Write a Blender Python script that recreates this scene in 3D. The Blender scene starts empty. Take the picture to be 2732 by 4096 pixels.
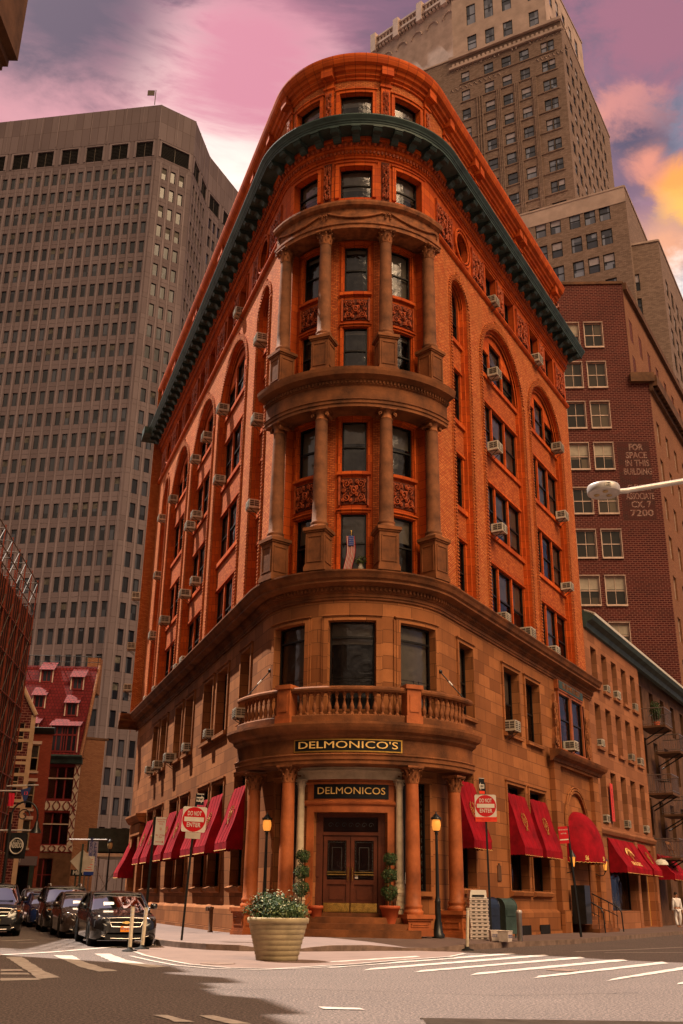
import bpy, math, random
import numpy as np
from mathutils import Matrix, Vector
random.seed(7)
R=math.radians; PI=math.pi
sc=bpy.context.scene
# ------------------------------------------------------------------ camera
FPX=4026.69; PITCH=.368123; ROLL=.0149027; EYE=1.3
cp,sp=math.cos(PITCH),math.sin(PITCH)
_r=Vector((1,0,0)); _u=Vector((0,-sp,cp)); _f=Vector((0,cp,sp))
cR=math.cos(ROLL)*_r+math.sin(ROLL)*_u; cU=-math.sin(ROLL)*_r+math.cos(ROLL)*_u; cF=_f
cam=bpy.data.cameras.new('camera'); camo=bpy.data.objects.new('camera',cam); sc.collection.objects.link(camo)
camo.matrix_world=Matrix(((cR.x,cU.x,-cF.x,0),(cR.y,cU.y,-cF.y,0),(cR.z,cU.z,-cF.z,EYE),(0,0,0,1)))
cam.sensor_fit='VERTICAL'; cam.sensor_height=36; cam.sensor_width=24; cam.lens=36*FPX/4096; cam.clip_start=.1; cam.clip_end=3000
sc.camera=camo
def ray(x,y): return cR*((x-1366)/FPX)-cU*((y-2048)/FPX)+cF      # photo pixel -> direction (surveying the ground plan)
def gp(x,y,z=0.0):
    d=ray(x,y); t=(z-EYE)/d.z; return (d.x*t,d.y*t)
def atY(x,y,Y):
    d=ray(x,y); t=Y/d.y; return (d.x*t,Y,EYE+d.z*t)
# ------------------------------------------------------------------ sun, sky, exposure
SUN_AZ=R(-55); SUN_EL=R(60)
sund=Vector((math.sin(SUN_AZ)*math.cos(SUN_EL),math.cos(SUN_AZ)*math.cos(SUN_EL),math.sin(SUN_EL)))
sl=bpy.data.lights.new('sun','SUN'); sl.energy=5.0; sl.angle=R(.6); sl.color=(1,.86,.73)
so=bpy.data.objects.new('sun',sl); sc.collection.objects.link(so); so.rotation_euler=sund.to_track_quat('Z','Y').to_euler(); so.location=(0,0,80)
world=bpy.data.worlds.new('World'); sc.world=world; world.use_nodes=True
def mk_world():
    nt=world.node_tree; N=nt.nodes; L=nt.links; N.clear()
    out=N.new('ShaderNodeOutputWorld'); bg=N.new('ShaderNodeBackground'); L.new(bg.outputs[0],out.inputs[0])
    tc=N.new('ShaderNodeTexCoord'); sep=N.new('ShaderNodeSeparateXYZ'); L.new(tc.outputs['Generated'],sep.inputs[0])
    def M(op,a,b=None,c=None,clamp=False):
        m=N.new('ShaderNodeMath'); m.operation=op; m.use_clamp=clamp
        for i,v in enumerate((a,b,c)):
            if v is None: continue
            if isinstance(v,(int,float)): m.inputs[i].default_value=v
            else: L.new(v,m.inputs[i])
        return m.outputs[0]
    def ramp(f,stops,interp='EASE'):
        r=N.new('ShaderNodeValToRGB'); r.color_ramp.interpolation=interp; e=r.color_ramp.elements
        e[0].position=stops[0][0]; e[0].color=(*stops[0][1],1)
        e[1].position=stops[-1][0]; e[1].color=(*stops[-1][1],1)
        for p,c in stops[1:-1]:
            q=e.new(p); q.color=(*c,1)
        L.new(f,r.inputs[0]); return r.outputs[0]
    def mix(f,a,b):
        m=N.new('ShaderNodeMix'); m.data_type='RGBA'
        if isinstance(f,(int,float)): m.inputs[0].default_value=f
        else: L.new(f,m.inputs[0])
        for i,v in ((6,a),(7,b)):
            if isinstance(v,tuple): m.inputs[i].default_value=(*v,1)
            else: L.new(v,m.inputs[i])
        return m.outputs[2]
    def noise(scale,sx,sy,sz,det=4,rough=.5,dist=0,off=(0,0,0)):
        mp=N.new('ShaderNodeMapping'); mp.inputs['Scale'].default_value=(sx,sy,sz); mp.inputs['Location'].default_value=off; L.new(tc.outputs['Generated'],mp.inputs[0])
        n=N.new('ShaderNodeTexNoise'); n.inputs['Scale'].default_value=scale; n.inputs['Detail'].default_value=det; n.inputs['Roughness'].default_value=rough; n.inputs['Distortion'].default_value=dist
        L.new(mp.outputs[0],n.inputs[0]); return n.outputs[0]
    def blob(px,py,r0,r1,streak=False):      # round patch of cloud in the direction of a point of the sky
        d=ray(px,py).normalized(); cr=N.new('ShaderNodeVectorMath'); cr.operation='DISTANCE'; L.new(tc.outputs['Generated'],cr.inputs[0]); cr.inputs[1].default_value=d
        mr=N.new('ShaderNodeMapRange'); mr.interpolation_type='SMOOTHSTEP'; mr.inputs[1].default_value=r0; mr.inputs[2].default_value=r1; mr.inputs[3].default_value=1; mr.inputs[4].default_value=0
        n=noise(5,1,1,4.5,9,.6,.4) if streak else noise(15,1,1,1.6,10,.64,.4); dd=M('ADD',cr.outputs['Value'],M('MULTIPLY',M('SUBTRACT',n,.5),r1*1.9))
        L.new(dd,mr.inputs[0]); return mr.outputs[0]
    nz=noise(2.0,1,1,7.0,10,.64,.5)
    el=M('ADD',sep.outputs[2],M('MULTIPLY',M('SUBTRACT',nz,.5),.26))
    left=ramp(el,[(0,(.70,.50,.40)),(.40,(.86,.66,.58)),(.53,(.86,.72,.64)),(.60,(.84,.38,.40)),(.645,(.80,.28,.34)),(.68,(.55,.20,.28)),(.715,(.30,.13,.20)),(.75,(.16,.10,.15)),(1,(.13,.09,.14))])
    nb=noise(4.2,1,1,3.2,10,.62,.5,(3,1,0))
    right=ramp(nb,[(0,(.13,.15,.21)),(.40,(.17,.19,.27)),(.50,(.30,.27,.36)),(.58,(.50,.26,.33)),(.70,(.62,.34,.38)),(1,(.7,.45,.42))])
    mr=N.new('ShaderNodeMapRange'); mr.interpolation_type='SMOOTHSTEP'; mr.inputs[1].default_value=.12; mr.inputs[2].default_value=.30
    L.new(sep.outputs[0],mr.inputs[0])
    c=mix(mr.outputs[0],left,right)
    c=mix(blob(2560,150,.02,.10),c,(.50,.19,.26))
    c=mix(blob(2430,560,.02,.062),c,(1.1,.42,.30))
    c=mix(blob(2500,430,.005,.035),c,(.95,.36,.30))
    c=mix(blob(2560,500,.01,.045),c,(.85,.34,.30))
    c=mix(blob(2570,590,.012,.050),c,(.11,.10,.17))
    c=mix(blob(2480,780,.01,.05),c,(.30,.17,.24))
    c=mix(blob(2715,720,.008,.036),c,(1.5,.55,.10))
    c=mix(blob(2725,870,.008,.036),c,(1.6,.78,.14))
    c=mix(blob(2560,960,.0,.05),c,(.75,.36,.30))
    c=mix(blob(2700,1060,.0,.05),c,(.28,.27,.36))
    c=mix(blob(2600,640,.004,.028),c,(1.1,.40,.26))
    c=mix(blob(2650,1010,.004,.035),c,(1.2,.55,.30))
    c=mix(blob(2740,1330,.01,.07),c,(1.6,1.4,1.25))
    c=mix(blob(840,660,.04,.15,True),c,(1.7,1.4,1.2))
    c=mix(blob(250,420,.02,.14,True),c,(.95,.42,.46))
    c=mix(blob(1000,280,.0,.12,True),c,(.95,.34,.44))
    c=mix(blob(250,60,.03,.10,True),c,(.15,.09,.14))
    sky=N.new('ShaderNodeTexSky'); sky.sky_type='NISHITA'; sky.sun_disc=False; sky.sun_elevation=SUN_EL; sky.sun_rotation=SUN_AZ; sky.dust_density=3
    sc_=N.new('ShaderNodeVectorMath'); sc_.operation='SCALE'; sc_.inputs['Scale'].default_value=.10; L.new(sky.outputs[0],sc_.inputs[0])
    c=mix(.86,sc_.outputs[0],c)
    fr=N.new('ShaderNodeVectorMath'); fr.operation='SCALE'; fr.inputs['Scale'].default_value=.42; L.new(c,fr.inputs[0])
    bk=N.new('ShaderNodeMapRange'); bk.interpolation_type='SMOOTHSTEP'; bk.inputs[1].default_value=.15; bk.inputs[2].default_value=-.55; L.new(sep.outputs[1],bk.inputs[0])
    n9=noise(2.2,1,1,2.2,5,.55,.3,(7,2,1)); back=ramp(n9,[(0,(.55,.42,.36)),(.45,(.28,.20,.14)),(.6,(.42,.30,.20)),(1,(.55,.4,.28))])
    lowb=N.new('ShaderNodeMapRange'); lowb.interpolation_type='SMOOTHSTEP'; lowb.inputs[1].default_value=.10; lowb.inputs[2].default_value=.42; L.new(sep.outputs[2],lowb.inputs[0])
    back=mix(lowb.outputs[0],(.05,.032,.022),back)
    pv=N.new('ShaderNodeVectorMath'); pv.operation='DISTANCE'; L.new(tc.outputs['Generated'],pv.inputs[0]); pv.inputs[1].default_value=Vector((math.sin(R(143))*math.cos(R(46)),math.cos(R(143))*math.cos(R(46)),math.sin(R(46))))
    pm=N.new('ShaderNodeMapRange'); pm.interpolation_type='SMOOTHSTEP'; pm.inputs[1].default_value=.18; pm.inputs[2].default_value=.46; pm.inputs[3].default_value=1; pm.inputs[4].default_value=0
    L.new(M('ADD',pv.outputs['Value'],M('MULTIPLY',M('SUBTRACT',n9,.5),.5)),pm.inputs[0]); back=mix(pm.outputs[0],back,(7.6,5.1,2.9))  # added warm bright patch behind the camera, a softbox for nose and right front
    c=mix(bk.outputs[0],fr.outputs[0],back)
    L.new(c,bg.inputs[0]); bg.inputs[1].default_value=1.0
mk_world()
vs=sc.view_settings; vs.view_transform='Standard'; vs.look='None'; vs.exposure=1.1; vs.gamma=1; vs.use_curve_mapping=False
sc.cycles.max_bounces=6; sc.cycles.diffuse_bounces=2; sc.cycles.glossy_bounces=3; sc.cycles.transparent_max_bounces=8; sc.cycles.caustics_reflective=False; sc.cycles.caustics_refractive=False
# ------------------------------------------------------------------ materials
MATS={}
def nodes(name):
    m=bpy.data.materials.new(name); m.use_nodes=True; nt=m.node_tree; N=nt.nodes; N.clear()
    o=N.new('ShaderNodeOutputMaterial'); p=N.new('ShaderNodeBsdfPrincipled'); nt.links.new(p.outputs[0],o.inputs[0]); MATS[name]=m
    return m,nt,N,nt.links,p,o
def mixc(N,L,f,a,b,blend='MIX'):
    m=N.new('ShaderNodeMix'); m.data_type='RGBA'; m.blend_type=blend
    if isinstance(f,(int,float)): m.inputs[0].default_value=f
    else: L.new(f,m.inputs[0])
    for i,v in ((6,a),(7,b)):
        if isinstance(v,tuple): m.inputs[i].default_value=(*v[:3],1)
        else: L.new(v,m.inputs[i])
    return m.outputs[2]
def nnoise(N,L,co,scale,det=5,rough=.6,dist=0):
    n=N.new('ShaderNodeTexNoise'); n.inputs['Scale'].default_value=scale; n.inputs['Detail'].default_value=det; n.inputs['Roughness'].default_value=rough; n.inputs['Distortion'].default_value=dist
    L.new(co,n.inputs[0]); return n.outputs[0]
def maprange(N,L,f,a,b,c=0,d=1):
    m=N.new('ShaderNodeMapRange'); L.new(f,m.inputs[0]); m.inputs[1].default_value=a; m.inputs[2].default_value=b; m.inputs[3].default_value=c; m.inputs[4].default_value=d; return m.outputs[0]
def bump(N,L,p,h,strength,dist=.02):
    b=N.new('ShaderNodeBump'); b.inputs['Strength'].default_value=strength; b.inputs['Distance'].default_value=dist; L.new(h,b.inputs['Height']); L.new(b.outputs[0],p.inputs['Normal'])
def mat(name,col,rough=.6,metal=0,var=.25,scale=3,bmp=.15,fine=40,dark=None,coat=0,emit=None,es=0,spec=.22):
    m,nt,N,L,p,o=nodes(name); tc=N.new('ShaderNodeTexCoord'); co=tc.outputs['Object']
    n1=nnoise(N,L,co,scale); n2=nnoise(N,L,co,fine,3)
    d=dark or tuple(c*(1-var*1.6) for c in col); l=tuple(min(1,c*(1+var*.6)) for c in col)
    c=mixc(N,L,maprange(N,L,n1,.3,.7),d,l)
    c=mixc(N,L,maprange(N,L,n2,.3,.7,0,.35*min(1,var*3)),c,tuple(c_*.55 for c_ in col))
    L.new(c,p.inputs['Base Color']); p.inputs['Roughness'].default_value=rough; p.inputs['Metallic'].default_value=metal
    p.inputs['Coat Weight'].default_value=coat; p.inputs['Specular IOR Level'].default_value=spec
    if bmp: bump(N,L,p,n2,bmp)
    if emit: p.inputs['Emission Color'].default_value=(*emit,1); p.inputs['Emission Strength'].default_value=es
    return m
def brickmat(name,c1,c2,mortar,bw=.21,bh=.072,mw=.012,rough=.8,stain=.4,off=.5,bmp=.5,spread=0.0,stcol=None,stscale=.35,streak=.0):
    m,nt,N,L,p,o=nodes(name); uv=N.new('ShaderNodeUVMap'); co=uv.outputs[0]
    b=N.new('ShaderNodeTexBrick'); L.new(co,b.inputs[0]); b.offset=off
    for k,v in (('Scale',1),('Mortar Size',mw),('Brick Width',bw),('Row Height',bh),('Bias',spread),('Mortar Smooth',.15)): b.inputs[k].default_value=v
    b.inputs['Color1'].default_value=(*c1,1); b.inputs['Color2'].default_value=(*c2,1); b.inputs['Mortar'].default_value=(*mortar,1)
    n=nnoise(N,L,co,stscale,6,.65); n2=nnoise(N,L,co,18,4)
    c=mixc(N,L,maprange(N,L,n,.42,.72,0,stain),b.outputs[0],stcol or tuple(x*.35 for x in c1))
    c=mixc(N,L,maprange(N,L,n2,.3,.75,0,.35),c,tuple(x*.5 for x in c1))
    if streak:
        mp=N.new('ShaderNodeMapping'); mp.inputs['Scale'].default_value=(2.2,.16,1); L.new(co,mp.inputs[0]); n3=nnoise(N,L,mp.outputs[0],1.0,5,.6)
        c=mixc(N,L,maprange(N,L,n3,.5,.75,0,streak),c,tuple(x*.3 for x in c1))
    L.new(c,p.inputs['Base Color']); p.inputs['Roughness'].default_value=rough; p.inputs['Specular IOR Level'].default_value=.12
    h=mixc(N,L,.25,b.outputs['Fac'],n2); inv=N.new('ShaderNodeInvert'); L.new(b.outputs['Fac'],inv.inputs[1])
    hh=mixc(N,L,.3,inv.outputs[0],n2); bump(N,L,p,hh,bmp,.01)
    return m
brickmat('orange_brick',(.78,.245,.070),(.46,.082,.019),(.13,.025,.010),streak=.6,stain=.65,mw=.014)
brickmat('spandrel_brick',(.66,.165,.040),(.34,.055,.013),(.14,.03,.012),stain=.45)
brickmat('terracotta',(.64,.112,.015),(.40,.056,.009),(.22,.032,.008),bw=.42,bh=.36,mw=.013,stain=.65,streak=.4,rough=.75,off=.0,bmp=.35)
brickmat('brownstone',(.40,.150,.054),(.185,.064,.023),(.09,.034,.014),bw=1.15,bh=.46,mw=.012,stain=.62,stscale=.5,bmp=.3,streak=.35)
mat('stone_trim',(.235,.080,.026),.8,var=.35,scale=1.1,bmp=.5,fine=18,dark=(.050,.019,.008))
mat('granite_column',(.42,.115,.034),.55,var=.3,scale=1.3,bmp=.25,fine=22,dark=(.15,.040,.013))
mat('drum_column',(.23,.085,.034),.8,var=.4,scale=1.7,bmp=.5,fine=18,dark=(.075,.030,.014))
mat('carved_stone',(.31,.105,.036),.75,var=.4,scale=3,bmp=.4,dark=(.07,.024,.01))
mat('carved_terracotta',(.42,.075,.017),.5,var=.4,scale=5,bmp=.3)
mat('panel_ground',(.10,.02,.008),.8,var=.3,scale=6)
mat('green_copper',(.045,.078,.072),.55,var=.35,scale=1.5,bmp=.2)
mat('dark_frame',(.012,.010,.009),.4,var=.2)
mat('marble',(.55,.44,.30),.4,var=.2,scale=3,bmp=.1)
mat('white_paint',(.62,.58,.50),.5,var=.12,scale=4,bmp=.05)
mat('ac_white',(.62,.56,.46),.5,var=.2,scale=6,bmp=.05)
_m=MATS['ac_white']; _nt=_m.node_tree; _p=[n for n in _nt.nodes if n.type=='BSDF_PRINCIPLED'][0]; _oi=_nt.nodes.new('ShaderNodeObjectInfo'); _src=_p.inputs['Base Color'].links[0].from_socket
_nt.links.new(mixc(_nt.nodes,_nt.links,maprange(_nt.nodes,_nt.links,_oi.outputs['Random'],.35,1,0,.75),_src,(.26,.20,.14)),_p.inputs['Base Color'])
mat('ac_dark',(.09,.07,.055),.6,var=.2)
mat('blind_beige',(.34,.29,.23),.9,var=.15,scale=2,bmp=.05)
mat('blind_pale',(.34,.30,.33),.9,var=.15,scale=2,bmp=.05)
mat('room_dark',(.012,.010,.010),.9,var=.3)
mat('room_grey',(.10,.09,.08),.9,var=.5,scale=1.5)
mat('awning_red',(.30,.004,.012),.9,var=.4,scale=1.6,bmp=.3,fine=30,dark=(.13,.002,.006),spec=.15)
mat('gold',(.72,.42,.09),.35,metal=.7,var=.15)
mat('gold_paint',(.85,.55,.18),.5,var=.1); mat('gold_dull',(.42,.20,.05),.7,var=.3)
mat('black_board',(.010,.012,.014),.35,var=.2)
mat('black_metal',(.012,.013,.013),.4,var=.3,coat=.2)
mat('dark_wood',(.10,.024,.009),.55,var=.3,scale=2,bmp=.1)
mat('brass',(.80,.50,.12),.25,metal=1,var=.3,scale=8)
mat('steel',(.34,.30,.27),.35,metal=.9,var=.2)
mat('silver_paint',(.55,.50,.47),.4,metal=.4,var=.15)
mat('terracotta_pot',(.42,.085,.03),.7,var=.2)
mat('planter_cream',(.40,.32,.19),.7,var=.22,scale=3,bmp=.15)
mat('rubber',(.010,.010,.010),.8,var=.2)
mat('car_black',(.008,.008,.009),.12,var=.05,coat=1.0,bmp=0)
mat('car_grey',(.10,.085,.08),.18,metal=.5,var=.05,coat=1.0,bmp=0)
mat('car_brown',(.035,.022,.018),.15,metal=.3,var=.05,coat=1.0,bmp=0)
mat('car_blue',(.012,.03,.12),.15,metal=.3,var=.05,coat=1.0,bmp=0)
mat('car_plastic',(.012,.011,.011),.5,var=.1,bmp=0)
mat('chrome',(.75,.70,.65),.12,metal=1,var=.05,bmp=0)
mat('headlamp',(.35,.30,.28),.1,metal=.6,var=.5,scale=14,coat=1,bmp=0)
mat('amber',(.60,.16,.02),.2,var=.2,coat=1,bmp=0)
mat('plate_orange',(.80,.26,.02),.5,var=.05,bmp=0)
mat('plate_yellow',(.72,.55,.10),.5,var=.05,bmp=0)
mat('sign_red',(.42,.008,.012),.45,var=.06,bmp=0)
mat('sign_white',(.54,.48,.41),.45,var=.07,bmp=0)
mat('sign_orange_red',(.65,.045,.02),.45,var=.06,bmp=0)
mat('sign_back',(.48,.40,.32),.5,metal=.3,var=.12)
mat('sign_blue',(.02,.04,.20),.45,var=.06,bmp=0)
mat('mail_blue',(.012,.022,.05),.4,var=.25,coat=.3)
mat('crate_white',(.60,.50,.44),.7,var=.15,scale=7)
mat('post_cream',(.62,.52,.38),.6,var=.2,scale=6)
mat('paper',(.75,.70,.62),.8,var=.08,bmp=0)
mat('skin',(.35,.17,.10),.5,var=.08,bmp=0); mat('white_cloth',(.70,.66,.66),.85,var=.1,scale=8,bmp=.2); mat('hair_dark',(.02,.013,.01),.7)
mat('roof_tile_base',(.20,.016,.02),.6)
brickmat('red_roof_tile',(.16,.016,.018),(.10,.010,.012),(.05,.006,.007),bw=.28,bh=.30,mw=.03,bmp=.8)
brickmat('tower_concrete',(.160,.124,.134),(.112,.084,.092),(.06,.038,.032),bw=1.46,bh=3.80,mw=.035,stain=.35,stscale=.06,off=0,bmp=.4,streak=.1)
mat('tower_fin',(.178,.138,.148),.8,var=.2,scale=.2,bmp=.2)
brickmat('tan_brick',(.28,.195,.160),(.17,.115,.092),(.10,.065,.05),bw=.45,bh=.16,stain=.3,stscale=.12,bmp=.4,streak=.15)
mat('tan_pale',(.42,.31,.27),.85,var=.2,scale=.5)
brickmat('maroon_brick',(.085,.012,.010),(.045,.006,.007),(.22,.10,.075),bw=.40,bh=.17,mw=.022,stain=.4,stcol=(.03,.01,.01),stscale=.25)
brickmat('row_brick',(.32,.055,.028),(.22,.035,.018),(.16,.06,.04),stain=.3)
brickmat('buff_brick',(.30,.135,.07),(.20,.07,.035),(.12,.06,.035),bw=.25,bh=.085,stain=.35,spread=-.2)
brickmat('neighbour_stone',(.38,.155,.075),(.22,.085,.04),(.10,.04,.02),bw=1.3,bh=.50,mw=.007,stain=.35,bmp=.25,streak=.25)
brickmat('faded_black',(.035,.014,.013),(.055,.012,.011),(.10,.05,.04),bw=.34,bh=.115,mw=.014,stain=.5,stcol=(.12,.022,.018),stscale=1.2)
brickmat('faded_white',(.42,.31,.27),(.30,.17,.14),(.12,.03,.02),bw=.34,bh=.115,mw=.03,stain=.9,stcol=(.09,.02,.016),stscale=1.6)
mat('white_trim',(.55,.40,.32),.7,var=.2); mat('cream_trim',(.40,.27,.16),.7,var=.15)
mat('tudor_red',(.16,.016,.016),.6,var=.2); mat('tudor_white',(.45,.36,.27),.8,var=.12)
mat('brown_dark_stone',(.13,.06,.03),.8,var=.35,scale=1.5)
mat('net_dark',(.030,.012,.009),.9,var=.4,scale=1.5); mat('shed_panel',(.035,.045,.035),.8,var=.25)
mat('rust_pole',(.20,.035,.015),.6,var=.3)
mat('leaf',(.035,.075,.018),.6,var=.5,scale=6,bmp=.1,spec=.3); mat('leaf_light',(.16,.20,.07),.6,var=.5,scale=9,bmp=.1,spec=.3); mat('flower',(.45,.46,.30),.7,var=.1,bmp=0)
mat('stem',(.08,.05,.03),.8); mat('soil',(.03,.02,.015),.9)
mat('lamp_glow',(.6,.26,.05),.4,emit=(1,.33,.05),es=.4,bmp=0,var=.1)
mat('lamp_clear',(.5,.35,.16),.2,var=.2,bmp=0)
mat('office_light',(.9,.7,.4),.5,emit=(1,.72,.40),es=1.0,bmp=0,var=.05)
mat('yellow_door',(.60,.30,.05),.6,var=.1); mat('flag_red',(.45,.01,.03),.8,var=.1); mat('flag_blue',(.02,.03,.10),.8,var=.1)
mat('black_cloth',(.012,.011,.012),.85); mat('banner_pale',(.42,.38,.48),.8,var=.1)
mat('road_paint',(.48,.42,.38),.7,var=.35,scale=5,bmp=.2,fine=60,dark=(.30,.25,.22))
mat('asphalt_dark',(.045,.033,.030),.9,var=.4,scale=8,fine=30,bmp=.5)
mat('kerb_stone',(.22,.15,.12),.8,var=.35,scale=3)
def asphalt():
    m,nt,N,L,p,o=nodes('asphalt'); tc=N.new('ShaderNodeTexCoord'); co=tc.outputs['Object']
    n1=nnoise(N,L,co,.35,6,.6); n2=nnoise(N,L,co,26,3,.85); v=N.new('ShaderNodeTexVoronoi'); v.inputs['Scale'].default_value=60; L.new(co,v.inputs[0])
    mp=N.new('ShaderNodeMapping'); mp.inputs['Scale'].default_value=(.25,1.4,1); L.new(co,mp.inputs[0]); n3=nnoise(N,L,mp.outputs[0],1.1,5,.6,.6)
    c=mixc(N,L,maprange(N,L,n1,.35,.65),(.029,.022,.020),(.050,.038,.034))
    c=mixc(N,L,maprange(N,L,n3,.46,.66,0,.75),c,(.032,.025,.023))
    c=mixc(N,L,maprange(N,L,n2,.45,.75,0,.8),c,(.42,.31,.27))
    c=mixc(N,L,maprange(N,L,n2,.45,.25,0,.8),c,(.03,.022,.02))
    L.new(c,p.inputs['Base Color']); p.inputs['Roughness'].default_value=.85
    bump(N,L,p,n2,.5,.01)
asphalt()
def pavement(name,a,b,j=(.10,.075,.065),bw=1.5,bh=1.5):
    m,nt,N,L,p,o=nodes(name); tc=N.new('ShaderNodeTexCoord'); co=tc.outputs['Object']
    mp=N.new('ShaderNodeMapping'); mp.inputs['Rotation'].default_value=(0,0,R(-30)); L.new(co,mp.inputs[0])
    br=N.new('ShaderNodeTexBrick'); br.offset=0; L.new(mp.outputs[0],br.inputs[0])
    for k,v in (('Scale',1),('Mortar Size',.012),('Brick Width',bw),('Row Height',bh)): br.inputs[k].default_value=v
    br.inputs['Color1'].default_value=(*a,1); br.inputs['Color2'].default_value=(*b,1); br.inputs['Mortar'].default_value=(*j,1)
    n1=nnoise(N,L,co,.8,6,.65); n2=nnoise(N,L,co,35,3,.7)
    c=mixc(N,L,maprange(N,L,n1,.45,.7,0,.5),br.outputs[0],tuple(x*.5 for x in a)); c=mixc(N,L,maprange(N,L,n2,.4,.7,0,.3),c,tuple(x*.6 for x in a))
    L.new(c,p.inputs['Base Color']); p.inputs['Roughness'].default_value=.8; bump(N,L,p,n2,.3,.01)
pavement('sidewalk_concrete',(.165,.110,.095),(.135,.090,.078)); pavement('painted_extension',(.165,.105,.084),(.165,.105,.084),(.16,.10,.08),50,50)
def glassmat(name,tint,fmin,wav=.7):
    m,nt,N,L,p,o=nodes(name); N.remove(p); tc=N.new('ShaderNodeTexCoord')
    n=nnoise(N,L,tc.outputs['Object'],1.3,3,.5,.8); b=N.new('ShaderNodeBump'); b.inputs['Strength'].default_value=wav; b.inputs['Distance'].default_value=.05; L.new(n,b.inputs['Height'])
    g=N.new('ShaderNodeBsdfGlossy'); g.inputs['Color'].default_value=(*tint,1); g.inputs['Roughness'].default_value=.03; L.new(b.outputs[0],g.inputs['Normal'])
    t=N.new('ShaderNodeBsdfTransparent'); t.inputs[0].default_value=(.8,.8,.8,1)
    fr=N.new('ShaderNodeFresnel'); fr.inputs[0].default_value=1.5; L.new(b.outputs[0],fr.inputs['Normal'])
    mx=N.new('ShaderNodeMath'); mx.operation='ADD'; mx.use_clamp=True; L.new(fr.outputs[0],mx.inputs[0]); mx.inputs[1].default_value=fmin
    ms=N.new('ShaderNodeMixShader'); L.new(mx.outputs[0],ms.inputs[0]); L.new(t.outputs[0],ms.inputs[1]); L.new(g.outputs[0],ms.inputs[2]); L.new(ms.outputs[0],o.inputs[0])
glassmat('window_glass',(.55,.55,.58),.04); glassmat('door_glass',(.30,.30,.32),.0); glassmat('lamp_glass',(1,.9,.7),.05,.1); glassmat('car_glass',(.9,.88,.88),.30,.05)
def towerglass(name,dark,light,sh):
    m,nt,N,L,p,o=nodes(name); oi=N.new('ShaderNodeObjectInfo'); geo=N.new('ShaderNodeNewGeometry')
    uv=N.new('ShaderNodeUVMap'); wn=N.new('ShaderNodeTexWhiteNoise'); sn=N.new('ShaderNodeVectorMath'); sn.operation='SNAP'; sn.inputs[1].default_value=sh
    L.new(geo.outputs['Position'],sn.inputs[0]); L.new(sn.outputs[0],wn.inputs[0])
    c=mixc(N,L,maprange(N,L,wn.outputs[0],.45,1),dark,light); L.new(c,p.inputs['Base Color']); p.inputs['Roughness'].default_value=.06; p.inputs['Specular IOR Level'].default_value=.4
towerglass('tower_glass',(.010,.011,.017),(.05,.055,.075),(1.0,1.0,3.0)); towerglass('sky_glass',(.03,.035,.06),(.20,.22,.30),(1.0,1.0,1.5))
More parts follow.
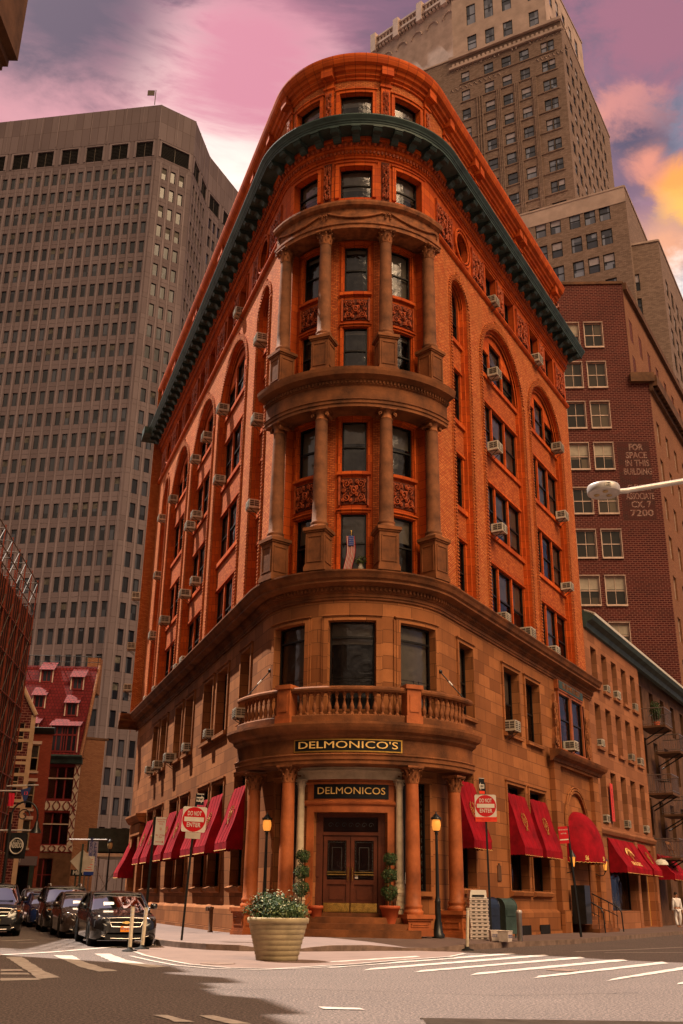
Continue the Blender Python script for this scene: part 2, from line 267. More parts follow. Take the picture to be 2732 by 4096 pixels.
# ------------------------------------------------------------------ mesh builder
def link(o,parent=None):
    sc.collection.objects.link(o)
    if parent is not None: o.parent=parent
    return o
class MB:
    def __init__(s): s.v=[];s.f=[];s.m=[];s.uv=[];s.sm=[]
    def face(s,pts,mi=0,uv=None,smooth=False):
        i=len(s.v); s.v+= [tuple(p) for p in pts]; s.f.append(tuple(range(i,i+len(pts)))); s.m.append(mi); s.uv.append(uv); s.sm.append(smooth)
    def box(s,x0,x1,y0,y1,z0,z1,mi=0,T=None):
        T=T or (lambda p:p)
        P=[T((x,y,z)) for z in (z0,z1) for y in (y0,y1) for x in (x0,x1)]
        for q in ((0,2,3,1),(4,5,7,6),(0,1,5,4),(2,6,7,3),(0,4,6,2),(1,3,7,5)): s.face([P[i] for i in q],mi)
    def grid(s,rows,mi=0,smooth=False,closed=False,uvs=None):      # shared vertices
        n=len(rows[0]); base=len(s.v)
        for r in rows: s.v+=[tuple(p) for p in r]
        for i in range(len(rows)-1):
            for j in range(n if closed else n-1):
                k=(j+1)%n; s.f.append((base+i*n+j,base+i*n+k,base+(i+1)*n+k,base+(i+1)*n+j)); s.m.append(mi); s.sm.append(smooth)
                s.uv.append([uvs[i][j],uvs[i][k],uvs[i+1][k],uvs[i+1][j]] if uvs else None)
    def lathe(s,prof,c=(0,0,0),n=16,mi=0,smooth=True,a0=0,a1=2*PI):
        full=abs(a1-a0-2*PI)<1e-6; k=n if full else n+1
        rows=[[(c[0]+r*math.cos(a0+(a1-a0)*j/n),c[1]+r*math.sin(a0+(a1-a0)*j/n),c[2]+z) for j in range(k)] for r,z in prof]
        s.grid(rows,mi,smooth,full)
        if full:
            for rr in (rows[0],rows[-1]): s.face(rr,mi)
    def tube(s,pts,r,n=8,mi=0,smooth=True,r2=None,caps=True):
        pts=[Vector(p) for p in pts]; rows=[]; prev=None
        for i,p in enumerate(pts):
            d=(pts[min(i+1,len(pts)-1)]-pts[max(i-1,0)]); d=d.normalized() if d.length>1e-9 else Vector((0,0,1))
            if prev is None: a=d.orthogonal().normalized()
            else:
                a=prev-d*prev.dot(d); a=a.normalized() if a.length>1e-6 else d.orthogonal().normalized()
            prev=a; b=d.cross(a); rr=r if r2 is None else r+(r2-r)*i/max(1,len(pts)-1)
            rows.append([p+(a*math.cos(2*PI*j/n)+b*math.sin(2*PI*j/n))*rr for j in range(n)])
        s.grid(rows,mi,smooth,True)
        if caps: s.face(rows[0],mi); s.face(rows[-1],mi)
    def add(s,o,T=None,mi=None):
        b=len(s.v); s.v+=[tuple(T(p)) if T else p for p in o.v]; s.f+=[tuple(i+b for i in f) for f in o.f]; s.m+=[x if mi is None else mi for x in o.m]; s.uv+=o.uv; s.sm+=o.sm
    def mesh(s,name,mats):
        me=bpy.data.meshes.new(name); me.from_pydata(s.v,[],s.f)
        for m in mats: me.materials.append(MATS[m])
        me.polygons.foreach_set('material_index',s.m); me.polygons.foreach_set('use_smooth',s.sm)
        uvl=me.uv_layers.new(name='UVMap'); out=[]
        V=s.v
        for f,u in zip(s.f,s.uv):
            if u is not None:
                for q in u: out+=[q[0],q[1]]
                continue
            a,b,c=V[f[0]],V[f[1]],V[f[2]]; e1=(b[0]-a[0],b[1]-a[1],b[2]-a[2]); e2=(c[0]-a[0],c[1]-a[1],c[2]-a[2])
            nx=e1[1]*e2[2]-e1[2]*e2[1]; ny=e1[2]*e2[0]-e1[0]*e2[2]; nz=e1[0]*e2[1]-e1[1]*e2[0]
            l=math.hypot(nx,ny)
            if l<1e-12 or abs(nz)>3*l:
                for i in f: out+=[V[i][0],V[i][1]]
            else:
                tx,ty=-ny/l,nx/l
                if tx<-1e-6 or (abs(tx)<1e-6 and ty<0): tx,ty=-tx,-ty
                for i in f: out+=[V[i][0]*tx+V[i][1]*ty,V[i][2]]
        uvl.data.foreach_set('uv',out)
        return me
    def build(s,name,mats,parent=None,loc=None,rz=0):
        if isinstance(mats,str): mats=[mats]
        o=bpy.data.objects.new(name,s.mesh(name,mats)); link(o,parent)
        if loc: o.location=loc
        if rz: o.rotation_euler=(0,0,rz)
        return o
def tag(o,label=None,cat=None,group=None,kind=None):
    if label: o['label']=label
    if cat: o['category']=cat
    if group: o['group']=group
    if kind: o['kind']=kind
    return o
def root(name,label,cat,loc=(0,0,0),rz=0,group=None):
    o=bpy.data.objects.new(name,None); link(o); o.location=loc; o.rotation_euler=(0,0,rz); o.empty_display_size=.2
    return tag(o,label,cat,group)
def kids(o): return [c for c in bpy.data.objects if c.parent==o]
KC={}
def dup(src,loc=None,rz=None,label=None,group=None):
    def rec(o,par):
        c=o.copy(); sc.collection.objects.link(c); c.parent=par
        if o.name not in KC: KC[o.name]=kids(o)
        for k in KC[o.name]: rec(k,c)
        return c
    c=rec(src,None)
    if loc is not None: c.location=loc
    if rz is not None: c.rotation_euler=(0,0,rz)
    if label: c['label']=label
    if group: c['group']=group
    return c
TC={}
def text_mb(txt,size,ext=.004,bold=0,cond=1.0):
    key=(txt,size,ext,bold,cond)
    if key in TC: return TC[key]
    cu=bpy.data.curves.new('t','FONT'); cu.body=txt; cu.size=size; cu.align_x='CENTER'; cu.align_y='CENTER'; cu.extrude=ext; cu.offset=bold; cu.resolution_u=3
    ob=bpy.data.objects.new('t',cu); sc.collection.objects.link(ob); dg=bpy.context.evaluated_depsgraph_get(); dg.update()
    me=ob.evaluated_get(dg).to_mesh(); mb=MB()
    mb.v=[(v.co.x*cond,v.co.y,v.co.z) for v in me.vertices]; mb.f=[tuple(p.vertices) for p in me.polygons]; n=len(mb.f); mb.m=[0]*n; mb.uv=[None]*n; mb.sm=[False]*n
    ob.evaluated_get(dg).to_mesh_clear(); bpy.data.objects.remove(ob); bpy.data.curves.remove(cu); TC[key]=mb
    return mb
def flat_text(mb,txt,size,T,mi=0,bold=0,cond=1.0,ext=.003):
    mb.add(text_mb(txt,size,ext,bold,cond),T,mi)
# ------------------------------------------------------------------ facade plans (s = metres along the wall, z = height, off = metres outward)
AL,AR=-0.34071,0.51603
BIS=R(5.022); HALF=R(24.543); R0=3.57
uL=(math.sin(AL),math.cos(AL)); uR=(math.sin(AR),math.cos(AR))
_d=R0/math.sin(HALF); CC=(-.10+_d*math.sin(BIS),29.05+_d*math.cos(BIS)); _T=R0/math.tan(HALF)
TLp=(-.10+_T*uL[0],29.05+_T*uL[1]); TRp=(-.10+_T*uR[0],29.05+_T*uR[1]); S0=R0*(PI/2-HALF)
class MainPlan:
    curved=(-S0,S0); step=.22
    def pt(self,s,off=0):
        if s<-S0: d=-s-S0; return (TLp[0]+d*uL[0]-off*uL[1],TLp[1]+d*uL[1]+off*uL[0])
        if s>S0: d=s-S0; return (TRp[0]+d*uR[0]+off*uR[1],TRp[1]+d*uR[1]-off*uR[0])
        th=PI+BIS-s/R0; return (CC[0]+(R0+off)*math.sin(th),CC[1]+(R0+off)*math.cos(th))
    def ang(self,s):        # rotation so that local -y faces outward, local +x runs along +s
        a=self.pt(s-.01); b=self.pt(s+.01); return math.atan2(b[1]-a[1],b[0]-a[0])
class Line:
    curved=None; step=9e9
    def __init__(s,p,az,sgn=1): s.p=p; s.u=(math.sin(az),math.cos(az)); s.n=(s.u[1]*sgn,-s.u[0]*sgn)
    def pt(s,t,off=0): return (s.p[0]+t*s.u[0]+off*s.n[0],s.p[1]+t*s.u[1]+off*s.n[1])
    def ang(s,t=0): return math.atan2(s.u[1],s.u[0]) if s.n[0]*s.u[1]-s.n[1]*s.u[0]>0 else math.atan2(-s.u[1],-s.u[0])
MP=MainPlan()
def P3(plan,s,z,off=0):
    p=plan.pt(s,off); return (p[0],p[1],z)
def cuts(plan,a,b,extra=()):
    C={round(a,4),round(b,4)}|{round(e,4) for e in extra if a<e<b}
    if plan.curved:
        c0,c1=max(a,plan.curved[0]),min(b,plan.curved[1])
        if c1>c0:
            n=max(1,int(math.ceil((c1-c0)/plan.step))); C|={round(c0+(c1-c0)*i/n,4) for i in range(n+1)}
    return sorted(C)
def archz(o,s):
    a,b,c,d=o[:4]
    if len(o)<5 or not o[4]: return d
    r=(b-a)/2; x=abs(s-(a+b)/2); return d+math.sqrt(max(0,r*r-x*x))
def archcuts(o):
    if len(o)<5 or not o[4]: return [o[0],o[1]]
    r=(o[1]-o[0])/2; c=(o[0]+o[1])/2; return [c-r*math.cos(PI*i/16) for i in range(17)]
def fwall(mb,plan,s0,s1,z0,z1,ops=(),off=0,depth=.3,mw=0,mr=1,fl=None):
    ex=[e for o in ops for e in archcuts(o)]; C=cuts(plan,s0,s1,ex)
    C=[c for i,c in enumerate(C) if i==0 or c-C[i-1]>1e-3]
    for a,b in zip(C,C[1:]):
        m=(a+b)/2; bl=sorted([(o[2],archz(o,a),archz(o,b)) for o in ops if o[0]<m<o[1]])
        la=lb=z0
        for lo,ha,hb in bl+[(z1,z1,z1)]:
            if lo-min(la,lb)>1e-4 or lo-max(la,lb)>1e-4:
                mb.face([P3(plan,a,la,off),P3(plan,b,lb,off),P3(plan,b,lo,off),P3(plan,a,lo,off)],mw,[(a,la),(b,lb),(b,lo),(a,lo)])
            la,lb=ha,hb
    for o in ops:
        a,b,c,d=o[:4]; o2=off-depth
        for e in (a,b): mb.face([P3(plan,e,c,off),P3(plan,e,c,o2),P3(plan,e,d,o2),P3(plan,e,d,off)],mr,[(0,c),(depth,c),(depth,d),(0,d)])
        K=cuts(plan,a,b,archcuts(o))
        for p,q in zip(K,K[1:]):
            mb.face([P3(plan,p,c,off),P3(plan,q,c,off),P3(plan,q,c,o2),P3(plan,p,c,o2)],mr,[(p,0),(q,0),(q,depth),(p,depth)])
            mb.face([P3(plan,p,archz(o,p),off),P3(plan,q,archz(o,q),off),P3(plan,q,archz(o,q),o2),P3(plan,p,archz(o,p),o2)],mr,[(p,0),(q,0),(q,depth),(p,depth)])
def fbox(mb,plan,s0,s1,z0,z1,o0,o1,mi=0):
    K=cuts(plan,s0,s1)
    for a,b in zip(K,K[1:]):
        for (za,oa),(zb,ob) in (((z0,o1),(z1,o1)),((z1,o1),(z1,o0)),((z0,o0),(z0,o1)),((z1,o0),(z0,o0))):
            mb.face([P3(plan,a,za,oa),P3(plan,b,za,oa),P3(plan,b,zb,ob),P3(plan,a,zb,ob)],mi,[(a,za+oa),(b,za+oa),(b,zb+ob),(a,zb+ob)])
    for e in (s0,s1): mb.face([P3(plan,e,z0,o0),P3(plan,e,z0,o1),P3(plan,e,z1,o1),P3(plan,e,z1,o0)],mi,[(o0,z0),(o1,z0),(o1,z1),(o0,z1)])
def fsweep(mb,plan,s0,s1,prof,mi=0,caps=True):
    K=cuts(plan,s0,s1); L=[0]
    for p,q in zip(prof,prof[1:]): L.append(L[-1]+math.hypot(q[0]-p[0],q[1]-p[1]))
    for a,b in zip(K,K[1:]):
        for i in range(len(prof)-1):
            (oa,za),(ob,zb)=prof[i],prof[i+1]
            mb.face([P3(plan,a,za,oa),P3(plan,b,za,oa),P3(plan,b,zb,ob),P3(plan,a,zb,ob)],mi,[(a,L[i]),(b,L[i]),(b,L[i+1]),(a,L[i+1])])
    if caps:
        for e in (s0,s1): mb.face([P3(plan,e,z,o) for o,z in prof],mi,[(o,z) for o,z in prof])
def onp(plan,s,z,off):      # maps local (x along s, y up, z outward) onto the facade
    return lambda p:P3(plan,s+p[0],z+p[1],off+p[2])
def frame_moulding(mb,plan,a,b,c,d,w=.14,o0=0,o1=.06,mi=0,sill=True):
    fbox(mb,plan,a-w,a,c,d,o0,o1,mi); fbox(mb,plan,b,b+w,c,d,o0,o1,mi); fbox(mb,plan,a-w,b+w,d,d+w,o0,o1,mi)
    fbox(mb,plan,a-w*1.35,b+w*1.35,d+w,d+w+.05,o0,o1+.05,mi)
    if sill: fbox(mb,plan,a-w,b+w,c-.14,c,o0,o1+.08,mi)
rw=random.Random(3)
def fwindow(plan,a,b,c,d,off,parent,arch=False,rail=.5,fm='dark_frame',blind=None,bar=.055,muntin=False,back='room_dark',label=None):
    f=MB(); o=(a,b,c,d,arch); o1=off+.05
    if arch:
        K=archcuts(o)
        for p,q in zip(K,K[1:]):
            zi=lambda s:archz((a+bar,b-bar,c,d,True),min(max(s,a+bar),b-bar)) if a+bar<s<b-bar else d
            f.face([P3(plan,p,archz(o,p),o1),P3(plan,q,archz(o,q),o1),P3(plan,min(max(q,a+bar),b-bar),zi(q),o1),P3(plan,min(max(p,a+bar),b-bar),zi(p),o1)])
        fbox(f,plan,a,a+bar,c,d,off-.02,o1); fbox(f,plan,b-bar,b,c,d,off-.02,o1)
    else:
        fbox(f,plan,a,a+bar,c,d,off-.02,o1); fbox(f,plan,b-bar,b,c,d,off-.02,o1); fbox(f,plan,a+bar,b-bar,d-bar,d,off-.02,o1)
    fbox(f,plan,a+bar,b-bar,c,c+bar,off-.02,o1)
    zr=c+(d-c)*rail
    if rail: fbox(f,plan,a+bar,b-bar,zr-.03,zr+.03,off-.02,o1+.01)
    if muntin:
        m=(a+b)/2; fbox(f,plan,m-.02,m+.02,c+bar,d-bar,off-.01,o1-.01)
        for z in ((c+zr)/2,(zr+d)/2): fbox(f,plan,a+bar,b-bar,z-.015,z+.015,off-.01,o1-.012)
    w=f.build('window',fm,parent)
    if label: w['label']=label
    g=MB(); K=cuts(plan,a+.01,b-.01,archcuts(o))
    for p,q in zip(K,K[1:]): g.face([P3(plan,p,c,off),P3(plan,q,c,off),P3(plan,q,archz(o,q),off),P3(plan,p,archz(o,p),off)])
    g.build('glass','window_glass',w)
    bl=MB(); zt=d-(d-c)*(rw.choice([0,.2,.35,.5,.5,.7,1]) if blind is None else blind)
    for p,q in zip(K,K[1:]):
        ap,aq=archz(o,p),archz(o,q); tp,tq=min(zt,ap),min(zt,aq)
        if zt>c+.01: bl.face([P3(plan,p,c,off-.30),P3(plan,q,c,off-.30),P3(plan,q,aq,off-.30),P3(plan,p,ap,off-.30)],0)
        if zt<d-.01 or arch: bl.face([P3(plan,p,tp,off-.09),P3(plan,q,tq,off-.09),P3(plan,q,aq,off-.09),P3(plan,p,ap,off-.09)],1)
    for e in (a,b): bl.face([P3(plan,e,c,off),P3(plan,e,c,off-.3),P3(plan,e,d,off-.3),P3(plan,e,d,off)],0)
    bl.build('blind',[back,'blind_beige'],w)
    return w
# ================================================================== the corner building
B=root('corner_building','wedge shaped orange brick and brownstone restaurant building with rounded columned corner and green cornice','building',(0,0,0))
SL,SR=-33.8,22.6
# bays: (s0,s1,wide)
BAYS=[(-31.2,-29.4,0),(-28.0,-22.8,1),(-21.45,-16.2,1),(-14.8,-9.5,1),(-7.55,-5.7,0),(5.75,7.55,0),(9.2,14.5,1),(15.7,20.8,1)]
DR=(-2.95,3.10)      # recess of the columned corner
ZC=12.05             # stone cornice top
def bay_open(a,b,w):
    r=(b-a)/2; crown=27.05 if w else 27.0
    return (a,b,ZC-.2,crown-r,True)
# --- brown stone storeys
gw=[(a,b,1.72,5.70) for a,b in ((-27.45,-25.5),(-24.9,-22.95),(-20.9,-18.95),(-18.2,-16.3),(-14.25,-12.2),(-11.55,-9.5),(-7.7,-6.0),(4.95,6.5),(10.0,12.05),(12.6,14.65))]
sw=[(a+.14,b-.14,7.72,10.42) for a,b in ((-27.6,-25.7),(-25.1,-23.2),(-21.15,-19.1),(-18.5,-16.4),(-14.4,-12.3),(-11.75,-9.6),(-7.7,-5.95),(5.3,6.95),(9.95,12.05),(12.6,14.7))]
fr=[(-3.15,-1.62,7.3,10.40),(-.74,.92,7.3,10.40),(1.80,3.42,7.3,10.40)]
side=[(-2.75,-1.62,1.6,5.0),(1.80,2.95,1.6,5.0)]; door=[(-1.12,1.30,.5,3.98)]
ends=[(-30.9,-29.0,.4,4.6)]
mb=MB()
fwall(mb,MP,SL,SR,0,ZC,gw+sw+fr+side+door+ends,0,.42,0,0)
mb.build('stone_wall',['brownstone'],B)
# closing walls behind (the back of the wedge) and roof
pl=P3(MP,SL,0); pr=P3(MP,SR,0)
mb=MB()
bk=[(pl[0]-1.15,pl[1]+7.2),(pr[0]-4,pr[1]+6)]
for (p,q) in ((pl,bk[0]),(bk[0],bk[1]),(bk[1],pr)): mb.face([(p[0],p[1],0),(q[0],q[1],0),(q[0],q[1],35),(p[0],p[1],35)])
roof=[P3(MP,s,34.9,-.05) for s in cuts(MP,SL,SR)]+[(bk[1][0],bk[1][1],34.9),(bk[0][0],bk[0][1],34.9)]
mb.face(roof)
mb.build('rear_wall','orange_brick',B)
# wing stepping out at the far end of the left front
WL=Line(P3(MP,SL,0)[:2],AL-PI/2,1); WL.n=(-uL[0],-uL[1])
WS=Line(P3(MP,SL,0,.62)[:2],R(-10.5),-1)
mb=MB(); fwall(mb,WL,0,.62,11.9,35.3,(),0,.1,0,0); fwall(mb,WS,0,7,11.9,35.3,(),0,.1,0,0); mb.build('wing_wall','orange_brick',B)
# plinth and string courses
mb=MB()
for a,b in ((SL,-3.2),(3.4,15.4),(22.3,SR)):
    fsweep(mb,MP,a,b,[(0,0),(.16,0),(.16,.95),(.12,1.0),(.0,1.08)])
    fsweep(mb,MP,a,b,[(0,0),(.20,0),(.20,.28),(0,.30)])
    mb.build('plinth','brownstone',B); mb=MB()
# stone window surrounds + sills
for (a,b,c,d) in gw:
    mb=MB(); frame_moulding(mb,MP,a+.0,b,c,d,.12,0,.05,0,False); fsweep(mb,MP,a-.16,b+.16,[(0,c-.22),(.16,c-.16),(.20,c-.04),(.02,c+.03)]); mb.build('window_surround','brownstone',B)
for (a,b,c,d) in sw: 
    mb=MB(); frame_moulding(mb,MP,a,b,c,d,.14,0,.07,0,True); mb.build('window_surround','brownstone',B)
for (a,b,c,d) in fr:
    mb=MB(); frame_moulding(mb,MP,a,b,c,d,.16,0,.08,0,True); fbox(mb,MP,a-.24,a-.16,c,d+.1,0,.05); fbox(mb,MP,b+.16,b+.24,c,d+.1,0,.05); mb.build('window_surround','brownstone',B)
for (a,b,c,d) in gw: fwindow(MP,a,b,c,d,-.34,B,rail=.6,blind=0)
for (a,b,c,d) in sw: fwindow(MP,a,b,c,d,-.34,B,rail=.5,muntin=False)
for i,(a,b,c,d) in enumerate(fr):
    w=fwindow(MP,a,b,c,d,-.25,B,rail=.82,blind=(1,.25,.9)[i],back='room_grey'); g=MB(); z0=7.95
    for k in range(5): fbox(g,MP,a+.06,b-.06,z0+.12*k,z0+.12*k+.015,-.17,-.155)
    for s in (a+.1,(a+b)/2-.12,(a+b)/2+.12,b-.1): fbox(g,MP,s-.01,s+.01,z0-.6,z0+.52,-.185,-.17)
    fbox(g,MP,a+.05,b-.05,8.0,8.06,-.22,-.18); g.build('window_guard','dark_frame',w)
def etched(parent,a,b,c,d,off):        # pale etched scrollwork on dark glass
    g=MB(); m=(a+b)/2; w=(b-a)/2
    for k in range(14):
        z=c+.15+(d-c-.3)*k/13
        for sg in (-1,1):
            T=onp(MP,m+sg*(w-.14),z,off); g.tube([T((sg*.0,-.07,0)),T((sg*-.05,0,0)),T((0,.07,0))],.012,4,0)
            T=onp(MP,m,z,off); r=.10+.07*math.sin(k*1.3); g.tube([T((sg*r*math.cos(t),.11*math.sin(t),0)) for t in [i*.55 for i in range(9)]],.011,4,0)
    fbox(g,MP,m-.01,m+.01,c+.2,d-.2,off,off+.01)
    T=onp(MP,m,c+(d-c)*.45,off); g.lathe([(0.0,0),(.13,.01)],(0,0,0),4,0)if False else None
    g.tube([T((.16*math.cos(t),.16*math.sin(t)+.05,0)) for t in [i*.5 for i in range(14)]],.03,5,0)
    g.build('etching','room_grey',parent)
for (a,b,c,d) in side:
    w=fwindow(MP,a,b,c,d,-.22,B,rail=0,blind=0); etched(w,a,b,c,d,-.19)
    mb=MB(); frame_moulding(mb,MP,a,b,c,d,.12,0,.07,0,True); mb.build('window_surround','brownstone',B)
# --- stone cornice with dentils
def cornice(name,s0,s1,z,prof,mat_,parent=B): mb=MB(); fsweep(mb,MP,s0,s1,[(o,z+h) for o,h in prof]); return mb.build(name,mat_,parent)
cornice('stone_cornice',SL-.62,SR+.35,0,[(0,11.15),(.06,11.15),(.06,11.24),(.10,11.24),(.10,11.36),(.16,11.38),(.16,11.42),(.20,11.42),(.20,11.56),(.30,11.60),(.52,11.66),(.52,11.74),(.60,11.80),(.66,11.92),(.72,12.0),(.72,12.05),(0,12.16)],'stone_trim')
mb=MB()
for e in (0,):
    fsweep(mb,WL,-.1,1.3,[(0,11.15),(.06,11.15),(.10,11.3),(.20,11.42),(.3,11.6),(.52,11.66),(.52,11.74),(.66,11.92),(.72,12.05),(0,12.16)])
    mb.build('wing_cornice',['stone_trim','green_copper'],B); mb=MB(); fsweep(mb,WL,-.1,1.5,[(0,31.0),(.4,31.2),(1.0,31.25),(1.1,31.4),(1.2,31.68),(0,31.8)],1); mb.build('wing_cornice',['stone_trim','green_copper'],B)
mb=MB(); s=SL
while s<SR: fbox(mb,MP,s,s+.075,11.44,11.55,.2,.27); s+=.15
mb.build('dentils','stone_trim',B)
# --- brick storeys
ops=[bay_open(*x) for x in BAYS]+[(DR[0],DR[1],ZC,18.55),(DR[0],DR[1],19.85,26.62)]
mb=MB(); fwall(mb,MP,SL,SR,ZC,28.02,ops,0,.32,0,1); mb.build('brick_wall',['orange_brick','terracotta'],B)
# dog-tooth brick rolls and voussoirs at the edges of the tall arched bays
mb=MB()
for x in BAYS:
    o=bay_open(*x); a,b,c,d=o[:4]; r=(b-a)/2; m=(a+b)/2; wd=.30 if x[2] else .24
    fbox(mb,MP,a-wd,a-.03,ZC,d,0,.045,0); fbox(mb,MP,b+.03,b+wd,ZC,d,0,.045,0)
    n=int((d-ZC)/.15)
    for k in range(n):
        z=ZC+.04+k*.15
        for e0,e1 in ((a-wd,a-.03),(b+.03,b+wd)): fbox(mb,MP,e0+.03,e1-.03,z,z+.07,.045,.085,0)
    n=int(PI*r/.13)
    for k in range(n):
        t0,t1=PI*k/n,PI*(k+.55)/n; ro=r+wd+(.16 if abs((t0+t1)/2-PI/2)<.28 else 0)
        q=[(m-(r+.03)*math.cos(t0),d+(r+.03)*math.sin(t0)),(m-ro*math.cos(t0),d+ro*math.sin(t0)),(m-ro*math.cos(t1),d+ro*math.sin(t1)),(m-(r+.03)*math.cos(t1),d+(r+.03)*math.sin(t1))]
        mb.face([P3(MP,s,z,.07) for s,z in q],0)
        for i in range(4):
            p,q2=q[i],q[(i+1)%4]; mb.face([P3(MP,p[0],p[1],.07),P3(MP,q2[0],q2[1],.07),P3(MP,q2[0],q2[1],0),P3(MP,p[0],p[1],0)],0)
mb.build('brick_roll','orange_brick',B)
# recessed bays
LEV=[(12.3,14.95),(16.35,18.75),(20.28,22.75),(24.2,0)]
for (a,b,w) in BAYS:
    r=(b-a)/2; m=(a+b)/2; d=27.03-r; off=-.32; e=.22 if w else .16
    # inner arch moulding ring (terracotta) + recess wall with its windows
    if w: ww=(b-a-2*e-.28)/3; cols=[(a+e+.0+i*(ww+.14),a+e+i*(ww+.14)+ww) for i in range(3)]
    else: cols=[(a+e+.08,b-e-.08)]
    wins=[]; ri=r-e
    for li,(z0,z1) in enumerate(LEV):
        for ci,(p,q) in enumerate(cols):
            if li<3: wins.append((p,q,z0,z1,False))
            elif not w: wins.append((p,q,z0,27.03-r+.0,True))
            elif ci==1: wins.append((p,q,z0,d+ri-.15 -(q-p)*.0-.30,False))
            else: wins.append((p,q,z0,d+ri*.50,False))
    mb=MB(); fwall(mb,MP,a-.05,b+.05,ZC-.1,27.1,wins,off,.16,0,0); 
    # vertical pilaster mouldings
    for p0,p1 in ((a,a+.09),(b-.09,b)): fbox(mb,MP,p0,p1,ZC,d,off,off+.16)
    n=16
    for k in range(n):
        t0,t1=PI*k/n,PI*(k+1)/n
        for (ra,rb,oo) in ((r-.11,r,off+.16),(ri-.02,r-.11,off+.09)):
            mb.face([P3(MP,m-rb*math.cos(t0),d+rb*math.sin(t0),oo),P3(MP,m-rb*math.cos(t1),d+rb*math.sin(t1),oo),P3(MP,m-ra*math.cos(t1),d+ra*math.sin(t1),oo),P3(MP,m-ra*math.cos(t0),d+ra*math.sin(t0),oo)])
    for (z0,z1) in LEV:      # sills and lintel mouldings
        fbox(mb,MP,a+.09,b-.09,z0-.2,z0,off,off+.12)
        if z1: fbox(mb,MP,a+.09,b-.09,z1+.02,z1+.12,off,off+.06)
    mb.build('bay_frame','terracotta',B)
    for (zt,zb) in ((14.95+.16,16.35-.22),(18.75+.16,20.28-.22),(22.75+.16,24.2-.22)):
        mb=MB(); fbox(mb,MP,a+e-.03,b-e+.03,zt,zb,off,off+.025); mb.build('spandrel','spandrel_brick',B)
    for o in wins: fwindow(MP,o[0],o[1],o[2],o[3],off-.13,B,arch=o[4],rail=.5,blind=rw.choice([.1,.45,.5,.8,1,1]),back=rw.choice(['room_dark','room_grey']))
# --- columned corner (drum)
SC=.08; dwin=[(SC-.52,SC+.52),(1.62,2.72),(-2.55,-1.45)]
dl=[(12.25,14.50),(16.15,18.25),(20.35,22.35),(23.95,26.15)]
ops=[(a,b,c,d) for a,b in dwin for c,d in dl]
mb=MB(); fwall(mb,MP,DR[0],DR[1],ZC,18.6,[o for o in ops if o[3]<19],-.32,.16,0,0); fwall(mb,MP,DR[0],DR[1],19.8,26.66,[o for o in ops if o[3]>19],-.32,.16,0,0)
mb.build('corner_wall','terracotta',B)
for a,b,c,d in ops:
    fwindow(MP,a,b,c,d,-.45,B,rail=.5,blind=rw.choice([.1,.4,.9]),back=rw.choice(['room_dark','room_grey']))
mb=MB()
for a,b in dwin:
    for c,d in dl:
        fbox(mb,MP,a-.13,a-.04,c,d,-.32,-.25); fbox(mb,MP,b+.04,b+.13,c,d,-.32,-.25); fbox(mb,MP,a-.13,b+.13,d+.03,d+.12,-.32,-.25); fbox(mb,MP,a-.17,b+.17,d+.12,d+.17,-.32,-.19)
    for c in (16.15,23.95): fbox(mb,MP,a-.17,b+.17,c-.13,c,-.32,-.19)
mb.build('corner_moulding','terracotta',B)
mb=MB(); fbox(mb,MP,DR[0],-1.28,0,0,0,0) if False else None
for s0,s1 in ((-1.28,-.70),(.86,1.42)): fbox(mb,MP,s0,s1,ZC,18.5,-.32,-.30); fbox(mb,MP,s0,s1,19.9,26.4,-.32,-.30)
mb.build('corner_brick','spandrel_brick',B)
# carved scroll relief
def scroll(w,h,seed=0,dense=1):
    g=MB(); rr=random.Random(seed)
    def spiral(cx,cy,r,turns,a0,sg,t=.022):
        pts=[]; n=int(turns*9)
        for i in range(n+1):
            f=i/n; a=a0+sg*f*turns*2*PI; q=r*(1-.85*f); pts.append((cx+q*math.cos(a),cy+q*math.sin(a),.02+.02*f))
        g.tube(pts,t,5,0,True,t*.6)
    for sx in (-1,1):
        for (fx,fy,r,a0,sg) in ((.28,.27,.17,-1.2,1),(.28,-.27,.17,1.2,-1),(.40,.02,.09,2.5,1),(.13,.38,.09,-.5,-1),(.13,-.38,.09,.5,1),(.42,.38,.07,3.6,1),(.42,-.38,.07,2.6,-1),(.12,.12,.08,1.0,1),(.12,-.14,.08,-1.0,-1)):
            s=min(w,h); spiral(sx*fx*w,fy*h,r*s,1.6,a0 if sx>0 else PI-a0,sg*sx,.020*s+.006)
        for k in range(int(26*dense)):
            x,y=sx*rr.uniform(.04,.47)*w,rr.uniform(-.46,.46)*h; a=rr.uniform(0,PI); l=.05*min(w,h)
            g.tube([(x-l*math.cos(a),y-l*math.sin(a),.01),(x,y,.045),(x+l*math.cos(a),y+l*math.sin(a),.01)],.014,4,0,True,.006)
    s=min(w,h); g.tube([(.10*s*math.cos(t*PI/8),.14*s*math.sin(t*PI/8),.05) for t in range(17)],.022*s+.004,5,0)
    g.lathe([(.001,.06),(.05*s,.05),(.075*s,.02)],(0,0,0),8,0)
    return g
SCR=scroll(1.1,1.0,1)
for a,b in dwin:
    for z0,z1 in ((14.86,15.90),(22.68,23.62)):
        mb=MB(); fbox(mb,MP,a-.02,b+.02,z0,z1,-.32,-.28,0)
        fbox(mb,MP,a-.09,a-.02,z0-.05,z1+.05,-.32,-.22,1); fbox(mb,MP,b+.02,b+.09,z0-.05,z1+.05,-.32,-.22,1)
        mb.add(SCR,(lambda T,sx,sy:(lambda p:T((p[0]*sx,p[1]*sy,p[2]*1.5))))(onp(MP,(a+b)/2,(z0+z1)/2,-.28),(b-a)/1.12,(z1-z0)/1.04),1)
        mb.build('carved_panel',['panel_ground','carved_terracotta'],B)
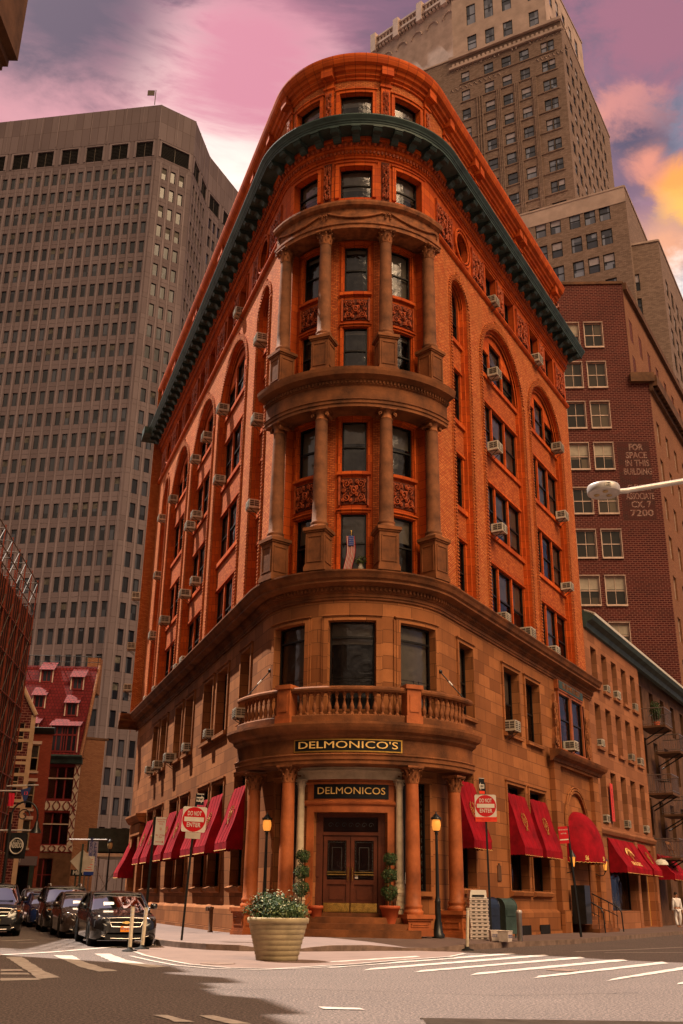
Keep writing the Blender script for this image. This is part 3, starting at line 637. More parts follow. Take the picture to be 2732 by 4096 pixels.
# columns
def capital_mb(r,h,leafy=True):
    g=MB(); g.lathe([(r*.98,0),(r*1.06,.02),(r*1.06,.05),(r*.92,.07),(r*.95,h*.6),(r*1.25,h*.86)],(0,0,0),14)
    if leafy:
        for row,(z0,z1,rr,n,k) in enumerate(((.05,h*.50,r*1.0,8,0),(h*.28,h*.76,r*1.03,8,.5))):
            for i in range(n):
                a=2*PI*(i+k)/n; c,s=math.cos(a),math.sin(a); w=r*.34
                pr=[(rr,z0,w),(rr*1.10,z0+(z1-z0)*.5,w),(rr*1.22,z0+(z1-z0)*.85,w*.8),(rr*1.48,z1,w*.5),(rr*1.50,z1-h*.07,w*.25)]
                rows=[[(q*c-ww*s*u+0,q*s+ww*c*u,z) for u in (-1,0,1)] for q,z,ww in pr]
                rows=[[(x+(.10*r*c if j==1 else 0),y+(.10*r*s if j==1 else 0),z) for j,(x,y,z) in enumerate(rw_)] for rw_ in rows]
                g.grid(rows,0,False)
        for i in range(4):
            a=PI/4+i*PI/2; c,s=math.cos(a),math.sin(a)
            pts=[]; 
            for t in range(13):
                q=t*.55; rr=.20*r*(1-.055*t); pts.append(((r*1.55+rr*math.cos(q))*c,(r*1.55+rr*math.cos(q))*s,h*.80+rr*math.sin(q)*1.2))
            g.tube([(r*.95*c,r*.95*s,h*.5),(r*1.2*c,r*1.2*s,h*.78),(r*1.5*c,r*1.5*s,h*.93)],r*.07,5)
            g.tube(pts,r*.085,5)
    else:
        for sg in (-1,1):
            for yy in (-1,1):
                pts=[(sg*(r*1.18+.34*r*(1-.07*t)*math.cos(t*.6-1.2)),yy*r*.85,h*.48+.36*r*(1-.07*t)*math.sin(t*.6-1.2)*1.0) for t in range(14)]
                g.tube(pts,r*.10,5)
            g.lathe([(r*.34,-r*.85),(r*.26,0),(r*.34,r*.85)],(0,0,0),10) if False else None
            rows=[[(sg*r*1.18+q*math.cos(2*PI*j/10),y,h*.48+q*math.sin(2*PI*j/10)) for j in range(10)] for y,q in ((-r*.8,r*.36),(0,r*.26),(r*.8,r*.36))]
            g.grid(rows,0,True,True)
        g.box(-r*1.2,r*1.2,-r*.8,r*.8,h*.70,h*.86)
    A=r*1.42; g.box(-A,A,-A,A,h*.90,h*1.0); g.box(-A*.94,A*.94,-A*.94,A*.94,h*.85,h*.90)
    return g
def column(s,off,z0,z1,ped,r,plan=MP,m='drum_column',leafy=True,capm='carved_stone',pw=None,parent=B,pedm='stone_trim'):
    x,y=plan.pt(s,off); a=plan.ang(s); capH=r*2.3 if leafy else r*1.5
    g=MB(); zt=z1-capH; zb=z0+ped
    prof=[(r*1.28,0),(r*1.32,.04),(r*1.32,.10),(r*1.15,.13),(r*1.12,.17),(r*1.2,.2),(r*1.2,.26),(r*1.04,.30)]
    H_=zt-zb; prof+=[(r*1.0-(.14*r)*(max(0,k/8-.33)/.67),.30+(H_-.3)*k/8) for k in range(1,9)]
    g.lathe(prof,(0,0,0),20)
    col=g.build('column',m,parent,(x,y,zb),a)
    c=capital_mb(r*.88,capH,leafy).build('capital',capm,col,(0,0,zt-zb))
    if ped>.3:
        p=MB(); w=pw or r*1.30
        p.box(-w,w,-w,w,-ped+.16,-.18); p.box(-w*1.13,w*1.13,-w*1.13,w*1.13,-ped,-ped+.16); p.box(-w*1.06,w*1.06,-w*1.06,w*1.06,-ped+.16,-ped+.24)
        p.box(-w*1.12,w*1.12,-w*1.12,w*1.12,-.18,-.12); p.box(-w*1.24,w*1.24,-w*1.24,w*1.24,-.12,0.0)
        for T in (lambda q:q,lambda q:(q[1],-q[0],q[2]),lambda q:(-q[1],q[0],q[2])):
            q=w*.68
            for b_ in ((-q-.04,-q,-ped+.36,-.32),(q,q+.04,-ped+.36,-.32)): p.box(b_[0],b_[1],-w-.025,-w,b_[2],b_[3],0,T)
            p.box(-q-.04,q+.04,-w-.025,-w,-.36,-.32,0,T); p.box(-q-.04,q+.04,-w-.025,-w,-ped+.32,-ped+.36,0,T)
        p.build('pedestal',pedm,col)
    return col
for s in (SC-1.12,SC+1.12,SC-3.02,SC+3.02):
    column(s,.34,ZC+.02,18.42,1.62,.265,leafy=False,pw=.36)
    column(s,.34,19.92,26.45,1.62,.26,leafy=True,pw=.35)
ET=(-3.55,3.72)
# entablature between the two orders, and the garlanded one above
cornice('corner_entablature',ET[0],ET[1],0,[(-.3,18.42),(.62,18.42),(.62,18.55),(.66,18.56),(.66,18.68),(.70,18.70),(.60,18.76),(.60,19.30),(.66,19.34),(.66,19.50),(.78,19.56),(.95,19.62),(1.0,19.78),(1.02,19.9),(0,19.98)],'stone_trim')
mb=MB(); s=ET[0]
while s<ET[1]: fbox(mb,MP,s,s+.06,19.37,19.48,.66,.72); s+=.12
mb.build('dentils','stone_trim',B)
fz=cornice('garland_frieze',ET[0]+.1,ET[1]-.1,0,[(-.3,26.45),(.55,26.45),(.55,26.62),(.60,26.64),(.60,26.74),(.50,26.78),(.50,27.42),(.56,27.45),(.66,27.50),(.70,27.62),(.70,27.70),(0,27.78)],'carved_stone')
g=MB()
for c in (-2.2,.08,2.36):
    pts=[P3(MP,c+x,27.25-.30*(1-(x/1.0)**2),.54) for x in [i/8-1 for i in range(17)]]; g.tube(pts,.045,6)
    for x in (-1,1):
        T=onp(MP,c+x*1.05,27.2,.53)
        for k in range(5): g.tube([T((0,.05,0)),T((.10*math.cos(k*1.25),.10*math.sin(k*1.25)-.0,.03))],.025,5)
        for k in range(3): g.tube([T((0,-.08*k,0)),T((.03,-.08*k-.07,.03))],.03,5)
g.build('garland','carved_stone',fz)
# --- upper frieze storey 28 - 30.3
fw=[(SC-.72,SC+.66,28.35,29.93),(1.75,3.10,28.35,29.93),(-2.95,-1.60,28.35,29.93)]
small=[(10.0,11.4),(12.5,13.9),(16.3,17.7),(18.8,20.2)]+[(c-1.95,c-.55) for c in (-12.15,-18.85,-25.4)]+[(c+.55,c+1.95) for c in (-12.15,-18.85,-25.4)]
smo=[(a,b,28.12,29.92) for a,b in small]
rounds=[7.15,-7.0,-30.3]
ro=[(c-.62,c+.62,28.45,29.30,True) for c in rounds]
mb=MB(); fwall(mb,MP,SL,SR,28.02,30.35,fw+smo+ro,0,.40,0,0); mb.build('frieze_wall','terracotta',B)
for a,b,c,d in fw+smo: fwindow(MP,a,b,c,d,-.30,B,rail=.5,blind=.6 if abs(a)<4 else None,back='room_grey' if abs(a)<4 else 'room_dark')
for a,b,c,d,e in ro: fwindow(MP,a,b,c,d,-.30,B,arch=True,rail=0,blind=0)
mb=MB(); fsweep(mb,MP,SL,SR,[(0,27.92),(.10,27.94),(.16,28.02),(.16,28.08),(.06,28.14),(0,28.14)])
for a,b,c,d in fw: frame_moulding(mb,MP,a,b,c,d,.16,0,.07,0,False)
for a,b,c,d in smo: frame_moulding(mb,MP,a,b,c,d,.09,0,.06,0,False)
for c in rounds:
    for rr,o_ in ((.70,.08),(.86,.12)):
        pts=[]; 
        for k in range(25):
            t=2*PI*k/24; pts.append(P3(MP,c+rr*math.cos(t),29.1+rr*1.05*math.sin(t),o_-.03))
        mb.tube(pts,.055,6,0,True)
mb.build('frieze_moulding','terracotta',B)
pan=[(14.35,15.85),(20.65,22.1),(4.35,5.95),(8.35,9.7),(-8.9,-8.1),(-5.9,-4.4),(-16.2,-14.7),(-22.8,-21.4),(-29.2,-27.9),(-32.8,-31.5)]+[(c-.35,c+.35) for c in (11.95,18.2,-12.15,-18.85,-25.4)]
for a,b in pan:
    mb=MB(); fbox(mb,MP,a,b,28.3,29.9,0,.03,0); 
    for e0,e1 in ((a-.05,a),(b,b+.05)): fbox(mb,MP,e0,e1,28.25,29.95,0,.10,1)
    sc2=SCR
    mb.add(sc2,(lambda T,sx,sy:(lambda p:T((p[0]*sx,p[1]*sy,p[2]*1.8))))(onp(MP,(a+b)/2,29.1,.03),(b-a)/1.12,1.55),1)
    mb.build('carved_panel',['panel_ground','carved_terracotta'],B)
for a,b in ((-1.32,-.98),(1.12,1.46)):
    mb=MB(); fbox(mb,MP,a,b,28.2,30.2,0,.04,0)
    mb.add(SCR,(lambda T:(lambda p:T((p[0]*.28,p[1]*1.9,p[2]*1.8))))(onp(MP,(a+b)/2,29.2,.04)),1); mb.build('carved_panel',['panel_ground','carved_terracotta'],B)
# bed mouldings: dentils, egg and dart
cornice('bed_moulding',SL,SR,0,[(0,30.30),(.06,30.32),(.06,30.42),(.12,30.44),(.12,30.66),(.20,30.70),(.22,30.80),(.30,31.02),(.36,31.06),(.36,31.22),(0,31.24)],'terracotta')
mb=MB(); s=SL
while s<SR: fbox(mb,MP,s,s+.08,30.48,30.62,.12,.19); s+=.16
mb.build('dentils','carved_terracotta',B)
egg=MB(); egg.lathe([(.001,-.13),(.055,-.10),(.085,-.02),(.07,.08),(.001,.13)],(0,0,0),8)
mb=MB(); s=SL+.1
while s<SR:
    T=onp(MP,s,30.90,.27); mb.add(egg,(lambda T:(lambda p:T((p[0],p[2],p[1]))))(T)); mb.tube([T((.11,.12,.02)),T((.115,-.12,-.02))],.02,4); s+=.23
mb.build('egg_and_dart','carved_terracotta',B)
# --- green copper cornice with brackets
gc=cornice('copper_cornice',SL-.4,SR+.55,0,[(0,31.20),(.40,31.20),(.40,31.22),(.98,31.24),(.98,31.33),(1.01,31.35),(1.02,31.40),(1.06,31.43),(1.08,31.48),(1.14,31.56),(1.18,31.62),(1.18,31.67),(0,31.85)],'green_copper')
bm=MB(); 
def brk(T): 
    bm_=MB(); w=.16
    prof=[(.34,.0),(.96,.0),(.96,-.11),(.90,-.19),(.78,-.21),(.66,-.19),(.56,-.24),(.50,-.33),(.44,-.36),(.34,-.36)]
    for sg in (-1,1): bm_.face([(sg*w,z,o) for o,z in prof])
    for p,q in zip(prof,prof[1:]): bm_.face([(-w,p[1],p[0]),(w,p[1],p[0]),(w,q[1],q[0]),(-w,q[1],q[0])])
    bm_.box(-w-.03,w+.03,-.06,0,.36,1.0)
    for sg in (-1,1): bm_.tube([(sg*(w+.01),-.15+.07*math.sin(t*.7),.85+.07*math.cos(t*.7)) for t in range(10)],.02,4)
    return bm_
bmesh_=brk(None)
bme=MB(); bme.add(bmesh_,lambda p:(p[0],-p[2],p[1])); bme=bme.mesh('bracket',['green_copper'])
ss=[]; s=SC
while s<4.2: ss.append(s); s+=.72
ss+=[2*SC-q for q in ss[1:]]
s=5.0
while s<SR+.3: ss.append(s); s+=.92
s=-4.9
while s>SL: ss.append(s); s-=.92
for s in ss:
    o=bpy.data.objects.new('bracket',bme); link(o,gc); o.location=P3(MP,s,31.235); o.rotation_euler=(0,0,MP.ang(s))
# --- attic storey
aw=[(SC-.76,SC+.66,32.3,33.85),(1.72,3.10,32.3,33.85),(-2.98,-1.60,32.3,33.85)]
aw2=[(a,b,32.5,33.7) for a,b in small]
AE=21.9
mb=MB(); fwall(mb,MP,SL,AE,31.6,35.2,aw+aw2,-.02,.35,0,1); mb.build('attic_wall',['orange_brick','terracotta'],B)
for a,b,c,d in aw+aw2: fwindow(MP,a,b,c,d,-.26,B,rail=0,blind=.0 if abs(a)>4 else .3)
for a,b,c,d in aw+aw2: mb=MB(); frame_moulding(mb,MP,a,b,c,d,.15,-.02,.07,0,False); mb.build('attic_moulding','terracotta',B)
for s in [-1.15,1.30,3.6,-3.6,5.6,8.6,14.9,20.9,9.3,15.5,-6,-8.9,-15.4,-16,-22,-22.7,-28.8,-29.4,-33.2]:
    mb=MB(); fbox(mb,MP,s-.2,s+.2,32.1,34.2,0,.08,0); fbox(mb,MP,s-.25,s+.25,34.2,34.3,0,.14,0); fbox(mb,MP,s-.2,s+.2,34.3,34.62,0,.10,0); fbox(mb,MP,s-.24,s+.24,34.62,35.1,0,.42,0)
    mb.add(SCR,(lambda T:(lambda p:T((p[0]*.24,p[1]*1.5,p[2]*1.4))))(onp(MP,s,33.3,.08)),1); mb.build('attic_pilaster',['terracotta','carved_terracotta'],B)
cornice('attic_cornice',SL-.5,AE,0,[(-.02,34.55),(.06,34.58),(.06,34.68),(.16,34.72),(.20,34.86),(.30,34.90),(.34,35.0),(.50,35.12),(.56,35.26),(.60,35.42),(.60,35.50),(.1,35.58),(-.3,35.58),(-.3,34.9)],'terracotta')
# roof structures
mb=MB(); a=P3(MP,-8.5,0,-1.0); b=P3(MP,-6.2,0,-1.0)
rs=Line(P3(MP,-5.6,0,-2.4)[:2],AL,-1); _p=rs.pt(0,-1.3); _d=ray(1178,246); ZP=EYE+_d.z*math.hypot(*_p)/math.hypot(_d.x,_d.y)
for (s0,s1,o0,o1,z) in ((0,3.2,-2.6,0,ZP-1.3),):
    fbox(mb,rs,s0,s1,34.9,z,o0,o1)
q_=ZP-1.3
mb.face([rs.pt(0,0)+(q_,),rs.pt(3.2,0)+(q_,),rs.pt(3.2,-1.3)+(ZP,),rs.pt(0,-1.3)+(ZP,)]); mb.face([rs.pt(0,-2.6)+(q_,),rs.pt(3.2,-2.6)+(q_,),rs.pt(3.2,-1.3)+(ZP,),rs.pt(0,-1.3)+(ZP,)])
for e_ in (0,3.2): mb.face([rs.pt(e_,0)+(q_,),rs.pt(e_,-2.6)+(q_,),rs.pt(e_,-1.3)+(ZP,)])
mb.build('roof_bulkhead','stone_trim',B)
for (s,z,w) in ((15.6,37.6,1.5),(-18.6,37.0,1.2),(-27.2,36.9,1.3),(-32.6,36.8,1.4)):
    mb=MB(); fbox(mb,MP,s-w/2,s+w/2,34.5,z,-1.7,-.5); fbox(mb,MP,s-w/2-.08,s+w/2+.08,z-.35,z-.2,-1.78,-.42); fbox(mb,MP,s-w/2-.06,s+w/2+.06,z,z+.12,-1.76,-.44); mb.build('chimney','maroon_brick' if s>0 else 'terracotta',B)
# --- portico
ZG=.30
PC=[SC-1.80,SC+1.80,SC-3.42,SC+3.62]
for s in PC[:2]: column(s,.62,ZG,5.42,.62,.24,m='granite_column',capm='carved_stone',pw=.40,pedm='granite_column')
for s in PC[2:]: column(s,.50,.18,5.30,.86,.24,m='granite_column',capm='carved_stone',pw=.40,pedm='granite_column')
PE=(-4.05,4.35)
po=cornice('portico_entablature',PE[0],PE[1],0,[(-.1,5.42),(.30,5.42),(.30,5.44),(.92,5.42),(.92,5.54),(.96,5.55),(.96,5.66),(1.0,5.70),(.90,5.76),(.90,6.20),(.96,6.24),(1.04,6.30),(1.06,6.38),(1.20,6.44),(1.26,6.54),(1.30,6.64),(1.30,6.72),(0,6.80)],'stone_trim')
cornice('portico_soffit',PE[0],PE[1],0,[(0,5.40),(.9,5.40),(.9,5.43),(0,5.43)],'stone_trim')
# balcony
bal=cornice('balcony',PE[0]+.2,PE[1]-.2,0,[(0,6.74),(1.02,6.74),(1.02,6.96),(.98,7.0),(.62,7.0),(.62,6.9),(0,6.9)],'stone_trim')
mb=MB(); fsweep(mb,MP,PE[0]+.2,PE[1]-.2,[(.62,7.74),(1.02,7.74),(1.06,7.80),(1.06,7.86),(1.0,7.92),(.66,7.92),(.60,7.86),(.60,7.80),(.62,7.74)]); mb.build('handrail','stone_trim',bal)
bp=[(0,.0),(.07,0),(.07,.06),(.045,.09),(.05,.12),(.078,.20),(.080,.27),(.05,.38),(.032,.46),(.032,.52),(.05,.55),(.05,.58),(.038,.60),(.06,.66),(.07,.68),(.07,.75)]
g=MB(); g.lathe([(max(r,.001),z) for r,z in bp],(0,0,0),10); bmm=g.mesh('baluster',['carved_stone'])
piers=[-1.71,1.77,PE[0]+.35,PE[1]-.35]
for s in [PE[0]+.5+.205*i for i in range(200)]:
    if s>PE[1]-.45: break
    if any(abs(s-p)<.30 for p in piers[:2]): continue
    o=bpy.data.objects.new('baluster',bmm); link(o,bal); o.location=P3(MP,s,6.99,.83); o.rotation_euler=(0,0,MP.ang(s))
for s in piers[:2]:
    mb=MB(); fbox(mb,MP,s-.20,s+.20,6.74,7.9,.62,1.10); fbox(mb,MP,s-.24,s+.24,7.88,8.02,.56,1.16); fbox(mb,MP,s-.13,s+.13,7.12,7.68,1.10,1.125); fbox(mb,MP,s-.23,s+.23,6.74,7.0,.6,1.14); mb.build('balcony_pier','granite_column',bal)
for s,sg in ((-3.75,-1),(4.05,1)):        # stay rods from wall to rail
    mb=MB(); a=P3(MP,s,7.95,.8); b=P3(MP,s-sg*.35,8.95,.05); mb.tube([a,b],.02,6,0); c=[a[i]*.5+b[i]*.5 for i in range(3)]; d=[a[i]*.35+b[i]*.65 for i in range(3)]; mb.tube([c,d],.04,6,1)
    mb.lathe([(.001,-.08),(.08,-.04),(.08,.04),(.001,.08)],b,8,0); mb.build('stay_rod',['black_metal','silver_paint'],B)
# frieze sign
sb=MB(); fbox(sb,MP,-1.42,1.48,5.79,6.20,.90,.93,0); fbox(sb,MP,-1.38,1.44,5.83,6.16,.93,.945,1)
sgn=sb.build('name_board',['gold','black_board'],B)
lt=MB(); lt.add(text_mb("DELMONICO'S",.40,.012,0,1.02),(lambda T:(lambda p:T((p[0]*1.0,p[1]*.86,p[2]))))(onp(MP,.03,5.995,.96))); xs=[p for p in text_mb("DELMONICO'S",.40,.012,0,1.02).v]
wid=max(p[0] for p in xs)-min(p[0] for p in xs); k=2.62/wid
lt=MB(); lt.add(text_mb("DELMONICO'S",.40,.012,0,1.02),(lambda T:(lambda p:T((p[0]*k,p[1]*.80,p[2]))))(onp(MP,.03,5.995,.955))); lt.build('lettering','gold_paint',sgn)
# marble inner order and lintel, door surround
mb=MB(); fbox(mb,MP,-1.72,1.78,5.02,5.40,0,.12); fbox(mb,MP,-1.76,1.82,5.28,5.32,0,.16); mb.build('marble_lintel','marble',B)
for s in (-1.52,1.66): column(s,.18,.75,5.02,.9,.13,m='marble',capm='marble',pw=.17,pedm='marble')
mb=MB(); frame_moulding(mb,MP,-1.12,1.30,.5,3.98,.24,0,.07,0,False); fbox(mb,MP,-1.36,1.54,4.24,5.02,0,.05); fbox(mb,MP,-1.42,1.60,4.86,4.92,.05,.12); fsweep(mb,MP,-1.5,1.7,[(.05,4.18),(.14,4.24),(.16,4.30),(.05,4.36)]); mb.build('door_surround','granite_column',B)
db=MB(); fbox(db,MP,-1.12,1.34,4.40,4.88,.05,.07,0); dbo=db.build('door_board','black_board',B)
t=text_mb('DELMONICOS',.34,.010,0); w_=max(p[0] for p in t.v)-min(p[0] for p in t.v); lt=MB()
lt.add(t,(lambda T:(lambda p:T((p[0]*2.20/w_,p[1]*.92,p[2]))))(onp(MP,.11,4.64,.085))); lt.build('lettering','gold_paint',dbo)
# doors (flat, set back in the reveal)
DPl=Line(MP.pt(.09,-.40),PI/2+0,1); a0=MP.ang(.09); DPl.u=(math.cos(a0),math.sin(a0)); DPl.n=(math.sin(a0),-math.cos(a0)); DPl.ang=lambda t=0:a0
dw=MB(); fbox(dw,DPl,-1.3,1.3,.5,4.0,-.3,-.12); fbox(dw,DPl,-1.3,-.90,.5,3.98,-.12,.0); fbox(dw,DPl,.90,1.3,.5,3.98,-.12,.0); fbox(dw,DPl,-.90,.90,3.28,3.38,-.12,.02); fbox(dw,DPl,-.90,.90,3.85,3.98,-.12,.02)
for z in (1.0,2.0,3.0): 
    for sg in (-1,1): fbox(dw,DPl,sg*1.1-.09,sg*1.1+.09,z,z+.7,0,.02)
fb=dw.build('door_frame','dark_wood',B)
tg=MB(); fbox(tg,DPl,-.88,.88,3.40,3.83,-.06,-.05); tg.build('transom_glass','door_glass',fb)
sc3=MB()
for k in range(-3,4): 
    T=onp(DPl,k*.22,3.6,-.03); sc3.tube([T((.09*(1-.07*t)*math.cos(t*.6),.09*(1-.07*t)*math.sin(t*.6),0)) for t in range(12)],.010,4)
sc3.build('transom_scrolls','room_grey',fb)
for sg in (-1,1):
    c=sg*.44; d=MB(); z0,z1=.93,3.27
    fbox(d,DPl,c-.43,c-.31,z0,z1,-.10,-.02); fbox(d,DPl,c+.31,c+.43,z0,z1,-.10,-.02); fbox(d,DPl,c-.31,c+.31,3.12,z1,-.10,-.02); fbox(d,DPl,c-.31,c+.31,1.78,1.92,-.10,-.02); fbox(d,DPl,c-.31,c+.31,z0,1.78,-.10,-.06)
    fbox(d,DPl,c-.23,c+.23,1.32,1.70,-.06,-.04); dr=d.build('door','dark_wood',B)
    k_=MB(); fbox(k_,DPl,c-.42,c+.42,.95,1.22,-.02,-.012); k_.build('kick_plate','brass',dr)
    gl=MB(); fbox(gl,DPl,c-.31,c+.31,1.92,3.12,-.075,-.07); gl.build('door_glass','door_glass',dr)
    et=MB()
    for z in [2.0+.10*i for i in range(12)]:
        for q in (-1,1):
            T=onp(DPl,c+q*.26,z,-.06); et.tube([T((0,-.035,0)),T((.025*q,0,0)),T((0,.035,0))],.009,4)
    for x in (-.2,-.1,0,.1,.2):
        for z in (1.98,3.06): T=onp(DPl,c+x,z,-.06); et.tube([T((-.04,0,0)),T((0,.025,0)),T((.04,0,0))],.009,4)
    for (p,q,r_,s_) in ((-.16,-.15,2.2,2.9),(.15,.16,2.2,2.9),(-.16,.16,2.9,2.91),(-.16,.16,2.2,2.21)): fbox(et,DPl,c+p,c+q,r_,s_,-.062,-.058)
    et.build('etching','room_grey',dr)
    hd=MB(); fbox(hd,DPl,c-.31,c+.31,2.06,2.09,-.02,.02); fbox(hd,DPl,c-.31,c+.31,2.14,2.16,-.02,.02); T=onp(DPl,c-sg*.37,2.05,0); hd.tube([T((0,-.15,.05)),T((0,.25,.05))],.018,6); hd.build('handle','brass',dr)
mb=MB(); T=onp(DPl,.2,2.02,-.05); mb.box(-.05,.05,-.06,.06,0,.008,0,T); mb.build('door_sticker','paper',fb)
T=onp(MP,2.15,2.0,-.17)
mb=MB(); mb.box(-.11,.11,-.17,.17,0,.01,0,T); go=mb.build('grade_card','paper',B); l=MB(); l.add(text_mb('A',.26,.002,.006),lambda p:T((p[0],p[1],p[2]+.016))); l.build('lettering','sign_blue',go)
# steps
mb=MB()
for k,(o,z) in enumerate(((1.35,.47),(1.02,.64),(.72,.82))): fbox(mb,MP,-1.62+.0*k,1.78-.0*k,.05,z,-.3,o)
fbox(mb,MP,-1.30,1.46,.05,.93,-.6,.10); mb.build('entrance_steps','stone_trim',B)
# --- 56 Beaver entrance pavilion
p0,p1=15.45,22.35
mb=MB(); ar=(17.35,20.45,.55,4.55,True); rc=(16.35,21.45,.0,7.1)
fwall(mb,MP,p0,p1,0,7.45,[rc],.26,.22,0,0); fwall(mb,MP,16.35,21.45,0,7.1,[ar],.06,.55,0,0)
for s in (p0,p1): mb.face([P3(MP,s,0,0),P3(MP,s,0,.26),P3(MP,s,7.45,.26),P3(MP,s,7.45,0)])
fsweep(mb,MP,p0-.05,p1+.05,[(.26,0),(.36,0),(.36,1.0),(.26,1.08)]) if False else None
for a,b in ((p0-.06,16.3),(21.5,p1+.06)): fbox(mb,MP,a,b,0,1.05,.2,.36)
r=1.55; m=18.9
for k,(rr,oo) in enumerate(((r+.28,.10),(r+.16,.13),(r+.05,.10))):
    mb.tube([P3(MP,m-rr*math.cos(PI*t/20),4.55+rr*math.sin(PI*t/20),oo) for t in range(21)],.055,6,0)
mb.build('entrance_pavilion','brownstone',B)
cornice('entrance_cornice',p0-.35,p1+.35,0,[(.2,7.20),(.34,7.22),(.40,7.34),(.62,7.44),(.70,7.56),(.74,7.66),(.2,7.74)],'stone_trim')
mb=MB(); frame_moulding(mb,MP,17.1,18.75,7.95,10.55,.12,0,.16,0,True); frame_moulding(mb,MP,19.05,20.7,7.95,10.55,.12,0,.16,0,True); fbox(mb,MP,16.9,20.9,10.72,11.15,0,.20); mb.build('window_surround','granite_column',B)
mb=MB(); fbox(mb,MP,17.1,20.7,7.95,10.55,-.02,.012); mb.build('window_reveal','room_dark',B)
for a,b in ((17.1,18.75),(19.05,20.7)): fwindow(MP,a,b,7.95,10.55,.03,B,rail=.55,blind=.2)
mb=MB(); fbox(mb,MP,17.0,20.8,10.74,11.12,.20,.23,0); o=mb.build('street_name_plate','green_copper',B); l=MB(); l.add(text_mb('56 BEAVER STREET',.34,.006),onp(MP,18.9,10.93,.24)); l.build('lettering','carved_stone',o)
for sg,c in ((-1,16.45),(1,21.35)):
    g=MB(); pts=[(0,0),(.5,0),(.55,.25),(.42,.9),(.28,1.6),(.2,2.6),(0,2.75)]
    T=(lambda c,sg:(lambda p:P3(MP,c-sg*.25+sg*p[0],7.8+p[1],p[2])))(c,sg)
    g.face([T((x,z,.14)) for x,z in pts],0)
    for (a,b) in zip(pts,pts[1:]): g.face([T((a[0],a[1],0)),T((b[0],b[1],0)),T((b[0],b[1],.14)),T((a[0],a[1],.14))],0)
    g.add(SCR,lambda p:T((.27+p[0]*.40,1.25+p[1]*2.1,.14+p[2]*1.6)),0); g.tube([T((.3+.22*(1-.07*t)*math.cos(t*.6),.28+.22*(1-.07*t)*math.sin(t*.6),.2)) for t in range(14)],.04,5); g.build('carved_scroll','carved_stone',B)
d=MB(); fwall(d,MP,17.2,20.6,.5,6.2,[],-.5,.1,0,0); dd=d.build('side_door','dark_wood',B)
d=MB(); 
for k in range(9): 
    s=17.9+.25*k
    if s<18.6 or s>19.3: d.tube([P3(MP,s,1.4,-.44),P3(MP,s,4.6,-.44)],.06,6)
fbox(d,MP,17.5,20.3,1.2,1.4,-.48,-.4); d.build('door_curtain','stone_trim',dd)
st=MB()
for k in range(4): fbox(st,MP,17.3+.0*k,20.5,.05,.14+.16*(k+1),-.5,1.25-.32*k)
sto=st.build('side_steps','stone_trim',B)
for s in (17.4,20.4):
    h=MB(); 
    h.tube([P3(MP,s,1.75,.1),P3(MP,s,1.35,.95),P3(MP,s,1.15,1.3),P3(MP,s,.95,1.42),P3(MP,s,.15,1.45)],.03,6); h.tube([P3(MP,s,1.30,.1),P3(MP,s,.95,.95),P3(MP,s,.8,1.25)],.02,6)
    for o_ in (.15,.5,.85,1.2): h.tube([P3(MP,s,.2,o_),P3(MP,s,1.75-.42*o_,o_)],.016,5)
    h.build('hand_rail','black_metal',sto)
h=MB(); fbox(h,MP,16.45,17.25,.5,2.05,.35,.95); h.build('lift_cabinet','black_metal',B)
# bronze plaque, cellar vents
mb=MB(); fbox(mb,MP,8.62,8.98,2.05,2.6,0,.04); fbox(mb,MP,8.73,8.87,2.6,2.68,0,.04); mb.build('bronze_plaque','brown_dark_stone',B)
for a,b in ((10.4,11.5),(12.6,13.8)): mb=MB(); fbox(mb,MP,a,b,.16,.5,.19,.215); mb.build('cellar_vent','room_dark',B)
# far-left corner doorway
mb=MB(); fbox(mb,MP,-31.6,-31.0,0,4.6,0,.25); fbox(mb,MP,-28.9,-28.3,0,4.6,0,.25); fbox(mb,MP,-31.7,-28.2,4.6,5.2,0,.3); fsweep(mb,MP,-31.9,-28.0,[(0,5.2),(.4,5.3),(.6,5.6),(.6,5.7),(0,5.75)]); mb.build('side_portal','brownstone',B)
mb=MB(); fbox(mb,MP,-30.9,-29.0,.1,4.6,-.4,-.36); mb.build('side_portal_door','dark_wood',B)
# ------------------------------------------------------------------ window air conditioners
def ac_proto():
    r=root('air_conditioner','x','air conditioner'); g=MB()
    g.box(-.33,.33,-.50,.06,-.22,.22); g.build('casing','ac_white',r)
    q=MB(); q.box(-.28,.28,-.512,-.50,-.17,.17,1)
    for k in range(4): q.box(-.28,.28,-.525,-.505,-.15+.085*k,-.13+.085*k,0)
    q.box(-.015,.015,-.527,-.505,-.17,.17,0)
    for sg in (-1,1):
        x=sg*.335; q.box(min(x,x-sg*.01),max(x,x-sg*.01),-.46,-.05,-.12,.16,1)
        for k in range(2): q.box(x-.008,x+.008,-.46,-.05,-.04+.10*k,-.025+.10*k,0)
        q.box(x-.008,x+.008,-.27,-.25,-.12,.16,0)
    q.build('grille',['ac_white','ac_dark'],r)
    b=MB()
    for sg in (-1,1): b.tube([(sg*.2,-.42,-.23),(sg*.2,0,-.52)],.018,5); b.tube([(sg*.2,-.45,-.235),(sg*.2,0,-.235)],.015,5)
    b.build('bracket','ac_dark',r)
    return r
ACP=ac_proto()
DT=[math.nan]; FLN={12.4:'lowest brick',15.9:'second brick',20.0:'third brick',23.9:'arched',28.05:'frieze',7.9:'stone'}
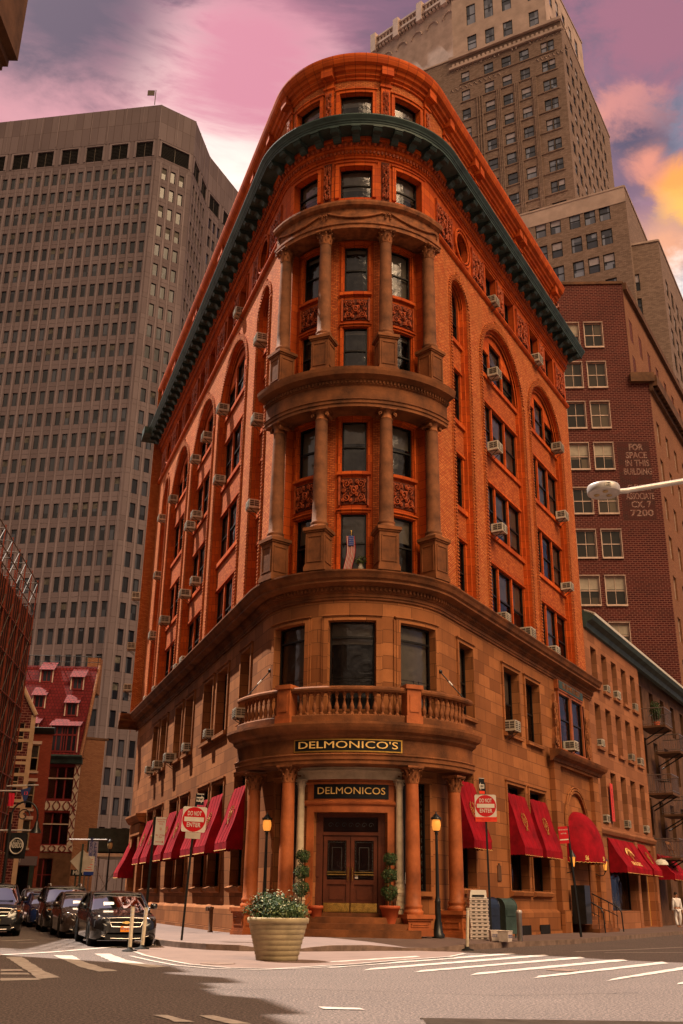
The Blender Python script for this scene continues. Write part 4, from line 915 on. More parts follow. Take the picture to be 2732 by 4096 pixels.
def acs(lst,plan,wall,bayname,group='window air conditioners',grp_prefix=''):
    global ACP_used
    seen={}
    for i,(s,z,off) in enumerate(lst):
        fl=FLN[min(FLN,key=lambda k:abs(k-z))] if plan is MP else ('top','middle','lowest')[0 if z>11 else 1 if z>7 else 2]
        lab='white air conditioner, %s storey, %s, %s'%(fl,bayname(s),wall)
        seen.setdefault(lab,0); seen[lab]+=1
        if seen[lab]>1: lab=lab.replace('white air conditioner','second white air conditioner')
        o=dup(ACP,P3(plan,s,z-.03,off),plan.ang(s),lab,group); k_=rw.uniform(.80,1.0); o.scale=(k_,rw.uniform(.85,1.0),k_)
def bl(s):
    n=[(-33,'far end narrow'),(-30.3,'farthest narrow bay'),(-25.4,'far wide bay'),(-18.8,'middle wide bay'),(-12.1,'near wide bay'),(-6.6,'near narrow bay')]
    return min(n,key=lambda k:abs(k[0]-s))[1]
def bl2(s): # finer for left pane of bay
    b=bl(s); c={'far wide bay':-25.4,'middle wide bay':-18.8,'near wide bay':-12.1}.get(b)
    return b+(' right-hand' if c and s>c else ' left-hand' if c else '')
left=[(-13.8,24.35,-.1),(-20.4,24.35,-.1),(-17.3,24.35,-.1),(-26.9,24.35,-.1),(-13.6,20.4,-.1),(-18.8,20.4,-.1),(-20.6,20.4,-.1),(-30.4,24.3,-.1),(-6.6,24.35,-.1),(-6.6,20.45,-.1),(-10.9,28.25,-.05),(-6.6,16.5,-.1),(-30.3,20.4,-.1),(-20.5,16.5,-.1),(-18.0,16.5,-.1),(-26.4,16.5,-.1),(-30.3,16.5,-.1),(-18.9,12.5,-.1),(-20.6,12.5,-.1),(-27.1,12.5,-.1),(-30.3,12.5,-.1),(-6.7,7.95,0),(-12.2,7.95,-.1),(-16.8,7.95,-.1),(-26.5,7.95,0),(-24.1,7.95,0),(-20.9,7.95,0)]
acs(left,MP,'left street front',bl2)
def br(s): return 'narrow bay' if s<9 else ('first wide bay %s'%('left-hand' if s<11 else 'right-hand') if s<15 else 'second wide bay %s'%('left-hand' if s<18 else 'right-hand'))
acs([(10.6,24.35,-.1),(10.2,20.4,-.1),(10.2,16.5,-.1),(10.2,12.5,-.1),(16.9,28.25,-.05),(10.6,28.25,-.05),(19.9,24.35,-.1),(19.9,20.4,-.1),(19.9,16.5,-.1),(16.9,12.5,-.1),(10.3,8.0,0),(18.0,8.2,.1)],MP,'right street front',br)
ACW=[(WS,.3)]
for s,z in ((.5,20.0),(.6,16.6),(.7,13.9)): dup(ACP,P3(WS,s,z,.05),WS.ang(0),'white air conditioner on the red far wing, %s storey'%('upper' if z>19 else 'middle' if z>15 else 'lower'),'window air conditioners')
# ------------------------------------------------------------------ awnings
def crest(T,mi=1):
    g=MB()
    for sg in (-1,1):
        for k in range(9):
            a=-PI/2+sg*(.25+k*.30); x,y=.21*math.cos(a),.27*math.sin(a); g.tube([T((x,y,.012)),T((x*1.22,y*1.15+.03,.02))],.022,4,mi)
        g.tube([T((.20*math.cos(-PI/2+sg*t*.28),.26*math.sin(-PI/2+sg*t*.28),.012)) for t in range(10)],.012,4,mi)
        g.tube([T((0,-.28,.012)),T((sg*.12,-.44,.012))],.020,4,mi)
    g.tube([T((-.05,-.11,.012)),T((-.05,.11,.012)),T((.05,.08,.012)),T((.08,0,.012)),T((.05,-.08,.012)),T((-.05,-.11,.012))],.014,4,mi)
    return g
def awning(plan,a,b,zt,zb,pr,label,group,val=.25,o0=.02,cresty=True,text=None):
    r=root('awning',label,'awning',P3(plan,(a+b)/2,zb,0),0,group); L=Vector(r.location)
    S=lambda p:(p[0]-L.x,p[1]-L.y,p[2]-L.z)
    Q=lambda s,z,o:S(P3(plan,s,z,o)); n=8
    g=MB(); rows=[]
    for i in range(n+1):
        f=i/n; rows.append([Q(a+(b-a)*j/8,zt+(zb-zt)*f-.05*math.sin(PI*f)-.012*math.sin(j*2.3+i*.9+a),o0+(pr-o0)*f-.05*math.sin(PI*j/8)*math.sin(PI*f)+.012*math.sin(j*3.1+i*1.3+a)) for j in range(9)])
    g.grid(rows,0,True)
    for s in (a,b): g.face([Q(s,zt,o0)]+[Q(s,zt+(zb-zt)*f/n-.05*math.sin(PI*f/n),o0+(pr-o0)*f/n) for f in range(1,n+1)]+[Q(s,zb,o0)],0)
    for j in (0,2,4,6,8): g.tube([tuple(Vector(rows[i][j])+Vector((0,0,.006))) for i in range(n+1)],.010,4,0,False)
    can=g.build('canopy','awning_red',r)
    v=MB(); K=int((b-a)/.055)
    def sc_(f): return zb-val-.035*abs(math.sin(f*(b-a)/.22*PI))
    v.grid([[Q(a+(b-a)*j/K,z if z is not None else sc_(j/K),pr+.012*math.sin(j*1.9)) for j in range(K+1)] for z in (zb,None)],0,True)
    for s in (a,b): v.grid([[Q(s,zb,o0+(pr-o0)*j/12) for j in range(13)],[Q(s,zb-val-.03*abs(math.sin(j*PI/3)),o0+(pr-o0)*j/12) for j in range(13)]],0,True)
    v.tube([Q(a+(b-a)*j/K,sc_(j/K),pr+.01) for j in range(K+1)],.008,4,1)
    v.build('valance',['awning_red','gold_paint'],r)
    if cresty:
        Lh=math.hypot(zt-zb,pr-o0)
        def T(p):
            f=.47-p[1]/Lh; return Q((a+b)/2+p[0],zt+(zb-zt)*f-.05*math.sin(PI*f)+p[2]*.5,o0+(pr-o0)*f+p[2]+.0-.03)
        crest(lambda p:T((p[0]*.95,p[1]*.95,p[2]+.025)),0).build('crest','gold_dull',r)
    if text:
        Lh=math.hypot(zt-zb,pr-o0)
        def T(p):
            f=text[2]-p[1]/Lh; return Q((a+b)/2+p[0],zt+(zb-zt)*f-.05*math.sin(PI*f)+.02,o0+(pr-o0)*f+p[2]+.01)
        t=MB(); t.add(text_mb(text[0],text[1],.004,.004),T)
        if len(text)>3:
            for th,ch in zip(np.linspace(2.5,.64,len(text[3])),text[3]):
                if ch==' ': continue
                R_=.75; t.add(text_mb(ch,.26,.004,.004),(lambda th:(lambda p:T((R_*math.cos(th)+p[0]*math.sin(th)+p[1]*math.cos(th),.25+R_*.8*math.sin(th)-p[0]*math.cos(th)+p[1]*math.sin(th),p[2]))))(th))
        t.build('lettering','gold_paint',r)
    return r
ordn=['nearest','second','third','fourth','fifth','sixth','farthest']
La=[(-7.75,-5.95),(-11.55,-9.5),(-14.25,-12.2),(-18.2,-16.3),(-20.9,-18.95),(-24.9,-22.95),(-27.45,-25.5)]
for i,(a,b) in enumerate(La): awning(MP,a-.02,b+.02,5.22,3.22,.66,'red canvas window awning with gold crest, %s to the portico on the left front'%ordn[i],'red awnings on the left front')
for i,(a,b) in enumerate(((4.9,6.55),(10.0,12.08),(12.58,14.68))): awning(MP,a,b,5.35,3.30,.64,('red awning partly behind the right no entry sign','red awning with gold crest, middle one between right sign and dome awning','red awning with gold crest just left of the domed awning')[i],'red awnings on the right front')
awning(MP,-32.6,-30.9,4.6,2.6,.9,'dark red awning at the far end of the left front beside the globe lamp','red awnings on the left front',cresty=False)
# domed awning over 56
def dome():
    r=root('dome_awning','rounded deep red dome awning marked 56 over the side steps','awning',P3(MP,18.9,3.1,0)); L=Vector(r.location); g=MB()
    Q=lambda s,z,o:(lambda p:(p[0]-L.x,p[1]-L.y,p[2]-L.z))(P3(MP,s,z,o))
    W=1.75; Hh=1.95; D=1.15; rows=[]
    for i in range(13):
        t=PI/2*i/12                                   # from front rim up to the top at the wall
        row=[]
        for j in range(25):
            a=PI*j/24; x=-W*math.cos(a); k=math.sin(a)
            row.append(Q(18.9+x*(1-.0*t),3.35+Hh*math.sin(t)*k**.9,.02+D*math.cos(t)*k**.85))
        rows.append(row)
    g.grid(rows,0,True); g.build('canopy','awning_red',r)
    v=MB(); pts=[]; 
    top=[];bot=[]
    for j in range(61):
        a=PI*j/60; x=-W*math.cos(a); k=max(0,math.sin(a))**.85; top.append(Q(18.9+x,3.36,.03+D*k)); bot.append(Q(18.9+x,3.05-.035*abs(math.sin(j*PI/3)),.04+D*k))
    v.grid([top,bot],0,True); v.tube(bot,.008,4,1); v.build('valance',['awning_red','gold_paint'],r)
    t=MB()
    for txt,a in (('56',.50*PI),('56 BEAVER',.80*PI),('56',.22*PI)):
        mb_=text_mb(txt,.26,.003,.006)
        for_ang=a
        def T(p,a=a):
            aa=a+p[0]/1.85; x=-W*math.cos(aa); k=max(0,math.sin(aa))**.85; return Q(18.9+x,3.20+p[1],.055+D*k+p[2])
        t.add(mb_,T)
    t.build('lettering','gold_paint',r)
dome()
# ================================================================== ground
def flat(name,pts,z,m,kind='structure',parent=None):
    mb=MB(); mb.face([(x,y,z) for x,y in pts]); o=mb.build(name,m,parent)
    if kind: o['kind']=kind
    return o
mb=MB(); mb.face([(-600,-60,0),(600,-60,0),(600,900,0),(-600,900,0)]); tag(mb.build('road','asphalt'),kind='structure')
def gz(x,y): return .15+.15*math.exp(-((x-.65)**2+(y-34.5)**2)/(2*3.2**2))
side_=[]
for s in (-75,-50,-34,-20,-12,-9,-7): side_.append((s,MP.pt(s,3.3)))
for s,p in ((-5.2,(-5.0,31.9)),(-4.2,(-4.2,30.6)),(-3,(-3.4,29.7)),(-2,(-2.5,29.25)),(-1,(-1.3,29.3)),(0,(-.2,29.9)),(.8,(.9,30.5)),(1.6,(1.9,30.8)),(2.4,(2.8,31.1)),(3.2,(3.6,31.7)),(4.2,(4.3,32.7)),(5.5,(5.1,34.0))): side_.append((s,p))
for s in (8,11,15,20,26,34,45,60,80): side_.append((s,MP.pt(s,2.75+.01*s)))
mb=MB(); rows=[]; inner=[MP.pt(s,-.6) for s,_ in side_]
# densify
dens=[]
for (a,pa),(b,pb) in zip(side_,side_[1:]):
    n=max(1,int(math.hypot(pb[0]-pa[0],pb[1]-pa[1])/.6)); n=min(n,12)
    for i in range(n):
        f=i/n; dens.append((a+(b-a)*f,(pa[0]+(pb[0]-pa[0])*f,pa[1]+(pb[1]-pa[1])*f)))
dens.append(side_[-1])
ramp=lambda i: 0
KH=[]
for s,p in dens:
    h=.15
    if -2.0<s<-.2: h=.15*min(1,abs(s+1.1)/.9*.9+.1)
    if 1.2<s<2.9: h=.15*min(1,abs(s-2.05)/.85*.9+.1)
    KH.append(h)
cols=12
rows=[[(lambda x,y:(x,y,(gz(x,y)*(1-(1-j/cols)**3)+KH[i]*(1-j/cols)**3)))(p[0]+(MP.pt(s,-.6)[0]-p[0])*j/cols,p[1]+(MP.pt(s,-.6)[1]-p[1])*j/cols) for j in range(cols+1)] for i,(s,p) in enumerate(dens)]
mb.grid(rows,0,True); tag(mb.build('sidewalk','sidewalk_concrete'),kind='structure')
def offs(pts,d):
    out=[]
    for i,p in enumerate(pts):
        a=pts[max(0,i-1)]; b=pts[min(len(pts)-1,i+1)]; dx,dy=b[0]-a[0],b[1]-a[1]; l=math.hypot(dx,dy); out.append((p[0]+dy/l*d,p[1]-dx/l*d))
    return out
pc=[p for s,p in dens]; oc=offs(pc,.15)
mb=MB(); mb.grid([[ (p[0],p[1],0),(p[0]-(p[0]-q[0])*0,p[1],KH[i]+.004),(q[0]*-1+2*p[0],2*p[1]-q[1],KH[i]+.006)] for i,(p,q) in enumerate(zip(pc,oc))]); mb2=MB()
rows=[[(q[0],q[1],0),(q[0],q[1],KH[i]+.003),(p[0],p[1],KH[i]+.003)] for i,(p,q) in enumerate(zip(pc,oc))]
mb2.grid(rows); tag(mb2.build('kerb','kerb_stone'),kind='structure')
# painted kerb extension and its lines
ext=[(-5.0,31.6),(-5.25,29.6),(-5.1,28.0),(-4.55,26.3),(-3.8,24.6),(-3.0,23.0),(-2.1,22.1),(-1.2,22.0),(-.5,22.9),(.33,23.9),(1.5,25.8),(2.9,27.8),(3.5,29.6),(3.6,31.4),(2.6,31.4),(-.2,31),(-2.5,30.5),(-4,31.5)]
flat('painted_pavement',ext,.006,'painted_extension')
def strip(pts,w,z,m='road_paint',name='road_marking'):
    a=offs(pts,w/2); b=offs(pts,-w/2); rr=random.Random(len(pts)*7+int(w*100))
    mb=MB()
    for i in range(len(pts)-1): mb.face([(*a[i],z),(*a[i+1],z),(*b[i+1],z),(*b[i],z)])
    return tag(mb.build(name,m),kind='structure')
strip(ext[2:13],.11,.012); strip([(x*1.0+(-.28 if x<-1 else .1),y-.32) for x,y in ext[3:12]],.11,.010)
def poly(px,z=.010,name='crossing_stripe'):
    P=[gp(x,y) for x,y in px]; out=[]; rr=random.Random(int(px[0][0]))
    for i,p in enumerate(P):
        q=P[(i+1)%len(P)]; n=max(1,int(math.hypot(q[0]-p[0],q[1]-p[1])/.25))
        for k in range(n):
            f=k/n; j=.018; out.append((p[0]+(q[0]-p[0])*f+rr.uniform(-j,j),p[1]+(q[1]-p[1])*f+rr.uniform(-j,j)*2))
    flat(name,out,z,'road_paint')
for q in ([(22,3829),(88,3829),(130,3858),(175,3885),(240,3912),(150,3918),(110,3885),(60,3855)],
          [(212,3823),(290,3823),(340,3850),(400,3870),(472,3886),(395,3889),(315,3868),(265,3845)],
          [(378,3816),(440,3816),(500,3840),(580,3856),(680,3870),(590,3872),(500,3858),(440,3845)],
          [(0,3879),(85,3879),(95,3885),(0,3886)],[(0,3893),(112,3893),(120,3900),(0,3900)],[(0,3915),(140,3914),(165,3922),(0,3925)],
          [(615,4062),(668,4062),(780,4092),(700,4092)],[(798,4065),(850,4065),(1010,4100),(920,4100)],
          [(1278,4030),(1440,4034),(1465,4042),(1290,4038)]): poly(q)
strip([gp(-60,3825),gp(200,3810),gp(420,3792),gp(640,3778)],.28,.010)
strip([gp(0,3765),gp(60,3763),gp(130,3760)],.25,.010); strip([gp(70,3773),gp(150,3772)],.16,.011)
def cr(x,y): return (1300+x/.6257,3500+y/.6257)
for i,(l,r_,w) in enumerate([((0,219),(228,205),4),((0,233),(465,198),6),((95,238),(550,202),7),((222,243),(638,208),7),((362,250),(745,214),8),((517,258),(845,221),8),((700,265),(905,233),9),((880,272),(930,268),9)]):
    (x0,y0),(x1,y1)=cr(*l),cr(*r_); h=w/.6257/2
    poly([(x0,y0+h*.6),(x0+30,y0-h),(x1,y1-h*.8),(x1+20,y1+h*.3)],.010)
strip([gp(1900,3828),gp(2200,3800),gp(2500,3812),gp(2732,3822)],.12,.010) if False else None
strip([gp(2300,3808),gp(2560,3798),gp(2732,3790)],.14,.010); strip([gp(2420,3812),gp(2732,3811)],.14,.010)
# manholes and gratings
mb=MB(); x0,y0=gp(1690,4078); x1,y1=gp(2450,4110)
for k in range(10): mb.box(x0,x1+1,y0-.9+.09*k,y0-.9+.09*k+.022,.004,.016)
mb.box(x0-.03,x1+1,y0,y0+.03,.004,.016); o=mb.build('street_grating','steel'); tag(o,'long steel street grating at the bottom edge of the road','grating')
for (x,y,r,lab) in ((870,3856,.38,'round manhole cover beside the painted lines left of the planter'),(2250,3882,.34,'round manhole cover between the right crossing stripes')):
    mb=MB(); mb.lathe([(r,.008),(r,.016),(r*.93,.018),(r*.9,.013),(.01,.013)],(0,0,0),24); mb.build('manhole_cover','kerb_stone',None,(*gp(x,y),0)); tag(bpy.data.objects[-1] if False else [o for o in bpy.data.objects if o.name.startswith('manhole_cover')][-1],lab,'manhole cover',)
def crack(pts,w,z=.006,seed=1):
    rr=random.Random(seed); out=[]
    for (a,b) in zip(pts,pts[1:]):
        n=max(2,int(math.hypot(b[0]-a[0],b[1]-a[1])/.18))
        for i in range(n): f=i/n; out.append((a[0]+(b[0]-a[0])*f+rr.uniform(-.05,.05),a[1]+(b[1]-a[1])*f+rr.uniform(-.05,.05)))
    strip(out,w,z,'rubber','tar_crack')
crack([(-3,16.5),(-.5,17.3),(2.5,16.6),(5,17.6)],.018,seed=1); 

# opposite pavements
flat('far_sidewalk',[(-13.9,20),(-15.5,55),(-20,92),(-45,92),(-45,20)],.14,'sidewalk_concrete')
flat('cross_sidewalk',[(-22,84),(-19,84),(-18,110),(-30,110)],.15,'sidewalk_concrete') if False else None
# ================================================================== background buildings
def wins_to(parent,lst,plan_of,mats,name='window',nmax=100,frame=.0,depth=.0):
    """lst of (plan,s0,s1,z0,z1,off)"""
    lst=sorted(lst,key=lambda w:(lambda p:(p[0]**2+p[1]**2+(w[3]-EYE)**2)/((w[2]-w[1])*(w[4]-w[3])))(w[0].pt(w[1])))
    def one(mb,w):
        plan,a,b,c,d,off=w[:6]; st=w[6] if len(w)>6 else ''
        fbox(mb,plan,a,b,c,d,off-.03,off,0)
        if frame:
            t=frame; z=(c+d)/2
            for q in ((a,a+t,c,d),(b-t,b,c,d),(a,b,c,c+t),(a,b,d-t,d),(a,b,z-t/2,z+t/2)): fbox(mb,plan,*q,off,off+.05,1)
            if 'm' in st:
                m=(a+b)/2; fbox(mb,plan,m-.02,m+.02,c,d,off,off+.04,1)
        if 'l' in st: fbox(mb,plan,a+.15,b-.1,c+(d-c)*.62,c+(d-c)*.70,off,off+.01,2)
        if 'b' in st: fbox(mb,plan,a+.02,b-.02,d-(d-c)*.45,d-.02,off,off+.01,3)
    for w in lst[:nmax]: mb=MB(); one(mb,w); mb.build(name,mats,parent)
    if len(lst)>nmax:
        mb=MB()
        for w in lst[nmax:]: one(mb,w)
        tag(mb.build('windows',mats,parent),kind='stuff')
rb=random.Random(11)
# ---- tall brown office tower
D_=137/100.
Tt=EYE+(94.5-EYE)*D_
tp=[(-44.89,103.53),(-23.44,100.0),(-19.44,102.8),(-18.4,109.4),(-15.4,116.8)]
tp=[(x*D_,y*D_) for x,y in tp]
tp=[(tp[0][0]*1.35+ -tp[1][0]*.35,tp[0][1]*1.35-tp[1][1]*.35)]+tp[1:4]+[(tp[3][0]+14,tp[3][1]+32)]
TW=root('office_tower','tall brown concrete office tower with rows of narrow windows and blank louvred top','office tower',(tp[1][0],tp[1][1],0)); TO=Vector(TW.location)
class LL(Line):
    def pt(s,t,off=0): x,y=Line.pt(s,t,off); return (x-TO.x,y-TO.y)
tw=[]; wm=MB(); fm=MB(); lm=MB()
zt0=EYE+(85.2-EYE)*D_
for fi,(p,q) in enumerate(zip(tp,tp[1:])):
    L_=math.hypot(q[0]-p[0],q[1]-p[1]); az=math.atan2(q[0]-p[0],q[1]-p[1]); pln=LL(p,az,1)
    pitch=1.52 if fi!=1 else 1.62; n=int((L_-.6)/pitch); s_off=(L_-n*pitch)/2; ops=[]
    fl=[zt0-3.80*k for k in range(34) if zt0-3.80*k-2.3>4]
    for zz in fl:
        for k in range(n):
            a=s_off+k*pitch+.34; ops.append((a,a+.86,zz-2.3,zz))
            r_=rb.random(); tw.append((pln,a,a+.86,zz-2.3,zz,-.20,('b' if r_<.14 else '')))
    lo=[]; lp=2*1.62 if fi==1 else 4.4
    nl=max(1,int(L_/ (6.0 if fi==1 else 4.4))); sp=L_/nl
    for k in range(nl): lo.append((k*sp+.75,(k+1)*sp-.75,zt0+1.9,zt0+5.0))
    fwall(wm,pln,0,L_,0,Tt,ops+lo,0,.3,0,0)
    for k in range(n+1):
        s=s_off+k*pitch
        fbox(fm,pln,s-.13,s+.13,0,zt0+.9,0,.07,0)
    for z in fl: fbox(fm,pln,0,L_,z+.75,z+.80,0,.03,0)
    k=0; s=0
    while s<L_: fbox(fm,pln,s,s+.12,zt0+5.9,Tt,0,.06,0); s+=L_/max(1,int(L_/2.9))
    for a,b,c,d in lo:
        fbox(lm,pln,a,b,c,d,-.28,-.2,0); frame_moulding(fm,pln,a,b,c,d,.35,0,.10,0,False)
        for j in range(10): fbox(lm,pln,a,b,c+.3*j,c+.3*j+.12,-.2,-.12,0)
        fbox(lm,pln,(a+b)/2-.04,(a+b)/2+.04,c,d,-.2,-.1,1)
wm.build('tower_wall','tower_concrete',TW); fm.build('pier_ribs','tower_fin',TW); lm.build('louvre_band',['room_dark','ac_dark'],TW)
mb=MB(); mb.face([(x-TO.x,y-TO.y,Tt) for x,y in tp]+[(-40-TO.x,200-TO.y,Tt),(-90-TO.x,200-TO.y,Tt)]); mb.build('tower_roof','tower_fin',TW)
wins_to(TW,tw,None,['tower_glass','dark_frame','office_light','room_grey'],nmax=100)
mb=MB(); mb.tube([(-1.2,0,Tt),(-1.2,0,Tt+3.2)],.08,6); mb.box(-2.6,-1.4,-.06,.06,Tt+2.0,Tt+3.1); mb.build('rooftop_antenna','ac_dark',TW)
# ---- tan tower with set-backs
def block(name,parent,tops,z,base,mats,rows,colsf,frame=.1,extra=None,wmat=('sky_glass','dark_frame','office_light','blind_beige')):
    """tops = corner points left->right seen from the street"""
    O=Vector(parent.location); out=[]
    wmb=MB(); pls=[]
    for p,q in zip(tops,tops[1:]):
        L_=math.hypot(q[0]-p[0],q[1]-p[1]); az=math.atan2(q[0]-p[0],q[1]-p[1]); pl_=Line((p[0]-O.x,p[1]-O.y),az,1); pls.append((pl_,L_))
    ws=[]
    for i,(pl_,L_) in enumerate(pls):
        ops=[]
        for (a,b) in colsf[i]:
            for (c,d) in rows: ops.append((a,b,c,d)); ws.append((pl_,a,b,c,d,-.16,rb.choice(['','','b'])))
        fwall(wmb,pl_,0,L_,base,z,ops,0,.2,0,0)
        fbox(wmb,pl_,0,L_,z,z+.25,-.4,.12,1)
    wmb.face([(x-O.x,y-O.y,z) for x,y in tops]+[(tops[0][0]-O.x+ (tops[-1][0]-tops[-2][0]),tops[0][1]-O.y+(tops[-1][1]-tops[-2][1]),z)],1)
    wmb.build('wall',mats,parent); 
    return pls,ws
TN=root('tan_tower','tan brick setback skyscraper with bluish sash windows behind the green cornice','skyscraper',(31,112,0))
zm=122.8
mp0=(31.1-math.sin(R(118.3))*28,112-math.cos(R(118.3))*28); mtops=[mp0,(31.1,112.0),(42.6+2,132.9+3.6)]
# survey window columns on the main front
def hitp(pln,px,py,O):
    d=ray(px,py); n=pln.n; p0=(pln.p[0]+O.x,pln.p[1]+O.y); t=(p0[0]*n[0]+p0[1]*n[1])/(d.x*n[0]+d.y*n[1]); x,y=d.x*t,d.y*t; return ((x-p0[0])*pln.u[0]+(y-p0[1])*pln.u[1],EYE+d.z*t)
O_=Vector(TN.location)
pl0=Line((mp0[0]-O_.x,mp0[1]-O_.y),math.atan2(mtops[1][0]-mp0[0],mtops[1][1]-mp0[1]),1)
cc=lambda x,y:(1400+x/1.1772,y/1.1772)
colx=[((527,480),1.35),((637,478),1.5),((722,470),1.5),((808,460),1.5),((915,470),1.0),((948,465),1.0)]
mcols=[]
for (x,y),w in colx: s,z=hitp(pl0,*cc(x,y),O_); mcols.append((s,s+w))
rowz=[hitp(pl0,*cc(910,yy),O_)[1] for yy in (200,290,382,472,567,665,768,868)]
ph=(rowz[0]-rowz[-1])/7; mrows=[(rowz[0]-k*ph-2.0,rowz[0]-k*ph+.0) for k in range(16)]
sidec=[(1.5+2.6*k,2.9+2.6*k) for k in range(9)]
pls,ws=block('main',TN,mtops,zm,40,['tan_brick','tan_pale'],mrows,[mcols,sidec])
rib=MB()
for a,b in ((mcols[0][1]+.9,mcols[1][0]-.25),(mcols[1][1]+.25,mcols[2][0]-.25),(mcols[2][1]+.25,mcols[3][0]-.25),(mcols[3][1]+.25,mcols[3][1]+.9)):
    n=3
    for k in range(n): s=a+(b-a)*(k+.5)/n; fbox(rib,pls[0][0],s-.09,s+.09,60,mrows[1][0],0,.16)
for c,d in mrows: 
    fbox(rib,pls[0][0],mcols[0][0]-.2,mcols[-1][1]+.3,c-.22,c-.04,0,.12)
rib.build('pier_ribs','tan_brick',TN)
dec=MB()
for z in (mrows[0][1]+.9,mrows[1][1]+.7): 
    for k in range(11): s=mcols[0][0]-2+k*.75; dec.tube([P3(pls[0][0],s,z-.3,.03),P3(pls[0][0],s+.37,z+.3,.03),P3(pls[0][0],s+.75,z-.3,.03)],.06,4)
    for k in range(9): s=mcols[4][0]-1+k*.6; dec.tube([P3(pls[0][0],s,z-.3,.03),P3(pls[0][0],s+.3,z+.3,.03),P3(pls[0][0],s+.6,z-.3,.03)],.06,4)
L0=pls[0][1]
fbox(dec,pls[0][0],L0-17.5,L0+.2,zm-2.1,zm-1.7,0,.35); fbox(dec,pls[0][0],L0-17.5,L0+.2,zm-.3,zm+.2,0,.45)
for k in range(24): fbox(dec,pls[0][0],L0-17+.7*k,L0-16.65+.7*k,zm-1.7,zm-1.2,0,.3)
for k in range(3):
    s=(mcols[1+k][0]+mcols[1+k][1])/2; dec.tube([P3(pls[0][0],s-1.1*math.cos(PI*t/10),mrows[0][1]+.6+1.1*math.sin(PI*t/10),.05) for t in range(11)],.12,5)
dec.build('decorative_brick','tan_pale',TN)
# penthouse storeys above the main block, and the far left shoulder
up=[(mtops[1][0]-math.sin(R(118.3))*16.2-.5,mtops[1][1]-math.cos(R(118.3))*16.2+1.0),(mtops[1][0]-math.sin(R(118.3))*1.6-.2,mtops[1][1]-math.cos(R(118.3))*1.6+.8),(mtops[1][0]+8,mtops[1][1]+17)]
ucols=[(s,s+1.5) for s in (2.4,5.3,8.2,12.3)]
_,ws2=block('up',TN,up,zm+13,zm-1,['tan_pale','tan_pale'],[(zm+1.2,zm+4.2),(zm+6.5,zm+10.5)],[ucols,[(2+3*k,3.4+3*k) for k in range(5)]])
ws+=ws2
wins_to(TN,ws,None,['sky_glass','dark_frame','office_light','blind_pale'],nmax=100,frame=.10)
LS=root('ornate_tower','distant pinkish stone tower with crenellated top behind the building roof','tower',(12,150,0)); O_=Vector(LS.location)
a=atY(1497,148,150); b_=gp(1800,-60,a[2]); a=(a[0],a[1],a[2]+3.6); lt=[(a[0],150),(a[0]+24*math.sin(math.atan2(b_[0]-a[0],b_[1]-150)),150+24*math.cos(math.atan2(b_[0]-a[0],b_[1]-150))),(a[0]+40,175)]
_,w3=block('x',LS,lt,a[2]-6,60,['tan_pale','tan_pale'],[],[[],[]])
pl_=_[0][0]; mb=MB()
for k in range(30):
    fbox(mb,pl_,k*.8,k*.8+.5,a[2]-7.6,a[2]-6.9,0,.5); fbox(mb,pl_,k*.8,k*.8+.25,a[2]-6,a[2]-4.9,-.5,.4)
fbox(mb,pl_,0,24,a[2]-6.9,a[2]-6.4,0,.7); fbox(mb,pl_,0,24,a[2]-4.9,a[2]-4.5,-.6,.5)
for k in range(5): fbox(mb,pl_,k*5.6-.3,k*5.6+.9,a[2]-8,a[2]-3.6,-.6,.8)
fbox(mb,pl_,3,24,a[2]-5,a[2]-1.0,-8,-3)
for k in range(5): fbox(mb,pl_,3.4+3.2*k,4.4+3.2*k,a[2]-3.4,a[2]-2,-3.02,-2.9)
for k in range(6): mb.tube([P3(pl_,2+3.6*k+t*0,a[2]-14,.1),P3(pl_,2+3.6*k,a[2]-11,.1),P3(pl_,3.2+3.6*k,a[2]-9.8,.1),P3(pl_,4.4+3.6*k,a[2]-11,.1),P3(pl_,4.4+3.6*k,a[2]-14,.1)],.16,5)if False else None
for k in range(6):
    mb.tube([P3(pl_,3.2+3.6*k+1.2*math.cos(PI*t/10),a[2]-11+1.2*math.sin(PI*t/10),.1) for t in range(11)],.15,5)
mb.build('parapet','tan_pale',LS)
# shoulder slab between (left of the main front)
SH=root('tower_shoulder','pale brick shoulder wall left of the tan tower front, partly hidden by the round attic','building',(10,124,0)); O_=Vector(SH.location)
q0=(mp0[0]-1,mp0[1]+1.5); sh=[(q0[0]-6,q0[1]+5),(q0[0]+11.7,q0[1]-4.6),(q0[0]+18,q0[1]+10)]
zsh=atY(1780,250,119)[2]; block('s',SH,sh,zsh,40,['tan_pale','tan_pale'],[],[[],[]])
# lower block
LK=.90; LB=root('tan_block','lower flat tan brick block with bluish windows stepping in front of the tan tower','building',(38.9*LK,115*LK,0)); O_=Vector(LB.location)
z2=EYE+(95.1-EYE)*LK; d0=(math.sin(R(116.9)),math.cos(R(116.9))); lt=[((38.9-d0[0]*26)*LK,(115-d0[1]*26)*LK),(38.9*LK,115.0*LK),(47.5*LK,130.7*LK)]
pl0=Line((lt[0][0]-O_.x,lt[0][1]-O_.y),math.atan2(lt[1][0]-lt[0][0],lt[1][1]-lt[0][1]),1)
lc=[]
for x,y in ((871,1060),(940,1045),(1030,1015),(1100,995),(1168,965)): s,_z=hitp(pl0,*cc(x,y),O_); lc.append((s,s+1.4))
lc=[(lc[0][0]-6,lc[0][0]-4.5),(lc[0][0]-3,lc[0][0]-1.5)]+lc
lz=[hitp(pl0,*cc(1190,yy),O_)[1] for yy in (968,1320)]; ph=(lz[0]-lz[1])/3; lrows=[(lz[0]-ph*k-2.3,lz[0]-ph*k) for k in range(14)]
pls,ws=block('l',LB,lt,z2,20,['tan_brick','tan_pale'],lrows,[lc,[]])
